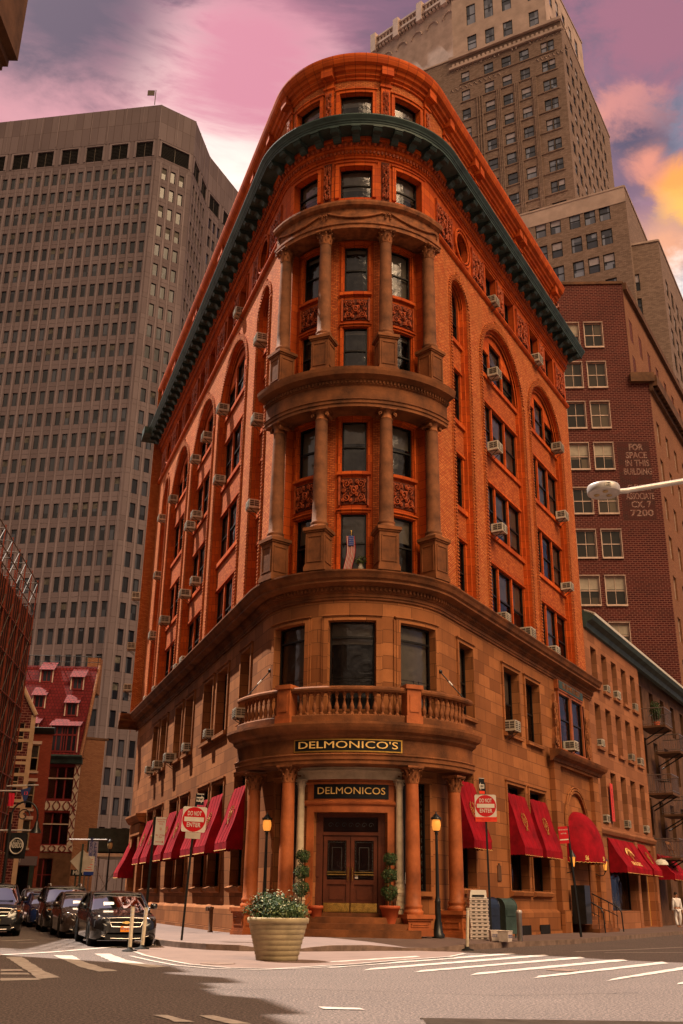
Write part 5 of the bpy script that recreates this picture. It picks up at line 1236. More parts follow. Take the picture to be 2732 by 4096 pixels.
f=MB(); fbox(f,pls[0][0],0,26*LK,z2-2.2,z2,0,.06,0); f.build('pale_parapet','tan_pale',LB)
wins_to(LB,ws,None,['sky_glass','dark_frame','office_light','blind_pale'],frame=.10)
L2=root('tan_block','tan brick block on the far right with dark openings down its shaded street side','building',(42*.895,118.5*.895,0)); O_=Vector(L2.location)
z3=EYE+(86.3-EYE)*.895; t2=[(x_*.895,y_*.895) for x_,y_ in ((38.6,116.8),(42.9,115.3),(53.5,134.5),(75,172))]
pl0=Line((t2[0][0]-O_.x,t2[0][1]-O_.y),math.atan2(t2[1][0]-t2[0][0],t2[1][1]-t2[0][1]),1)
s0=hitp(pl0,*cc(1303,1320),O_)[0]; c2=[(s0,s0+1.5)]
rz_=[hitp(pl0,*cc(1325,yy),O_)[1] for yy in (1295,1410)]; ph2=(rz_[0]-rz_[1]); r2=[(rz_[0]-ph2*k-2.4,rz_[0]-ph2*k) for k in range(12)]
pls,ws=block('l2',L2,t2,z3,15,['tan_brick','tan_pale'],r2,[c2,[(2+3.1*k,3.5+3.1*k) for k in range(6)],[(2+3.1*k,3.5+3.1*k) for k in range(12)]])
wins_to(L2,ws,None,['tower_glass','dark_frame','office_light','blind_pale'],frame=.1)
# ---- maroon brick building with the painted wall
MR=root('maroon_brick_building','dark red brick building with white framed windows and faded painted advert','building',(22,67,0)); O_=Vector(MR.location)
MK=1.12; zr=EYE+(47.5-EYE)*MK; t3=[(x_*MK,y_*MK) for x_,y_ in ((10,69.0),(22.1,68.3),(40,99.5))]; 
pl0=Line((t3[0][0]-O_.x,t3[0][1]-O_.y),math.atan2(t3[1][0]-t3[0][0],t3[1][1]-t3[0][1]),1)
cm=lambda x,y:(2100+x/1.383,1000+y/1.383)
def hp(x,y): return hitp(pl0,*cm(x,y),O_)
rows_=[]
for y0,y1,x in ((405,535,365),(622,758,385),(842,982,410),(1070,1210,430),(1318,1455,455),(1550,1700,475),(1805,1962,500),(2065,2200,525)): rows_.append((hp(x,y1)[1],hp(x,y0)[1]))
c3_=[(hp(380,1080)[0],hp(485,1080)[0]),(hp(245,1090)[0],hp(348,1090)[0])]; c3_=[(a,a+(c3_[0][1]-c3_[0][0])) for a,b in c3_]
ph=(rows_[0][1]-rows_[6][1])/6; 
for k in range(1,5): rows_.append((rows_[7][0]-ph*k,rows_[7][1]-ph*k))
sd=[]; 
for k in range(9): sd.append((1.2+3.3*k,2.3+3.3*k))
# wall continues further right below the set-back
pls,ws=block('m',MR,t3,zr,0,['maroon_brick','brown_dark_stone'],rows_,[c3_,[]])
sx=hp(690,770)[0]; zs=hp(600,708)[1]
w2=MB(); L0=pls[0][1]; ax=(pls[0][0].p[0]+pls[0][0].u[0]*L0*0,0)
e=MB(); fwall(e,pls[0][0],L0,sx,0,zs,[],0,.1,0,0); rr_=pls[0][0].pt(sx); ra=Line(rr_,R(30),1)
rows_r=[(zs-3.6-3.45*k-2.0,zs-3.6-3.45*k) for k in range(10)]
ops=[(a,b,c,d) for a,b in sd for c,d in rows_r]; fwall(e,ra,0,36,0,zs,ops,0,.25,1,1); fbox(e,ra,-.1,36,zs-.9,zs+.1,0,.7,2); fbox(e,ra,-.1,36,zs-1.3,zs-.9,0,.3,2); fbox(e,pls[0][0],sx-1.6,sx+.4,zs-.5,zs+.35,-.3,.4,2)
for k in range(40): fbox(e,ra,.9*k,.9*k+.35,zs-.9,zs-.45,.1,.6,2)
ra2=Line(pls[0][0].pt(L0),R(30),1); ops2=[(a,b,c,d) for a,b in sd for c,d in ((zs+.8,zs+2.9),(zs+4.4,zs+6.6))]
fwall(e,ra2,0,36,zs-.2,zr,ops2,.02,.25,1,1); fbox(e,ra2,0,36,zr-.6,zr+.1,0,.35,2)
e.face([P3(pls[0][0],L0,zs),P3(pls[0][0],sx,zs),P3(ra,36,zs),P3(ra2,36,zs)],2)
e.build('street_wall',['maroon_brick','buff_brick','brown_dark_stone'],MR)
for a,b,c,d in ops: ws.append((ra,a,b,c,d,-.2,''))
for a,b,c,d in ops2: ws.append((ra2,a,b,c,d,-.18,''))
ws=[(w[0],w[1],w[2],w[3],w[4],w[5],('m' if w[0] is pls[0][0] else '')+w[6]) for w in ws]
fwz=MB()
for a,b in c3_:
    for c,d in rows_: frame_moulding(fwz,pls[0][0],a,b,c,d,.045,0,.05,0,True)
fwz.build('window_casings','white_trim',MR)
towerglass('maroon_glass',(.02,.018,.015),(.12,.09,.06),(1,1,3))
wins_to(MR,ws,None,['maroon_glass','white_trim','office_light','blind_beige'],frame=.07)
ad=MB(); A_=hp(505,1060); B_=hp(730,1495); 
am=(A_[0]+B_[0])/2; fbox(ad,pls[0][0],A_[0],B_[0],B_[1],A_[1],.0,.008,0)
adv=ad.build('painted_advert','faded_black',MR) if 'faded_black' in MATS else None
adt=MB(); h_=(A_[1]-B_[1])
for i,(t,w_) in enumerate((('FOR',.5),('SPACE',.75),('IN THIS',.85),('BUILDING',1),('',0),('CLEMENT',.85),('ASSOCIATE',1),('CX. 7',.7),('7200',.8))):
    if not t: continue
    tm=text_mb(t,.75,.002,.02); ww=max(p[0] for p in tm.v)-min(p[0] for p in tm.v); W_=(B_[0]-A_[0])*.86*w_
    adt.add(tm,(lambda T,k:(lambda p:T((p[0]*k,p[1]*1.05,p[2]))))(onp(pls[0][0],am+.2,A_[1]-h_*(i+.75)/9.6,.014),W_/ww))
adt.build('advert_lettering','faded_white',adv)
# ---- stone neighbour with the sloping green gutter
NB=root('stone_neighbour','four storey brownstone neighbour with slot windows and pale metal gutter cornice','building',(0,0,0))
nc=[(23.75,24.85),(25.8,26.9),(27.85,28.95),(29.95,31.05),(32.05,33.15)]; nr=[(12.15,14.25),(8.95,11.22),(5.08,7.85)]
E0,E1=SR,34.15
gro=[(24.3,29.2,1.0,4.3),(29.8,31.6,.2,4.3),(31.9,33.4,.2,4.2)]
ops=[(a,b,c,d) for a,b in nc for c,d in nr]; mb=MB(); fwall(mb,MP,E0,E1,0,15.4,ops+gro,-.02,.5,0,0)
pe=P3(MP,E1,0); mb.face([(pe[0],pe[1],0),(pe[0]-8,pe[1]+4.5,0),(pe[0]-8,pe[1]+4.5,15.4),(pe[0],pe[1],15.4)]); p0_=P3(MP,E0,0); mb.face([(p0_[0],p0_[1],15.4),(pe[0],pe[1],15.4),(pe[0]-8,pe[1]+4.5,15.4),(p0_[0]-8,p0_[1]+4.5,15.4)])
mb.build('stone_wall','neighbour_stone',NB)
for a,b,c,d in ops: fwindow(MP,a,b,c,d,-.42,NB,rail=.5)
for a,b,c,d in gro[:2]: fwindow(MP,a,b,c,d,-.4,NB,rail=0,blind=0)
mb=MB(); fbox(mb,MP,31.9,33.4,.2,4.2,-.4,-.35); mb.build('door','yellow_door',NB)
mb=MB()
for a,b in nc:
    for c,d in nr[:2]: mb=MB(); fbox(mb,MP,a-.1,b+.1,c-.16,c,-.02,.12); mb.build('sill','neighbour_stone',NB)
mb=MB()
fsweep(mb,MP,E0,E1,[(0,4.55),(.12,4.6),(.2,4.75),(.2,4.82),(.05,4.9),(.05,5.0),(0,5.0)]); mb.build('belt_course','neighbour_stone',NB)
mb=MB(); fsweep(mb,MP,E0+.1,62,[(-.1,15.0),(.12,15.05),(.2,15.3),(.5,15.42),(.62,15.6),(.62,15.72),(.1,15.95),(-.3,16.0)],0); fsweep(mb,MP,E0+.1,62,[(.64,15.62),(.66,15.76),(.1,16.0),(.1,15.9)],1); mb.build('gutter_cornice',['green_copper','white_paint'],NB)
mb=MB(); 
for s in (29.35,33.6): mb=MB(); fbox(mb,MP,s-.12,s+.42,0,4.5,-.02,.12); mb.build('shopfront_pier','neighbour_stone',NB)
mb=MB(); fbox(mb,MP,24.1,29.23,.0,1.0,-.02,.08); mb.build('stallriser','neighbour_stone',NB)
acs([(26.35,12.4,-.3),(28.4,12.4,-.3),(32.6,12.4,-.3),(24.3,9.2,-.3),(30.5,9.2,-.3),(32.6,9.2,-.3),(24.3,5.4,-.3),(28.4,5.4,-.3),(32.6,5.4,-.3)],type('N',(),{'pt':MP.pt,'ang':MP.ang,'curved':MP.curved,'step':MP.step})(),'brownstone neighbour',lambda s:['first','second','third','fourth','fifth'][min(4,int((s-23.6)/2.05))]+' column','air conditioners on the neighbour')
# vertical banner
mb=MB(); fbox(mb,MP,25.05,25.55,5.3,7.2,.1,.12); b_=root('hanging_banner','narrow orange vertical banner on the brownstone neighbour','banner'); mb.build('cloth','sign_orange_red',b_)
mb=MB(); T=onp(MP,25.3,6.2,.125); mb.add(text_mb('Live Work Downtown',.20,.002),lambda p:T((-p[1],p[0]*.8,p[2]))); fbox(mb,MP,25.1,25.5,7.25,7.7,.1,.12) if False else None; mb.build('lettering','black_board',b_)
# ---- balconied building beyond
BB=root('balcony_building','shaded brown building with iron corner balconies right of the brownstone','building',(0,0,0))
bp_=Line(MP.pt(34.6,-.6),R(30.2),1); mb=MB(); bo=[(1.5+3*k,2.6+3*k,c,c+2.2) for k in range(8) for c in (1,5.3,9.0,12.3)]
fwall(mb,bp_,0,30,0,15.6,bo,0,.4,0,0); q=P3(MP,E1,0,-.3); w=bp_.pt(0); mb.face([(q[0],q[1],0),(w[0],w[1],0),(w[0],w[1],15.6),(q[0],q[1],15.6)]); mb.build('wall','brown_dark_stone',BB)
for a,b,c,d in bo: fwindow(bp_,a,b,c,d,-.3,BB,rail=.5,blind=0)
def balcony(s,z,d,w,lab):
    r=root('iron_balcony',lab,'balcony',P3(MP,s,z,0),MP.ang(s),'iron balconies'); g=MB()
    out=[(0,0),(w*.75,0),(w,-d*.0-.0),(w,0)]
    pl_=[(0,.2),(0,-d),(w*.72,-d),(w,-d*.55),(w,.2)]
    g.face([(x,y,0) for x,y in pl_]); g.face([(x,y,-.12) for x,y in pl_])
    for a,b in zip(pl_,pl_[1:]): g.face([(*a,0),(*b,0),(*b,-.12),(*a,-.12)])
    g.build('floor_slab','brown_dark_stone',r); h=MB()
    for a,b in zip(pl_,pl_[1:]):
        for zz,rr in ((1.05,.03),(.1,.018)): h.tube([(*a,zz),(*b,zz)],rr,5)
        n=max(2,int(math.hypot(b[0]-a[0],b[1]-a[1])/.13))
        for i in range(n+1): f=i/n; h.tube([(a[0]+(b[0]-a[0])*f,a[1]+(b[1]-a[1])*f,0),(a[0]+(b[0]-a[0])*f,a[1]+(b[1]-a[1])*f,1.05)],.009,4,0,False)
    h.build('railing','steel',r); k=MB(); k.tube([(.3,-.9*d,-.12),(.3,.2,-.9)],.04,5); k.tube([(w*.6,-.9*d,-.12),(w*.6,.2,-.9)],.04,5); k.build('bracket','black_metal',r)
    return r
BL=[]
for i,(s,z,l) in enumerate(((34.2,11.5,'upper iron balcony with a potted shrub, just under the gutter'),(34.4,7.55,'middle iron balcony with table and lantern'),(34.7,3.9,'lowest iron balcony holding folded wooden chairs'),(37.9,10.4,'farther upper iron balcony at the photo edge'),(38.2,6.6,'farther middle iron balcony at the photo edge'))):
    BL.append(balcony(s,z,1.35,2.7 if i<3 else 2.4,l))
# left street buildings ------------------------------------------------
def lpt(x,y,Y): return atY(x/2.351,2500+y/2.351,Y)
# buff side wall building
a=lpt(760,1065,83.2); b=lpt(990,1100,84.2); 
SB=root('buff_brick_building','plain buff brick side wall building between tudor house and office tower','building',(a[0],a[1],0)); mb=MB()
az=math.atan2(b[0]-a[0],b[1]-a[1]); pl_=Line((-3*math.sin(az),-3*math.cos(az)),az,1); fwall(mb,pl_,0,math.hypot(b[0]-a[0],b[1]-a[1])+3,0,a[2],[],0,.1,0,0); pr_=Line(pl_.pt(math.hypot(b[0]-a[0],b[1]-a[1])+3),R(-16),1); fwall(mb,pr_,0,14,0,a[2],[],0,.1,0,0); fbox(mb,pl_,0,5.3,a[2],a[2]+.15,-.3,.05,1); mb.build('wall',['buff_brick','brown_dark_stone'],SB)
# tudor house with the red tiled roof
YT=82; k=YT/75
e0=lpt(480,1140,YT); e1=lpt(772,1245,YT); r0_=lpt(268,200,YT+1.5); r1_=lpt(630,358,YT+1.5)
TH=root('tudor_house','half timbered house with tall red tile roof, dormers and white curved braces','house',(e1[0],YT,0)); O_=Vector(TH.location)
th=R(9)
tl=Line((-9.5,-.3),math.atan2(9.5,.3),1); W=9.5; ze=e1[2]; zrg=r1_[2]
mb=MB(); 
sh_=[(W-3.6,W-1.4,.6,4.0),(W-7.4,W-4.6,.6,4.0)]
tz=[(5.0,7.4),(8.4,10.9)]; two=[(W-2.5,W-.5,c,d) for c,d in tz]+[(W-4.6,W-3.2,c,d) for c,d in tz]+[(W-7.2,W-5.2,c,d) for c,d in tz]
fwall(mb,tl,0,W,0,4.4,sh_,0,.3,1,1); fwall(mb,tl,0,W,4.4,ze,two,0,.25,0,0); tr=Line(tl.pt(W),R(-16),1); fwall(mb,tr,0,9,0,ze,[],0,.1,1,1); mb.build('wall',['tudor_red','brown_dark_stone'],TH)
tm=MB()
for z0,z1 in ((7.55,8.25),(4.5,4.95)):
    fbox(tm,tl,0,W,z0,z1,0,.03,0)
    n=12
    for i in range(n):
        c=(i+.5)*W/n; m_=(z0+z1)/2
        for sg in (-1,1): tm.tube([P3(tl,c+sg*(.34-.22*math.cos(PI*t/8-PI/2)),z0+(z1-z0)*t/8,.05) for t in range(9)],.05,4,1)
for s in (W-.25,W-2.85,W-4.9):
    fbox(tm,tl,s-.22,s+.22,4.95,11.2,0,.04,0)
    for kk in range(6):
        z=5.2+kk*1.0; 
        for sg in (-1,1): tm.tube([P3(tl,s+sg*.17*math.sin(PI*t/6)-sg*.2,z+.8*t/6,.06) for t in range(7)],.04,4,1)
for x in two:
    for z in (x[2]+(x[3]-x[2])*.62,): fbox(tm,tl,x[0],x[1],z,z+.08,-.1,.0,1 if False else 0)
tm.build('timber_braces',['tudor_white','tudor_red'],TH)
for x in two+sh_: w_=(x[1]-x[0])/3; [fwindow(tl,x[0]+w_*i,x[0]+w_*(i+1),x[2],x[3],-.18,TH,rail=.65,fm='tudor_red',blind=0) for i in range(3)]
rf=MB(); D=3.3
ptl=lambda s,f: P3(tl,s,ze+.1+(zrg-ze)*f,.45-(D+.45)*f)
rf.face([ptl(0,0),ptl(W,0),ptl(W,1),ptl(0,1)],0,[(0,0),(W,0),(W,8.5),(0,8.5)])
rf.face([P3(tl,W,ze,.4),P3(tl,W,zrg,-D),P3(tl,W-1.2,zrg,-D-4),P3(tl,W-1.8,ze,-D-5)],1); rf.face([P3(tl,0,zrg,-D),P3(tl,W,zrg,-D),P3(tl,W-1.2,zrg,-D-4),P3(tl,0,zrg,-D-4)],1)
for _k in range(1): fbox(rf,tl,W-.02,W+.16,ze-.1,ze,-.2,.4,2); rf.tube([P3(tl,W,ze,.5),P3(tl,W,zrg+.15,-D)],.16,4,2)
rfo=rf.build('roof',['red_roof_tile','brown_dark_stone','buff_brick'],TH)
ga=MB(); fsweep(ga,tl,-.1,W+.1,[(0,ze-.55),(.25,ze-.5),(.35,ze-.2),(.6,ze),(.6,ze+.12),(.3,ze+.16)]); ga.build('gutter','green_copper',TH)
def dormer(s,f,w,h):
    zb=ze+.1+(zrg-ze)*f; ob=.45-(D+.45)*f; of=ob+.05
    g=MB(); slope=(D+.45)/(zrg-ze)
    for q in (s-w/2,s+w/2): g.face([P3(tl,q,zb,of),P3(tl,q,zb+h,of),P3(tl,q,zb+h,of-slope*h-.05)],0)
    fwall(g,tl,s-w/2,s+w/2,zb,zb+h,[(s-w/2+.18,s+w/2-.18,zb+.12,zb+h-.1)],of,.15,0,0)
    g.face([P3(tl,s-w/2-.15,zb+h-.05,of+.25),P3(tl,s+w/2+.15,zb+h-.05,of+.25),P3(tl,s+w/2+.15,zb+h+.8,of-slope*(h+.8)+.02),P3(tl,s-w/2-.15,zb+h+.8,of-slope*(h+.8)+.02)],1,[(0,0),(w,0),(w,1.2),(0,1.2)])
    fbox(g,tl,s-w/2-.06,s-w/2+.03,zb,zb+h,of,of+.05,2); fbox(g,tl,s+w/2-.03,s+w/2+.06,zb,zb+h,of,of+.05,2)
    o=g.build('dormer',['tudor_red','red_roof_tile','white_trim'],rfo); x=MB(); [fbox(x,tl,s+q*.42-.05,s+q*.42+.05,zb+.12,zb+h-.1,of-.1,of-.04,1) for q in ((-1.5,-.5,.5,1.5) if w>2 else ())]; (fbox(x,tl,s-w/2+.18,s+w/2-.18,zb+h*.62,zb+h*.68,of-.1,of-.04,1) if w>2 else None); fbox(x,tl,s-w/2+.18,s+w/2-.18,zb+.12,zb+h-.1,of-.12,of-.1); fbox(x,tl,s-.03,s+.03,zb+.12,zb+h-.1,of-.1,of-.05,1); x.build('window',['tower_glass','tudor_red'],o)
for s,f,w,h in ((W-1.5,.72,1.0,1.1),(W-4.2,.80,1.0,1.1),(W-1.5,.42,1.0,1.1),(W-4.3,.50,1.0,1.1),(W-1.5,.03,2.2,2.1),(W-4.8,.05,2.2,2.1),(W-7.6,.45,1.0,1.1)): dormer(s,f,w,h)
g=MB(); 
for i in range(9): s=W-.2-1.05*i; g.tube([P3(tl,s,zrg,-D-.1),P3(tl,s,zrg+1.0,-D-.1)],.03,4)
g.tube([P3(tl,0,zrg+1,-D-.1),P3(tl,W,zrg+1,-D-.1)],.03,4); g.tube([P3(tl,0,zrg+.5,-D-.1),P3(tl,W,zrg+.5,-D-.1)],.02,4); g.build('roof_railing','black_metal',TH)
g=MB(); fbox(g,tl,W-1.3,W-.2,zrg-2,zrg+1.1,-D-2,-D-1); g.build('chimney','buff_brick',TH)
g=MB(); c=W-5.2; 
for t in range(14): 
    a_,b_=t*PI/14,(t+1)*PI/14; g.face([P3(tl,c-1.9*math.cos(a_),4.3+.9*math.sin(a_),.25),P3(tl,c-1.9*math.cos(b_),4.3+.9*math.sin(b_),.25),P3(tl,c,4.3,.25)]); 
    g.face([P3(tl,c-1.9*math.cos(a_),4.3+.9*math.sin(a_),.25),P3(tl,c-1.9*math.cos(b_),4.3+.9*math.sin(b_),.25),P3(tl,c-1.9*math.cos(b_),4.3+.9*math.sin(b_),0),P3(tl,c-1.9*math.cos(a_),4.3+.9*math.sin(a_),0)])
fbox(g,tl,c-2.1,c+2.1,3.95,4.3,0,.4); g.build('carved_pediment','carved_stone',TH)
# plain red row house
p0_=lpt(345,885,74); p1_=lpt(508,990,74); RH=root('brick_row_house','narrow orange brick row house with pale window frames left of the tudor house','house',(p1_[0],74,0)); W2=5.6
rl=Line((-W2,-.4),math.atan2(W2,.4),1); zr2=p1_[2]; mb=MB(); ro_=[(.5+1.7*i,1.35+1.7*i,c,c+1.9) for i in range(3) for c in (4.4,7.0,9.6)]
fwall(mb,rl,0,W2,0,zr2,ro_+[(.6,2.4,.5,3.2),(3.2,5.0,.5,3.2)],0,.2,0,0); sr=Line(rl.pt(W2),R(-16),1); fwall(mb,sr,0,8,0,zr2,[],0,.1,0,0); mb.build('wall','row_brick',RH)
for x in ro_: fwindow(rl,*x,-.12,RH,rail=.5,fm='cream_trim',bar=.1)
for x in ro_: mb=MB(); fbox(mb,rl,x[0]-.12,x[1]+.12,x[3],x[3]+.22,0,.05); mb.build('lintel','white_trim',RH); mb=MB(); fbox(mb,rl,x[0]-.1,x[1]+.1,x[2]-.14,x[2],0,.08); mb.build('sill','white_trim',RH)
mb=MB(); fsweep(mb,rl,-.1,W2+.1,[(0,zr2-.3),(.3,zr2-.1),(.5,zr2+.1),(0,zr2+.2)]); mb.build('cornice','shed_panel',RH)
mb=MB(); fbox(mb,rl,.1,W2-.1,3.25,3.85,0,.12); o=mb.build('shop_board','tower_fin',RH); mb=MB(); mb.add(text_mb('THE CAULDRON',.42,.004),onp(rl,W2/2,3.55,.13)); mb.build('lettering','silver_paint',o)
mb=MB()
for s in (.3,2.7,5.2): fbox(mb,rl,s-.15,s+.15,0,3.25,0,.15)
mb.build('shop_pier','shed_panel',RH); [fwindow(rl,a_,b_,.5,3.2,-.12,RH,rail=0,blind=0) for a_,b_ in ((.6,2.4),(3.2,5.0))]
# gabled banded building
p2_=lpt(345,850,68); GH=root('gabled_banded_house','narrow gabled house in striped brick and cream stone beside the netted scaffold','house',(p2_[0],68,0)); zg=p2_[2]; W3=3.6
gl_=Line((-W3,-.4),math.atan2(W3,.4),1); mb=MB(); go_=[(.5+.95*i,1.05+.95*i,c,c+1.9) for i in range(3) for c in (7.3,10.2)]
fwall(mb,gl_,0,W3,0,zg,go_+[(.7,2.9,3.8,6.4)],0,.2,0,0); mb.face([P3(gl_,0,zg),P3(gl_,W3,zg),P3(gl_,W3/2,zg+3.0)],0); s2=Line(gl_.pt(W3),R(-18),1); fwall(mb,s2,0,8,0,zg,[],0,.1,0,0); mb.build('wall','maroon_brick',GH)
mb=MB()
for z in (6.6,6.95,7.9,8.6,9.35,9.7,10.8,11.5): fbox(mb,gl_,0,W3,z,z+.2,0,.03)
fbox(mb,gl_,0,.3,0,zg,0,.05); fbox(mb,gl_,W3-.3,W3,0,zg,0,.05)
for sg in (0,1):
    a_=P3(gl_,0 if sg==0 else W3,zg,.06); b_=P3(gl_,W3/2,zg+3.1,.06); mb.tube([a_,b_],.16,4)
mb.build('stone_bands','cream_trim',GH)
for x in go_+[(.7,2.9,3.8,6.4)]: fwindow(gl_,*x,-.12,GH,rail=.5,fm='cream_trim',blind=0)
# netted scaffold building
SCf=root('scaffolded_building','dark building wrapped in scaffold and debris netting at the left edge','building',(-18.4,52,0)); O_=Vector(SCf.location)
zs_=19.6; a_=gp(0,2070,zs_); b_=atY(147,2310,60); az=math.atan2(b_[0]-a_[0],60-a_[1]); st=(b_[0]-math.sin(az)*26,60-math.cos(az)*26)
sl_=Line((st[0]-O_.x,st[1]-O_.y),az,1); mb=MB(); fbox(mb,sl_,0,26,0,zs_-2.6,-9,-1.0); mb.build('wall','brown_dark_stone',SCf)
nt_=MB(); 
for k in range(13): nt_.face([P3(sl_,2*k,3.6,.0),P3(sl_,2*k+2,3.6,.0),P3(sl_,2*k+2,zs_-2.4,.03),P3(sl_,2*k,zs_-2.4,-.02)])
nt_.build('debris_netting','net_dark',SCf)
sf=MB()
for k in range(53): s=.5*k; sf.tube([P3(sl_,s,0,.05),P3(sl_,s,zs_-2.2,.05)],.018,4,0)
for k in range(14):
    s=2.0*k; sf.tube([P3(sl_,s,0,.1),P3(sl_,s,zs_,.1)],.04,5,0); sf.tube([P3(sl_,s,0,-.9),P3(sl_,s,zs_,-.9)],.04,5,0)
    for z in (zs_-2.2,zs_-1.2,zs_-.2): 
        sf.tube([P3(sl_,s,z,.1),P3(sl_,s,z,-.9)],.03,4,1)
    if k<13: sf.tube([P3(sl_,s,zs_-2.2,.1),P3(sl_,s+2,zs_-.2,.1)],.03,4,1); sf.tube([P3(sl_,s+2,zs_-2.2,-.9),P3(sl_,s,zs_-.2,-.9)],.03,4,1)
    if k<13:
        for z in (4,6.5,9,11.5,14): sf.tube([P3(sl_,s,z,.12),P3(sl_,s+2,z+2.4,.12)],.025,4,1)
for z in [3.6+2.0*i for i in range(8)]+[zs_-1.2,zs_-.2]: sf.tube([P3(sl_,0,z,.1),P3(sl_,26,z,.1)],.035,5,0 if z<17 else 1)
sf.build('scaffold_poles',['rust_pole','ac_dark'],SCf)
# near left building (its cornice shows in the top left corner)
NL=root('corner_block','dark near building whose stepped cornice cuts the top left corner','building',(0,0,0))
YN=16; c1=atY(0,282,YN); zc=c1[2]; X=c1[0]; zt_=zc+(atY(0,0,YN)[2]-zc)*1.05
def nlbox(mb,P,z0,z1):
    for (a,b) in zip(P,P[1:]+P[:1]): mb.face([(*a,z0),(*b,z0),(*b,z1),(*a,z1)])
    for z in (z0,z1): mb.face([(*a,z) for a in P])
def nlp(o,yo=0): return [(X+o,YN+yo),(X+o,2),(X-16,2),(X-16,YN+yo)]
mb=MB(); nlbox(mb,nlp(-.30,-.2),0,zc); nlbox(mb,[(-14.0,30),(-10.4,19.0),(-8.0,12.5),(-32,12.5),(-32,30)],0,21.4)  # second, lower mass is unseen, added to cast the foreground road shadow
for q0,q1,h in ((.0,.16,22.6),(.24,.34,23.8),(.42,.5,22.0),(.62,.8,22.8)):
    A0=(-14+3.6*q0,30-11*q0); A1=(-14+3.6*q1,30-11*q1); nlbox(mb,[A0,A1,(A1[0]-3,A1[1]-.8),(A0[0]-3,A0[1]-.8)],21.3,h)  # unseen roof blocks, added to make that shadow's edge uneven
mb.build('wall','brown_dark_stone',NL)
mb=MB()
for k,(o,h0,h1) in enumerate(((.04,0,.10),(.15,.10,.26),(.33,.26,zt_-zc))): nlbox(mb,nlp(o),zc+h0,zc+h1)
mb.build('cornice','brown_dark_stone',NL)
# off-frame neighbours that close the streets (seen only in windows and shadows)
# sidewalk shed at the far end of the left street
q=lpt(880,1910,70); SD=root('sidewalk_shed','dark green sidewalk shed on steel posts at the end of the left street','sidewalk shed',(q[0],70,0)); mb=MB(); z0,z1=lpt(880,2130,70)[2],q[2]; mb.box(-.3,9,0,6,z0,z1); mb.build('panel','shed_panel',SD); mb=MB(); mb.box(-.3,9,-.1,6,z0-.3,z0-.1); mb.build('deck','post_cream',SD)
mb=MB()
for x in (0,2.2,4.4,6.6): 
    for y in (0,2.5): mb.tube([(x,y,.0),(x,y,z0)],.05,5)
    mb.tube([(x,0,.3),(x+2.2,0,z0-.4)],.03,4); mb.tube([(x+2.2,0,.3),(x,0,z0-.4)],.03,4)
mb.build('posts','steel',SD)
# ================================================================== street furniture
def gpt(x,y,base=.15):
    X,Y=gp(x,y,base); return (X,Y,base)
# post lamps beside the entrance
def post_lamp(loc,h,label,glow=True,grp='globe post lamps'):
    r=root('post_lamp',label,'street lamp',loc,0,grp); p=MB(); hp_=h-.62
    p.lathe([(.20,0),(.20,.10),(.15,.16),(.12,.42),(.10,.50),(.085,1.0),(.10,1.04),(.085,1.08),(.060,1.2),(.052,hp_*.6),(.040,hp_-.12),(.055,hp_-.08),(.045,hp_-.02),(.08,hp_)],(0,0,0),14); p.build('pole','black_metal',r)
    g=MB(); g.lathe([(.075,0),(.12,.06),(.145,.18),(.135,.30),(.11,.36)],(0,0,hp_),16); lg=g.build('globe','lamp_glow' if glow else 'lamp_clear',r)
    c=MB(); c.lathe([(.16,0),(.165,.03),(.13,.08),(.06,.16),(.02,.20),(.03,.225),(.001,.26)],(0,0,hp_+.36),14); c.lathe([(.08,-.02),(.09,.02),(.07,.03)],(0,0,hp_),12)
    for k in range(8): a=k*PI/4; c.lathe([(.012,-.03),(.02,0),(.004,.05)],(.155*math.cos(a),.155*math.sin(a),hp_+.40),5)
    c.build('cap','black_metal',r)
    if glow:
        l=bpy.data.lights.new('lamp_light','POINT'); l.energy=2; l.color=(1,.5,.18); l.shadow_soft_size=.1; o=bpy.data.objects.new('lamp_light',l); link(o,r); o.location=(0,0,hp_+.15)
    return r
def wallpt(px,py,off,zz): # point on portico deck, at given outward offset
    d=ray(px,py); best=None
    for i in range(-500,1400):
        s=i*.01; p=MP.pt(s,off); e=abs(p[0]/p[1]-d.x/d.y)
        if best is None or e<best[0]: best=(e,p)
    return best[1]
LYl=35.0
xl,yl,_=atY(1055,3640,LYl)
def zat(px,py,X,Y): 
    d=ray(px,py); return EYE+d.z*math.hypot(X,Y)/math.hypot(d.x,d.y)
post_lamp((xl,yl,gz(xl,yl)),zat(1062,3248,xl,yl)-gz(xl,yl),'lit amber globe lamp on black post left of the portico')
xr,yr=wallpt(1752,3700,1.0,0); post_lamp((xr,yr,gz(xr,yr)),zat(1738,3245,xr,yr)-gz(xr,yr),'lit amber globe lamp on black post right of the portico')
xx,yy=MP.pt(-30,1.6); post_lamp((xx,yy,.15),4.3,'unlit globe lamp at the far end of the left front',False)
# wall lanterns at the side entrance
for s,l in ((16.3,'lit wall lantern left of the dome awning doorway'),(21.4,'lit wall lantern right of the dome awning doorway')):
    r=root('wall_lantern',l,'lantern',P3(MP,s,3.0,.55),MP.ang(s),'wall lanterns'); g=MB(); g.lathe([(.07,-.2),(.13,.2)],(0,0,0),4,0,False); g.build('lamp_pane','lamp_glow',r)
    g=MB(); g.lathe([(.17,.2),(.15,.24),(.06,.38),(.02,.46),(.001,.5)],(0,0,0),8); g.lathe([(.001,-.28),(.05,-.24),(.09,-.2)],(0,0,0),8)
    for k in range(4): a=k*PI/2; g.tube([(.075*math.cos(a),.075*math.sin(a),-.2),(.135*math.cos(a),.135*math.sin(a),.2)],.012,4)
    g.tube([(0,0,-.25),(0,.1,-.42),(0,.3,-.45),(0,.5,-.35)],.022,5); g.build('frame','black_metal',r)
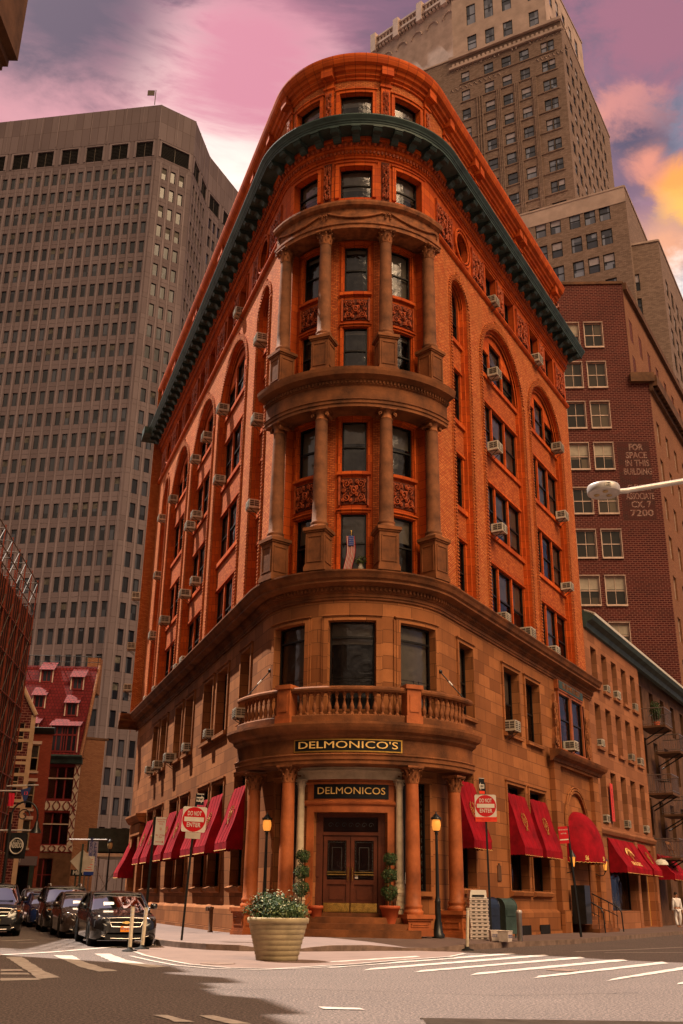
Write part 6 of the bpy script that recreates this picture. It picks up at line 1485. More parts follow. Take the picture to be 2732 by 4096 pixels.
# --- signs
def pole_mb(h,w=.03): g=MB(); g.box(-w,w,-w*.6,w*.6,0,h); return g
def dne(loc,rz,h,lean,label,mirror,extra):
    r=root('no_entry_sign',label,'road sign',loc,rz,'do not enter signs'); r.rotation_euler=(0,lean,rz)
    p=pole_mb(h+.35); 
    for k in range(int(h/.12)): p.box(-.008,.008,-.0205,-.019,.1+k*.12,.13+k*.12,1)
    p.build('pole',['black_metal','room_dark'],r)
    zc=h-.40; w=.365; s=MB()
    q=[]; 
    for cx,cz,a0 in ((w-.05,w-.05,0),(-w+.05,w-.05,PI/2),(-w+.05,-w+.05,PI),(w-.05,-w+.05,1.5*PI)):
        for t in range(5): a=a0+PI/2*t/4; q.append((cx+.05*math.cos(a),cz+.05*math.sin(a)))
    s.face([(x,-.05,zc+z) for x,z in q],0); s.face([(x,-.035,zc+z) for x,z in q],0)
    for a,b in zip(q,q[1:]+q[:1]): s.face([(a[0],-.05,zc+a[1]),(b[0],-.05,zc+b[1]),(b[0],-.035,zc+b[1]),(a[0],-.035,zc+a[1])],0)
    s.face([(.355*math.cos(t*PI/24),-.053,zc+.355*math.sin(t*PI/24)) for t in range(48)],1)
    s.box(-.30,.30,-.058,-.055,zc-.065,zc+.065,0)
    T=lambda z:(lambda p:(p[0],-.057-p[2],zc+z+p[1]))
    for t,z in (('DO NOT',.165),('ENTER',-.165)):
        tm=text_mb(t,.125,.001,.002); k_=.42/(max(p[0] for p in tm.v)-min(p[0] for p in tm.v)); s.add(tm,(lambda F,k_:(lambda p:F((p[0]*k_,p[1]*1.45,p[2]))))(T(z),k_),0)
    s.build('sign_panel',['sign_white','sign_red'],r)
    extra(r,zc,w); return r
def ex_left(r,zc,w):
    g=MB(); g.box(-.22,.24,-.045,-.035,zc-w-.19,zc-w-.01,0); g.build('lower_plate','sign_back',r)
    g=MB(); g.box(-.02,.235,-.02,-.01,zc+w+.06,zc+w+.40,0); g.box(.0,.22,-.024,-.02,zc+w+.16,zc+w+.29,1)
    g.face([(.15,-.025,zc+w+.10),(.228,-.025,zc+w+.225),(.15,-.025,zc+w+.35)],1); g.box(.0,.22,-.022,-.02,zc+w+.37,zc+w+.39,1)
    g.add(text_mb('ONE WAY',.075,.001,.003,.62),lambda p:(.095+p[0],-.027-p[2],zc+w+.225+p[1]*1.3),0); g.build('one_way_plate',['black_board','sign_white'],r)
def ex_right(r,zc,w):
    g=MB(); g.box(-w,w,-.05,-.035,zc-w-.15,zc-w+.003,0); g.add(text_mb('TEMPORARY CONSTRUCTION\nREGULATION',.05,.001),lambda p:(p[0],-.052-p[2],zc-w-.075+p[1]),1); g.build('lower_plate',['sign_orange_red','sign_red'],r)
    T=lambda p:(-.06-p[0]*.62,.0+p[0]*.45,zc+w+p[2])
    g=MB(); 
    def bx(x0,x1,y0,z0,z1,mi): g.face([(-.03-x*.55,-.03-y0+x*.8*-.3,zc+w+z) for x,z in ((x0,z0),(x1,z0),(x1,z1),(x0,z1))],mi)
    bx(-.05,.32,0,.03,.55,0); bx(-.03,.30,.004,.20,.34,1); g.face([(-.03-x*.55,-.035+x*.8*-.3,zc+w+z) for x,z in ((.20,.13),(.31,.27),(.20,.41))],1); bx(-.05,.32,.003,.03,.12,2); bx(-.05,.32,.003,.53,.545,1)
    g.add(text_mb('ONE WAY',.075,.001,.003,.62),lambda p:(-.03-(.12-p[0])*.55,-.045-.24*(.12-p[0]),zc+w+.27+p[1]*1.3),0)
    g.build('one_way_plate',['black_board','sign_white','sign_orange_red'],r)
x,y=gp(726,3762,.15); hh=zat(757,3222,x,y)-.15; dne((x,y,.15),R(-4),hh,R(2.6),'red and white do not enter sign on the left kerb by the awnings',0,ex_left)
x,y=gp(1966,3756,.2); hh=zat(1954,3175,x,y)-.2; dne((x,y,.2),R(3),hh,R(-.6),'red and white do not enter sign on the right kerb by the mailbox',0,ex_right)
# parking sign on the left, behind
x,y=gp(600,3700,.15); x,y=MP.pt(-8.6,2.9); r=root('parking_sign','white and red parking sign on a dark post behind the black sedan','road sign',(x,y,.15),R(-4)); r.rotation_euler=(0,R(1.2),R(-4)); H_=zat(612,3268,x,y)-.15
pole_mb(H_,.045).build('pole','black_metal',r); g=MB(); g.box(.05,.44,-.04,-.03,H_-1.0,H_,0)
for t,z,s_ in (('Authorized\nVehicles\nOnly',-.16,.085),('SJ',-.42,.12),('day - Friday\n- 7pm',-.68,.075)): g.add(text_mb(t,s_,.001),lambda p,z=z:(.26+p[0],-.043-p[2],H_+z+p[1]),1)
g.box(.1,.36,-.042,-.04,H_-.90,H_-.88,1); g.face([(.36,-.043,H_-.94),(.41,-.043,H_-.89),(.36,-.043,H_-.84)],1); g.build('sign_panel',['sign_white','sign_red'],r)
# small parking sign by dome awning
x,y=gp(2325,3748,.15); r=root('parking_sign','small red no standing sign on a leaning dark post by the dome awning','road sign',(x,y,.15),R(35)); H_=zat(2282,3305,x,y)-.15; r.rotation_euler=(0,R(-5),R(30))
pole_mb(H_,.04).build('pole','black_metal',r); g=MB(); g.box(-.52,-.03,-.04,-.03,H_-.62,H_,0); g.box(-.49,-.06,-.043,-.04,H_-.5,H_-.46,1)
for t,z in (('NO STANDING',-.12),('ANYTIME',-.26)): g.add(text_mb(t,.07,.001),lambda p,z=z:(-.27+p[0],-.043-p[2],H_+z+p[1]),1)
g.build('sign_panel',['sign_red','sign_white'],r)
# diamond sign and street name on the left
x,y,_=atY(300,3700,46); r=root('diamond_sign','blank grey back of a diamond road sign above the parked cars','road sign',(x,y,.0),0); H_=zat(308,3385,x,y); g=pole_mb(H_+.1,.04); g.build('pole','shed_panel',r)
g=MB(); zc=zat(306,3445,x,y); q=.50; g.face([(0,.06,zc-q),(q,.06,zc),(0,.06,zc+q),(-q,.06,zc)],0); g.face([(0,.08,zc-q),(q,.08,zc),(0,.08,zc+q),(-q,.08,zc)],0); g.build('sign_panel','sign_back',r)
x,y,_=atY(283,3700,50); r=root('street_name_sign','dark street name sign reading Mill Ln under the diamond sign','street sign',(x,y,0)); H_=zat(283,3478,x,y); pole_mb(H_,.035).build('pole','shed_panel',r)
g=MB(); g.box(-.25,.72,-.04,-.03,H_-.28,H_,0); g.add(text_mb('Mill Ln',.26,.001,.004),lambda p:(.2+p[0],-.043-p[2],H_-.14+p[1]),1); g.build('sign_panel',['black_board','sign_white'],r)
x,y,_=atY(318,3700,48); r=root('parking_sign','tall orange and white parking notice beside the diamond sign','road sign',(x,y,0)); H_=zat(330,3420,x,y); pole_mb(H_,.03).build('pole','steel',r); g=MB(); g.box(-.05,.40,-.04,-.03,H_-.85,H_-.05,0); g.box(-.05,.40,-.042,-.03,H_-.85,H_-.70,2)
for k in range(5): g.box(0,.33-.05*(k%2),-.043,-.04,H_-.2-.11*k,H_-.17-.11*k,1)
g.build('sign_panel',['sign_white','sign_orange_red','sign_blue'],r)
# banners on the left
def banner(px0,py0,px1,py1,Y,label,mat_,name='hanging_banner',fn=None):
    a=atY(px0,py0,Y); b=atY(px1,py1,Y); r=root(name,label,'banner',(a[0],Y,b[2])); w,h=b[0]-a[0],a[2]-b[2]
    g=MB(); n=6; g.grid([[(w*i/n,.04*math.sin(i*2+j),h*j/4) for i in range(n+1)] for j in range(5)],0,True); g.build('cloth',mat_,r)
    g=MB(); g.tube([(-1.2,0,h+.08),(w+.5,0,h+.1)],.035,6); g.build('pole','silver_paint',r)
    if fn: fn(r,w,h)
    return r
def ud(r,w,h):
    g=MB(); g.tube([(w*.5+w*.36*math.cos(t*PI/16),-.08,h*.48+w*.40*math.sin(t*PI/16)) for t in range(33)],.03,4); g.add(text_mb('UNDERDOG',.30,.003,.006,.95),lambda p:(w*.5+p[0]*w*.80/1.65,-.09-p[2],h*.50+p[1])); g.add(text_mb('EST 2019',.12,.003),lambda p:(w*.5+p[0],-.09-p[2],h*.66+p[1]))
    g.build('lettering','sign_white',r)
banner(38,3330,98,3435,45,'black banner with a white circular emblem on the left street','black_cloth',fn=ud)
banner(358,3365,385,3462,62,'pale violet vertical banner beside the sidewalk shed','banner_pale',fn=lambda r,w,h:(lambda g:(g.add(text_mb('FRANCONE\nTRINITY',.42,.003),lambda p:(w*.55-p[1]*.6,-.08-p[2],h*.5+p[0]*.8)),g.build('lettering','sign_blue',r)))(MB()))
banner(36,3172,53,3225,46,'small red banner high on the left street','flag_red')
a=atY(82,3160,45); r=root('pennant_flag','dark blue triangular pennant numbered 13 on a white pole','flag',a); g=MB(); g.face([(0,0,0),(.45,0,.14),(.26,0,-.62)]); g.face([(0,.02,0),(.45,.02,.14),(.26,.02,-.62)]); g.build('cloth','flag_blue',r); g=MB(); g.add(text_mb('13',.2,.002),lambda p:(.25+p[0],-.01-p[2],-.14+p[1])); g.build('lettering','sign_orange_red',r); g=MB(); g.tube([(-.6,0,.16),(.75,0,.22)],.03,5); g.build('pole','silver_paint',r)
# bishop crook lamp on left
a=atY(20,3700,44); r=root('crook_street_lamp','ornate black crook lamp hanging over the left street','street lamp',(a[0]-.3,44,0)); zt=zat(50,3205,a[0],44); g=MB(); g.tube([(0,0,0),(0,0,zt-.9)],.07,8); g.tube([(0,0,zt-.9)]+[(.55-.55*math.cos(t*PI/10),0,zt-.55+.55*math.sin(t*PI/10)) for t in range(11)]+[(1.1,0,zt-.8)],.04,6); g.tube([(.5+.28*(1-.06*t)*math.cos(t*.6),0,zt-.55+.28*(1-.06*t)*math.sin(t*.6)) for t in range(15)],.025,5); g.build('pole','black_metal',r)
g=MB(); g.lathe([(.03,.25),(.08,.15),(.10,0),(.20,-.15),(.24,-.25)],(1.1,0,zt-1.0),12); g.build('lamp_head','black_metal',r)
# LED street light entering from the right
a=atY(2425,1960,17); r=root('led_street_light','round silver LED street light on an arm, top right','street light',(a[0]-.05,17,a[2]-.02)); 
g=MB(); RR=.295; g.lathe([(RR*.8,-.055),(RR*.97,-.06),(RR,-.045),(RR*1.0,.06),(RR*.96,.085),(.02,.10)],(0,0,0),32); g.lathe([(.01,-.052),(RR*.8,-.05)],(0,0,0),32,1,False); hd=g.build('lamp_head',['silver_paint','sign_back'],r)
for k in range(3):
    t=k*2*PI/3+.5; g=MB(); g.lathe([(.001,-.07),(.05,-.07),(.055,-.052)],(.13*math.cos(t),.13*math.sin(t),0),12); g.lathe([(.055,-.052),(.075,-.056),(.075,-.05)],(.13*math.cos(t),.13*math.sin(t),0),12,1); g.build('led_lens',['lamp_clear','silver_paint'],hd)
g=MB(); g.box(-.045,.065,-RR-.008,-RR+.02,-.02,.055,0); g.add(text_mb('100\nLED',.042,.0005,.001),lambda p:(.01+p[0],-RR-.010-p[2],.018+p[1]),1); g.build('number_plate',['sign_white','black_board'],hd)
g=MB(); e=atY(2760,1920,17.2); g.tube([(RR-.02,0,0),(RR+.16,0,.01)],.05,10); g.tube([(RR+.1,0,.01),(e[0]-r.location.x,.2,e[2]-r.location.z),(e[0]-r.location.x+3.2,.3,.25)],.046,10,0,True,.06); g.tube([(e[0]-r.location.x+3.2,.3,.25),(e[0]-r.location.x+3.25,.3,-8.4)],.11,10); g.build('arm','silver_paint',r)
# --- planter
x0,y0=gp(1107,3842); r=root('street_planter','large cream stepped plastic planter with small flowering shrub on the road corner','planter',(x0,y0,.006)); g=MB(); K=y0/4027*1.0
rt=.80;rb_=.545; Hp=.99; pr=[]
n=7
for k in range(n):
    z=Hp*.86*k/n; f=k/n; q=rb_+(rt-rb_)*f*.93; pr+=[(q,z),(q+.022,z+.012),(q+.034,z+Hp*.86/n-.02)]
pr+=[(rt-.02,Hp*.86),(rt+.03,Hp*.87),(rt+.045,Hp*.98),(rt+.02,Hp),(rt-.07,Hp),(rt-.1,Hp-.08),(.01,Hp-.08)]
s_=.915; g.lathe([(a*s_*.93,b*s_) for a,b in pr],(0,0,0),40); g.build('pot','planter_cream',r); Z=Hp*s_
g=MB(); g.lathe([(.62,Z-.07),(.01,Z-.05)],(0,0,0),20); g.build('soil','soil',r)
def foliage(cx,cy,cz,rx,ry,rz_,n,size,seed,mi=0,mb=None,shell=.35,mats=1):
    rr=random.Random(seed); mb=mb or MB()
    for i in range(n):
        while True:
            v=Vector((rr.uniform(-1,1),rr.uniform(-1,1),rr.uniform(-1,1)))
            if shell<v.length<1: break
        k=1+.18*math.sin(v.x*5+seed)*math.cos(v.z*4+seed)
        c=Vector((cx+v.x*rx*k,cy+v.y*ry*k,cz+v.z*rz_*k)); nn=(v.normalized()+Vector((rr.uniform(-.8,.8),rr.uniform(-.8,.8),rr.uniform(-.5,1)))).normalized(); t=nn.orthogonal().normalized(); b=nn.cross(t); a=rr.uniform(0,6.28); t,b=t*math.cos(a)+b*math.sin(a),b*math.cos(a)-t*math.sin(a); s=size*rr.uniform(.6,1.3)
        mb.face([c-t*s,c-b*s*.4+nn*s*.15,c+t*s,c+b*s*.4+nn*s*.15],mi if mats==1 else rr.randrange(mats))
    return mb
g=foliage(0,0,Z+.14,.70,.62,.30,2600,.045,3,shell=.2); g=foliage(-.15,0,Z+.30,.48,.4,.26,1200,.045,4,mb=g,shell=.1); g=foliage(.35,-.1,Z+.15,.4,.35,.2,500,.04,9,mi=1,mb=g,shell=.5); g=foliage(-.1,-.1,Z+.26,.66,.55,.38,150,.035,10,mi=2,mb=g,shell=.75); g=foliage(.0,-.15,Z+.12,.78,.6,.22,500,.035,12,mi=1,mb=g,shell=.7)
g.build('shrub',['leaf','leaf_light','flower'],r)
g=MB(); rr=random.Random(5)
for k in range(24): a=rr.uniform(0,6.28); q=rr.uniform(.1,.55); g.tube([(0.1*math.cos(a),.1*math.sin(a),Z-.06),(q*math.cos(a),q*math.sin(a),Z+rr.uniform(.15,.5))],.008,4)
for k in range(40):
    a=rr.uniform(0,6.28); q=rr.uniform(.35,.68); zz=Z+rr.uniform(.05,.42); g2=[(q*math.cos(a),q*math.sin(a)*.85,zz),(q*1.15*math.cos(a),q*math.sin(a),zz+rr.uniform(.08,.2))]; g.tube(g2,.006,4)
g.build('stem','stem',r)
# topiaries
def topiary(px,Yd,label,balls,potr=.30,gr='ball topiaries flanking the doors'):
    x,y=px; z=Yd; r=root('ball_topiary',label,'potted plant',(x,y,z),0,gr); g=MB(); g.lathe([(potr*.68,0),(potr*.95,.42),(potr*1.08,.43),(potr*1.1,.52),(potr*.95,.53),(potr*.9,.48),(.01,.47)],(0,0,0),24); g.build('pot','terracotta_pot',r)
    g=MB(); g.tube([(0,0,.45),(.01,0,1.2),(0,.01,balls[-1][0])],.022,6); g.build('stem','stem',r)
    g=None
    for i,(zz,rb2) in enumerate(balls):
        g=foliage(.01*i,0,zz,rb2,rb2,rb2*.95,1500,.028,21+i,shell=.55); g2=foliage(.01*i,0,zz,rb2*1.05,rb2*1.05,rb2,160,.026,31+i,mi=1,mb=g,shell=.85); g2.build('foliage_ball',['leaf','leaf_light'],r)
    return r
pa=wallpt(1205,3600,.95,.5); pb=wallpt(1560,3600,.55,.6); pc_=wallpt(1262,3650,.55,.5)
topiary(pa,.48,'three ball topiary in terracotta pot left of the doors',[(.98,.225),(1.55,.205),(2.12,.185)]) if False else None
def bal(px,y,P,z0): return zat(px,y,P[0],P[1])-z0
T1=topiary(pa,.47,'three ball clipped topiary in orange pot left of the doors',[(bal(1207,3555,pa,.47),.265),(bal(1204,3487,pa,.47),.245),(bal(1203,3425,pa,.47),.22)],.30)
T2=topiary(pb,.64,'three ball clipped topiary in orange pot right of the doors',[(bal(1557,3570,pb,.64),.265),(bal(1560,3500,pb,.64),.25),(bal(1563,3437,pb,.64),.22)],.30)
r=root('flower_pot','smaller empty looking terracotta pot beside the left topiary','flower pot',(*pc_,.64)); g=MB(); g.lathe([(.15,0),(.21,.40),(.24,.41),(.24,.5),(.20,.5),(.01,.46)],(0,0,0),20); g.build('pot','terracotta_pot',r)
# --- right kerb: mail boxes, crates, tub, bollards
def mailbox(loc,rz,mat_,label,sc_=1):
    r=root('mail_box',label,'mailbox',loc,rz); g=MB(); w,d,h=.30,.33,.95
    prof=[(-d,.12),(d,.12)]+[(d*math.cos(t*PI/10),h+d*math.sin(t*PI/10)) for t in range(11)]
    for sx in (-w,w): g.face([(sx,y,z) for y,z in prof],0)
    for a,b in zip(prof,prof[1:]+prof[:1]): g.face([(-w,a[0],a[1]),(w,a[0],a[1]),(w,b[0],b[1]),(-w,b[0],b[1])],0)
    for sx in (-w,w):
        pts=[(sx,y,z) for y,z in prof[1:]]; g.tube(pts,.018,5)
    g.build('body',mat_,r); l=MB()
    for sx in (-.25,.25):
        for sy in (-.26,.26): l.tube([(sx,sy,0),(sx,sy,.14)],.035,6)
    l.build('legs',mat_,r); f=MB(); f.box(-.24,.24,-d-.02,-d+.01,.70,.90); f.build('hatch',mat_,r)
    return r
x,y=wallpt(2020,3700,.75,0); mailbox((x,y,.17),R(38),'green_copper','dark green mailbox nearest the bollards on the right pavement')
x,y=wallpt(1948,3700,.62,0); mailbox((x,y,.19),R(38),'mail_blue','dark blue mailbox behind the white tray stack')
x,y=wallpt(1912,3700,1.15,0); r=root('newspaper_tray_stack','leaning stack of dirty white plastic mail trays topped with newspapers','tray stack',(x,y,.20),R(6)); rr=random.Random(8); hs=zat(1905,3560,x,y)-.20
for k in range(11):
    g=MB(); z=k*hs*.075; dx,dy=rr.uniform(-.015,.015),rr.uniform(-.02,.02); a=.30; hgt=hs*.07
    g.box(-a+dx,a+dx,-.24+dy,.24+dy,z,z+hgt); g.box(-a-.015+dx,a+.015+dx,-.255+dy,.255+dy,z+hgt*.62,z+hgt*.95)
    for q in (-.18,0,.18): g.box(q-.05+dx,q+.05+dx,-.246+dy,-.243+dy,z+hgt*.15,z+hgt*.5,1)
    g.build('tray',['crate_white','ac_dark'],r)
for k in range(6):
    g=MB(); z=hs*.83+k*hs*.028; g.box(-.27+rr.uniform(-.02,.02),.25+rr.uniform(-.02,.02),-.22,.22,z,z+hs*.025); g.build('newspaper','paper',r)
g=MB(); g.box(-.26,.22,-.2,.2,hs*.998,hs*1.0); g.box(-.2,.16,-.16,-.12,hs*1.0,hs*1.002,1); g.box(-.22,.18,-.245,-.24,hs*.86,hs*.9,1); g.build('top_newspaper',['paper','black_board'],r)
def tub(px,py,lab,rz,sc=1):
    x,y=gp(px,py,.18); r=root('postal_tub',lab,'postal tub',(x,y,.18),rz,'postal tubs'); g=MB(); w,d,h=.22,.17,.30
    for (ax,ay,bx_,by) in ((-1,-1,1,-1),(1,-1,1,1),(1,1,-1,1),(-1,1,-1,-1)):
        g.face([(ax*w*.86,ay*d*.86,0),(bx_*w*.86,by*d*.86,0),(bx_*w,by*d,h),(ax*w,ay*d,h)],0); g.face([(ax*w*.82,ay*d*.82,0.01),(bx_*w*.82,by*d*.82,0.01),(bx_*w*.95,by*d*.95,h),(ax*w*.95,ay*d*.95,h)],0)
        g.tube([(ax*w,ay*d,h),(bx_*w,by*d,h)],.012,5)
    g.face([(-w*.8,-d*.8,.02),(w*.8,-d*.8,.02),(w*.8,d*.8,.02),(-w*.8,d*.8,.02)],0); g.build('tub','crate_white',r); t=MB(); t.add(text_mb('UNITED STATES\nPOSTAL SERVICE',.05,.001,.001),lambda p:(p[0],-.163-p[2],.15+p[1])); t.build('lettering','sign_blue',r)
tub(1987,3763,'white postal tub reading United States Postal Service at the sign foot',R(5)); tub(2022,3766,'white postal tub turned side-on, right of the lettered tub',R(62))
def bollard(px,py,h,lab):
    x,y=gp(px,py,.17); r=root('steel_bollard',lab,'bollard',(x,y,.17),0,'steel bollards'); g=MB(); g.lathe([(.085,0),(.085,h-.08)],(0,0,0),18); g.build('post','steel',r); g=MB(); g.lathe([(.095,h-.10),(.10,h-.08),(.10,h-.04),(.085,h-.01),(.01,h)],(0,0,0),18); g.build('cap','silver_paint',r)
bollard(2012,3742,.98,'steel pipe bollard left one, beside the dark green mailbox'); bollard(2081,3763,.92,'steel pipe bollard right one, standing free on the kerb')
def flex(px,py,top,lab,m='post_cream'):
    x,y=gp(px,py,0); r=root('flexible_post',lab,'bollard',(x,y,.006),0,'flexible lane posts'); h=zat(*top,x,y); d=ray(*top); tx=d.x/d.y*y-x; g=MB(); g.tube([(0,0,.05),(tx,0,h)],.048,10); g.box(tx-.05,tx+.05,-.05,.05,h-.02,h); g.build('post',m,r); g=MB(); g.lathe([(.20,0),(.19,.025),(.08,.05),(.05,.10)],(0,0,0),14); g.build('base','rubber',r)
    g=MB()
    for f in (.88,.80): g.tube([(tx*f,0,h*f),(tx*(f+.045),0,h*(f+.045))],.051,10)
    g.build('reflective_band','sign_white',r)
flex(518,3806,(532,3628),'white flexible post left of the pair before the black sedan'); flex(568,3797,(586,3632),'white flexible post right of the pair before the black sedan'); flex(1869,3802,(1871,3633),'cream flexible post by the tray stack with black numbers')
# standpipe and small things on the left wall
x,y=MP.pt(-8.0,.9); r=root('fire_standpipe','dark red twin-headed fire standpipe on the left pavement','standpipe',(*MP.pt(-7.3,.75),.15),MP.ang(-7.3)); g=MB(); g.lathe([(.10,0),(.10,.05),(.07,.07),(.07,.78),(.09,.80),(.09,.86)],(0,0,0),14); g.tube([(-.2,-.05,.82),(.2,-.05,.82)],.06,10); g.build('pipe','brown_dark_stone',r); g=MB()
for sx in (-.2,.05): g.tube([(sx,0,.80),(sx,-.16,.80)],.075,10)
g.build('outlet','brown_dark_stone',r)
# --- flag and vase in the centre window
T=onp(MP,.0,12.62,-.30); r=root('window_flag','small furled stars and stripes flag standing in the centre window','flag',P3(MP,.0,12.25,-.30),MP.ang(0)); g=MB(); g.tube([(0,0,0),(0,0,1.55)],.018,6); g.lathe([(.001,1.5),(.04,1.55),(.001,1.6)],(0,0,0),8); g.build('pole','brass',r); g=MB()
for k in range(13):
    x0_=-.14+.024*k; g.grid([[(x0_+.0*i+ .16*(j/8)*0+ .10*math.sin(j*.5+.6)*(j/8)+.02*i-.04,-.05-.02*math.sin(k*1.1),1.35-j*.16) for i in range(2)] for j in range(9)],k%2,True)
g.box(-.09,.10,-.09,-.06,.98,1.36,2)
for i in range(4):
    for j in range(5): g.box(-.07+.045*i,-.055+.045*i,-.095,-.09,1.02+.07*j,1.035+.07*j,1)
g.build('cloth',['flag_red','sign_white','sign_blue'],r)
r=root('window_vase','small striped vase with a leafy plant beside the window flag','vase',P3(MP,.38,12.28,-.32),0); g=MB(); g.lathe([(.06,0),(.10,.05),(.11,.14),(.06,.24),(.08,.28)],(0,0,0),12); g.build('vase','ac_white',r); foliage(0,0,.42,.22,.1,.18,110,.06,5,shell=.1).build('plant','leaf_light',r)
# ================================================================== cars
def wheel_mb(r,w):
    t=MB(); t.lathe([(r*.62,-w/2),(r*.93,-w/2),(r,-w/2+.03),(r,w/2-.03),(r*.93,w/2),(r*.62,w/2)],(0,0,0),28); T=lambda p:(p[2],p[0],p[1])
    tt=MB(); tt.add(t,T); q=MB(); q2=MB(); q2.lathe([(.01,w/2-.06),(r*.60,w/2-.07),(r*.63,w/2-.01),(r*.66,w/2)],(0,0,0),28); q.add(q2,T)
    for k in range(10):
        a=k*PI/5; c,s=math.cos(a),math.sin(a); q.box(w/2-.06,w/2-.015,-.025,.025,.05,r*.61,0,lambda p:(p[0],p[1]*c-p[2]*s,p[1]*s+p[2]*c))
    q3=MB(); q3.lathe([(.001,w/2-.0),(.06,w/2-.01),(.07,w/2-.06)],(0,0,0),12); q.add(q3,T)
    return tt,q
def car(label,kind,paint,loc,rz,plate=('plate_yellow','T62-19C'),emblem=False,rails=False,grp='cars parked on the left street',detail=True):
    """x right, front of the car towards -y, origin at the middle of the front bumper on the ground"""
    suv=kind=='suv'; Lc=4.6 if suv else 5.0; Wd=.93 if suv else .925; Hh=1.70 if suv else 1.47; bel=1.10 if suv else .96; hood=1.03 if suv else .90
    r=root('parked_car',label,'car',loc,rz,grp); wr=.36 if suv else .335; ax1,ax2=.95,Lc-.98
    # body: stations (y, half width low, half width belt, z low, z shoulder, z top)
    S=[(0.0,.60,.52,.38,.52,.60),(.05,.76,.70,.24,.60,.74),(.20,.86,.82,.20,.68,hood-.12),(.45,Wd-.01,.88,.19,.72,hood-.05),(.95,Wd,.90,.19,.76,hood),(1.45,Wd,.90,.19,.80,bel-.01),(2.2,Wd,.90,.20,.82,bel),(3.2,Wd,.90,.20,.84,bel+.01),(Lc-.9,Wd,.90,.21,.86,bel+.03),(Lc-.35,Wd-.03,.86,.23,.86,bel+.04),(Lc-.06,.80,.74,.28,.80,bel-.06),(Lc,.66,.62,.40,.72,bel-.22)]
    ys=sorted(set([s[0] for s in S]+[ax1+d for d in (-.42,-.36,-.25,-.12,0,.12,.25,.36,.42)]+[ax2+d for d in (-.42,-.36,-.25,-.12,0,.12,.25,.36,.42)]+[1.7,1.9,2.5,2.8]))
    def lerp(y):
        for a,b in zip(S,S[1:]):
            if a[0]<=y<=b[0]:
                f=(y-a[0])/(b[0]-a[0]); return [a[i]+(b[i]-a[i])*f for i in range(6)]
        return list(S[-1])
    rows=[]
    for y in ys:
        _,wl,wb,zl,zs,zt=lerp(y); za=zl
        for ax in (ax1,ax2):
            d=abs(y-ax); 
            if d<wr+.07: za=max(za,wr+math.sqrt(max(0,(wr+.07)**2-d*d)))
        half=[(wl*.90,za),(wl,za+.03 if za<.5 else za+.005),(wl+.01,max(zs-.12,za+.02)),(wl-.005,max(zs,za+.04)),(wb+.005,max(zs+.04,za+.06)),(wb*.985,zt-.07),(wb*.93,zt-.02),(wb*.75,zt+.012),(wb*.4,zt+.03),(0,zt+.035)]
        rows.append([(x,y,z) for x,z in half]+[(-x,y,z) for x,z in reversed(half[:-1])])
    g=MB(); g.grid(rows,0,True); g.face([p for p in rows[0]],0); g.face([p for p in rows[-1]],0)
    body=g.build('body',paint,r)
    g=MB(); g.box(-Wd+.12,Wd-.12,.3,Lc-.2,.17,.55); g.build('underbody','rubber',r)
    # greenhouse
    G=[(1.42,.78,bel-.03,.0),(2.15,.70,Hh-.10,1),(2.45,.68,Hh-.02,1),(3.0,.67,Hh,1),(3.6 if not suv else 4.0,.67,Hh-.03,1),(3.95 if not suv else 4.25,.68,Hh-.14,1),((Lc-.45) if not suv else Lc-.12,.76,bel+.02,0)]
    gb=MB(); gr=[]
    for y,w,z,_ in G:
        wb=.86; zb=bel-.04
        f=min(1,max(0,(z-zb)/(Hh-zb))); wt=wb+(w-wb)*f
        gr.append([(wb if f<.1 else wb,y,zb),(wt+.03,y,zb+(z-zb)*.88),(wt*.90,y,z-.01),(wt*.5,y,z+.012),(0,y,z+.016),(-wt*.5,y,z+.012),(-wt*.90,y,z-.01),(-wt-.03,y,zb+(z-zb)*.88),(-wb,y,zb)])
    gb.grid(gr,0,True)
    # roof skin painted: faces of the top
    nrow=len(gr[0]); 
    for fi,f in enumerate(gb.f):
        i=fi//(nrow-1); j=fi%(nrow-1)
        if 1<=j<=6 and 1<=i<=4: gb.m[fi]=1
        if i==0 or i==5: gb.m[fi]=0 if 1<=j<=6 else 0
    gh=gb.build('greenhouse',['car_glass',paint],r)
    # dark cabin inside and pillars
    ins=MB(); ins.box(-.66,.66,1.9,Lc-1.0,.6,bel+.12)
    for sx in (-.36,.36): ins.box(sx-.2,sx+.2,2.5,2.66,bel,bel+.26); ins.box(sx-.1,sx+.1,2.52,2.62,bel+.26,bel+.42)
    ins.build('seats','rubber',r)
    p=MB()
    for sx in (-1,1):
        a=gr[0][0]; q=gr[1][1]; p.tube([(sx*.86,1.42,bel-.03),(sx*.76,2.15,Hh-.14),(sx*.735,2.45,Hh-.06),(sx*.725,3.0,Hh-.05),(sx*.73,G[4][0],Hh-.08),(sx*.80,G[5][0]+.1,Hh-.25),(sx*.86,G[6][0],bel)],.035,6)
        p.tube([(sx*.87,2.75,bel-.02),(sx*.76,2.80,Hh-.10)],.035,6)
    p.tube([(-.70,2.16,Hh-.09),(0,2.12,Hh-.075),(.70,2.16,Hh-.09)],.02,5)
    p.build('pillar',paint,r)
    for sx in (-1,1):
        for ax in (ax1,ax2):
            tt,q=wheel_mb(wr,.23); w=tt.build('tyre','rubber',None,(sx*(Wd-.13),ax,wr)); w.parent=r; w.name='wheel'
            q.build('rim','chrome',w,(0,0,0)); w.rotation_euler=(0,0,0 if sx>0 else PI)
    # face
    h=MB()
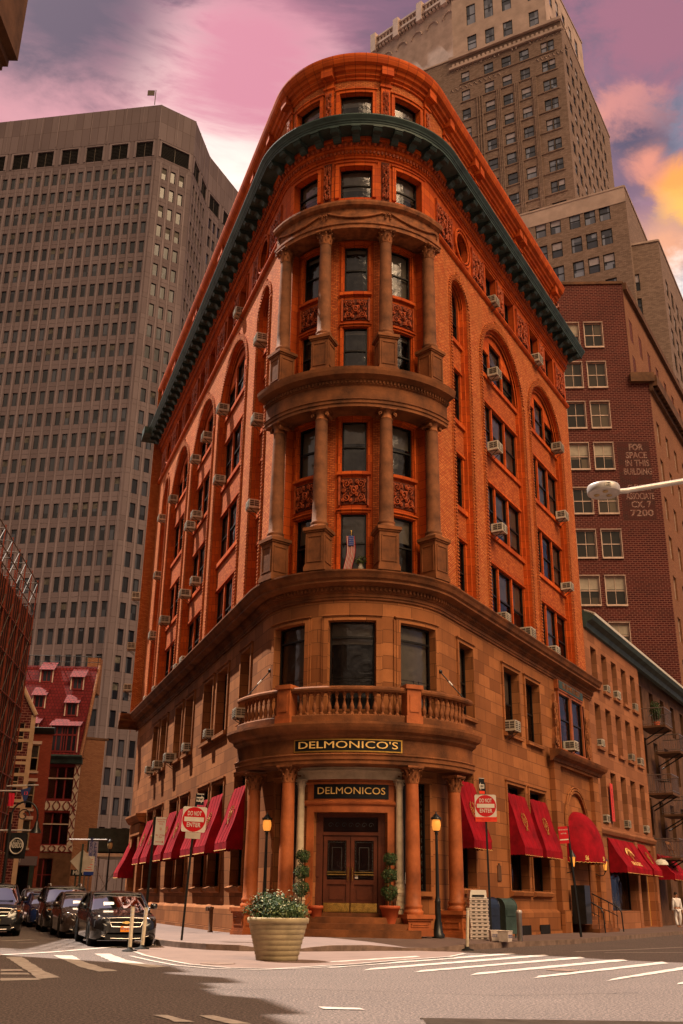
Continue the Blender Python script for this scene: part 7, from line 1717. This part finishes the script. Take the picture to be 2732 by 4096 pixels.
    for sx in (-1,1):
        P=[(sx*.50,.03+.04,hood-.27),(sx*.84,.24,hood-.25),(sx*.875,.42,hood-.14),(sx*.80,.26,hood-.10),(sx*.50,.09,hood-.15)]
        if suv: P=[(x,y-.01,z-.02) for x,y,z in P]
        m=MB(); m.face([(x,y-.035,z) for x,y,z in P],0); m.tube([(x,y-.035,z) for x,y,z in P+P[:1]],.010,4,1); c=[(sx*.62,.095,hood-.20),(sx*.78,.20,hood-.19)]
        m.tube([(c[0][0]+.055*math.cos(t*PI/6),c[0][1]-.03,c[0][2]+.05*math.sin(t*PI/6)) for t in range(13)],.012,5,1); m.face([(sx*.70,.105,hood-.235),(sx*.80,.185,hood-.23),(sx*.80,.185,hood-.19),(sx*.70,.11,hood-.20)],2)
        m.build('headlight',['headlamp','chrome','amber'],r)
    g=MB(); zt,zb=hood-.15,hood-.37
    g.face([(-.48,-.012,zt),(.48,-.012,zt),(.40,-.022,zb),(-.40,-.022,zb)],0)
    for k in range(5): z=zt-.03-.045*k; g.tube([(-.46+.015*k,-.025,z),(0,-.05,z),(.46-.015*k,-.025,z)],.008,4,0)
    g.tube([(-.50,.0,zt),(-.25,-.03,zt+.012),(0,-.045,zt+.015),(.25,-.03,zt+.012),(.50,0,zt)],.013,5,1); g.tube([(-.48,-.0,zt-.03),(-.40,-.03,zb),(0,-.06,zb-.01),(.40,-.03,zb),(.48,0,zt-.03)],.016,5,1); g.tube([(-.45,-.02,(zt+zb)/2),(0,-.055,(zt+zb)/2),(.45,-.02,(zt+zb)/2)],.012,5,1)
    gl=g.build('grille',['car_plastic','chrome'],r)
    if emblem:
        e=MB(); z=(zt+zb)/2; e.face([(-.05,-.085,z+.035),(.05,-.085,z+.035),(.06,-.085,z+.018),(.13,-.085,z+.018),(.11,-.085,z-.018),(.05,-.085,z-.018),(.045,-.085,z-.035),(-.05,-.085,z-.035),(-.06,-.085,z-.018),(-.13,-.085,z-.018),(-.11,-.085,z+.018),(-.06,-.085,z+.018)]); e.build('emblem','gold_paint',gl)
    elif detail:
        e=MB(); z=(zt+zb)/2+.02; e.tube([(.06*math.cos(t*PI/8),-.075,z+.045*math.sin(t*PI/8)) for t in range(17)],.01,4); e.build('emblem','chrome',gl)
    g=MB(); g.box(-.55,.55,-.035,.05,.20,.33,0); g.tube([(-.68,.05,.30),(-.4,-.03,.235),(0,-.05,.225),(.4,-.03,.235),(.68,.05,.30)],.012,5,1)
    for sx in (-1,1): g.tube([(sx*.50,.0,.40),(sx*.80,.12,.42),(sx*.78,.10,.33),(sx*.55,.0,.32),(sx*.50,.0,.40)],.010,4,1)
    g.build('bumper_trim',['car_plastic','chrome'],r)
    g=MB(); g.box(-.155,.155,-.065,-.05,.40,.55,0); g.add(text_mb(plate[1],.085,.0008,.002),lambda p:(p[0],-.067-p[2],.475+p[1]),1); g.box(-.1,.1,-.067,-.065,.53,.54,1); g.build('number_plate',[plate[0],'sign_blue' if plate[0]=='plate_orange' else 'black_board'],r)
    for sx in (-1,1):
        m=MB(); m.lathe([(.001,-.09),(.07,-.08),(.085,0),(.07,.08),(.001,.09)],(0,0,0),10); m2=MB(); m2.add(m,lambda p:(sx*1.02+p[2]*1.2,1.62+p[0]*.8,bel+.10+p[1])); m2.tube([(sx*.84,1.66,bel+.02),(sx*.95,1.64,bel+.06)],.025,5); m2.build('wing_mirror',paint,r)
    if detail:
        g=MB(); g.box(-.60,-.05,1.62,1.66,bel+.0,bel+.02) ; g.tube([(-.6,1.38,bel+.02),(.1,1.48,bel+.05)],.012,4); g.tube([(0,1.38,bel+.03),(.62,1.5,bel+.04)],.012,4); g.build('wiper','rubber',r)
        g=MB(); g.face([(-.45,1.62,bel+.10),(-.15,1.62,bel+.10),(-.15,1.76,bel+.20),(-.45,1.76,bel+.20)],0); g.build('dash_paper','paper',r)
    if rails:
        g=MB()
        for sx in (-1,1): g.tube([(sx*.60,2.3,Hh-.03),(sx*.61,2.4,Hh+.06),(sx*.61,3.6,Hh+.07),(sx*.60,3.75,Hh+.0)],.022,6)
        g.build('roof_rail','silver_paint',r)
    return r
ux,uy=uL
hd_=math.atan2(ux,uy)   # the cars face -uL
RZ=-AL-0.0
def along(d,o=0): return (-5.75-.3342*-d*-1*-1 if False else -5.80+ux*d-uy*o*0+o*uy, 30.35+uy*d-o*ux*-1*-1,0)
def cp(d,o): return (-5.82+ux*d+uy*o,30.3+uy*d-ux*o,0)
car('black sedan with gold bow-tie emblem and orange plate, nearest of the parked row','sedan','car_black',cp(0,0),-AL,('plate_orange','HTJ-279'),True)
car('dark sedan parked directly behind the nearest black sedan','sedan','car_brown',cp(6.1,-.25),-AL,('plate_yellow','T84-61C'))
car('dark sport utility car with roof rails, third of the parked row','suv','car_black',cp(12.2,-.35),-AL,rails=True)
car('blue sedan, fourth of the parked row','sedan','car_blue',cp(18.6,-.5),-AL,detail=False)
car('grey sport utility car at the far end of the parked row','suv','car_grey',cp(24.6,-.4),-AL,rails=True,detail=False)
car('black sport utility car cut off by the left photo edge','suv','car_plastic' if False else 'car_black',(-11.45,36.6,0),-AL+.02,('plate_yellow','T704942K'),grp='cars on the left street')
# ================================================================== pedestrian
def person(label,loc,rz,h):
    r=root('person',label,'person',loc,rz); k=h/1.75
    def skin(name,verts,edges,rad,m,parent):
        me=bpy.data.meshes.new(name); me.from_pydata([tuple(c*k for c in v) for v in verts],edges,[]); o=bpy.data.objects.new(name,me); sc.collection.objects.link(o); o.modifiers.new('s','SKIN'); ss=o.modifiers.new('u','SUBSURF'); ss.levels=2; ss.render_levels=2
        for i,rr_ in enumerate(rad): me.skin_vertices[0].data[i].radius=(rr_[0]*k,rr_[1]*k) if isinstance(rr_,tuple) else (rr_*k,rr_*k)
        me.skin_vertices[0].data[0].use_root=True
        dg=bpy.context.evaluated_depsgraph_get(); dg.update(); nm=bpy.data.meshes.new_from_object(o.evaluated_get(dg)); bpy.data.objects.remove(o); nm.materials.clear(); nm.materials.append(MATS[m])
        for p_ in nm.polygons: p_.use_smooth=True
        q=bpy.data.objects.new(name,nm); link(q,parent); return q
    V=[(0,0,.95),(0,0,1.15),(0,0,1.38),(0,0,1.50),(0,-.01,1.60),(0,-.01,1.70)]; E=[(0,1),(1,2),(2,3),(3,4),(4,5)]; Rr=[(.13,.10),(.12,.09),(.15,.09),(.055,.055),(.075,.09),(.07,.085)]
    for sx in (-1,1):
        b=len(V); V+=[(sx*.19,0,1.40),(sx*.25,.02*sx,1.13),(sx*.24,-.08*sx,.88),(sx*.235,-.10*sx,.80)]; E+=[(2,b),(b,b+1),(b+1,b+2),(b+2,b+3)]; Rr+=[.055,.045,.035,.03]
        for fk in range(4): V.append((sx*(.225+.008*fk),-.10*sx-.02+.018*fk,.715-.004*fk)); E.append((b+3,len(V)-1)); Rr.append(.011)
        V.append((sx*.21,-.10*sx-.05,.755)); E.append((b+3,len(V)-1)); Rr.append(.012)
        b=len(V); V+=[(sx*.09,0,.88),(sx*.10,-.06*sx,.50),(sx*.10,.05*sx,.09),(sx*.10,.05*sx-.13,.04)]; E+=[(0,b),(b,b+1),(b+1,b+2),(b+2,b+3)]; Rr+=[.08,.055,.04,.035]
    body=skin('body',V,E,Rr,'skin',r)
    V=[(0,0,.98),(0,0,1.15),(0,0,1.38),(0,.0,1.49)]; E=[(0,1),(1,2),(2,3)]; Rr=[(.175,.135),(.165,.125),(.185,.12),(.08,.08)]
    for sx in (-1,1): b=len(V); V+=[(sx*.20,0,1.40),(sx*.26,.02*sx,1.13),(sx*.245,-.08*sx,.86)]; E+=[(2,b),(b,b+1),(b+1,b+2)]; Rr+=[.085,.072,.055]
    skin('hoodie',V,E,Rr,'white_cloth',body)
    V=[(0,0,.95)]; E=[]; Rr=[(.155,.125)]
    for sx in (-1,1): b=len(V); V+=[(sx*.10,0,.86),(sx*.11,-.06*sx,.50),(sx*.11,.05*sx,.12)]; E+=[(0,b),(b,b+1),(b+1,b+2)]; Rr+=[.11,.085,.07]
    skin('trousers',V,E,Rr,'white_cloth',body)
    g=MB(); g.lathe([(.001,.13),(.06,.115),(.09,.06),(.096,0),(.09,-.03)],(0,.015,1.66*k),12); g.build('hair','hair_dark',body)
    g=MB(); g.lathe([(.001,.02),(.008,0),(.001,-.02)],(0,-.105,1.63*k),6)
    for sx in (-1,1): g.lathe([(.001,.01),(.009,0),(.001,-.01)],(sx*.035,-.088,1.655*k),6,1); g.lathe([(.001,.03),(.012,0),(.001,-.03)],(sx*.09,0,1.64*k),6,0)
    g.box(-.025,.025,-.098,-.09,1.585*k,1.59*k,2); g.build('face','skin',body) if False else g.build('face',['skin','hair_dark','terracotta_pot'],body)
x,y=gp(2716,3712,.15); person('person in white hooded top and white trousers walking at the right edge',(x,y,.15),R(20),1.80)
# things on the balconies
def shrub_pot(s,z,off,lab):
    r=root('potted_shrub',lab,'potted plant',P3(MP,s,z,off)); g=MB(); g.lathe([(.15,0),(.2,.3),(.01,.28)],(0,0,0),12); g.build('pot','terracotta_pot',r); foliage(0,0,.95,.35,.35,.65,900,.07,7,shell=.1).build('foliage','leaf',r)
shrub_pot(34.9,11.5,.7,'leafy shrub in a pot on the upper iron balcony')
r=root('folding_chair','wooden folding chair on the lowest iron balcony','chair',P3(MP,35.3,3.9,.7),R(40)); g=MB(); g.tube([(-.2,-.2,0),(-.2,.2,.95)],.02,4); g.tube([(.2,-.2,0),(.2,.2,.95)],.02,4); g.build('leg','buff_brick',r); g=MB(); g.box(-.2,.2,-.2,.2,.43,.46); g.build('seat','buff_brick',r); g=MB(); g.box(-.2,.2,.15,.18,.75,.92); g.build('backrest','buff_brick',r)
r=root('bistro_table','small round dark table on the middle iron balcony','table',P3(MP,35.4,7.55,.7)); g=MB(); g.lathe([(.01,.72),(.35,.72),(.35,.75),(.01,.75)],(0,0,0),16); g.build('tabletop','black_metal',r); g=MB(); g.tube([(0,0,0),(0,0,.72)],.03,6); g.build('leg','black_metal',r)
# neighbour's awnings
awning(MP,24.15,29.3,4.45,3.05,.9,'wide red awning lettered with a bar and grill name in gold','red awnings on the brownstone neighbour',text=('BAR & GRILL',.34,.84,"DELMONICO'S KITCHEN"),cresty=True)
awning(MP,29.75,31.7,4.45,3.05,.9,'narrower red awning right of the lettered bar awning','red awnings on the brownstone neighbour')
awning(MP,34.6,38.6,4.1,2.95,.95,'red awning at the right photo edge below the iron balconies','red awnings on the brownstone neighbour')
r=root('white_dome_light','small white rounded shop light between the red awnings','lamp',P3(MP,33.4,3.5,.5)); g=MB(); g.lathe([(.001,.28),(.25,.22),(.38,.05),(.40,-.05)],(0,0,0),16); g.build('shade','white_paint',r)
# litter
for i,(x,y) in enumerate(((1012,3725),(1890,3712),(2365,3728))):
    q=gp(x,y,.16); r=MB(); r.box(-.05,.05,-.03,.03,0,.02); o=r.build('litter','paper',None,(q[0],q[1],gz(*q)+.002),i*.8); tag(o,('scrap of white litter by the left pavement edge','scrap of white litter near the tray stack','scrap of white litter by the leaning sign post')[i],'litter',None)
# the air conditioner used as the pattern hangs on the frieze window too
ACP.location=P3(MP,13.2,12.5,-.1); ACP.rotation_euler=(0,0,MP.ang(13.2)); ACP['label']='white air conditioner low in the right window of the first wide bay'; ACP['group']='window air conditioners'
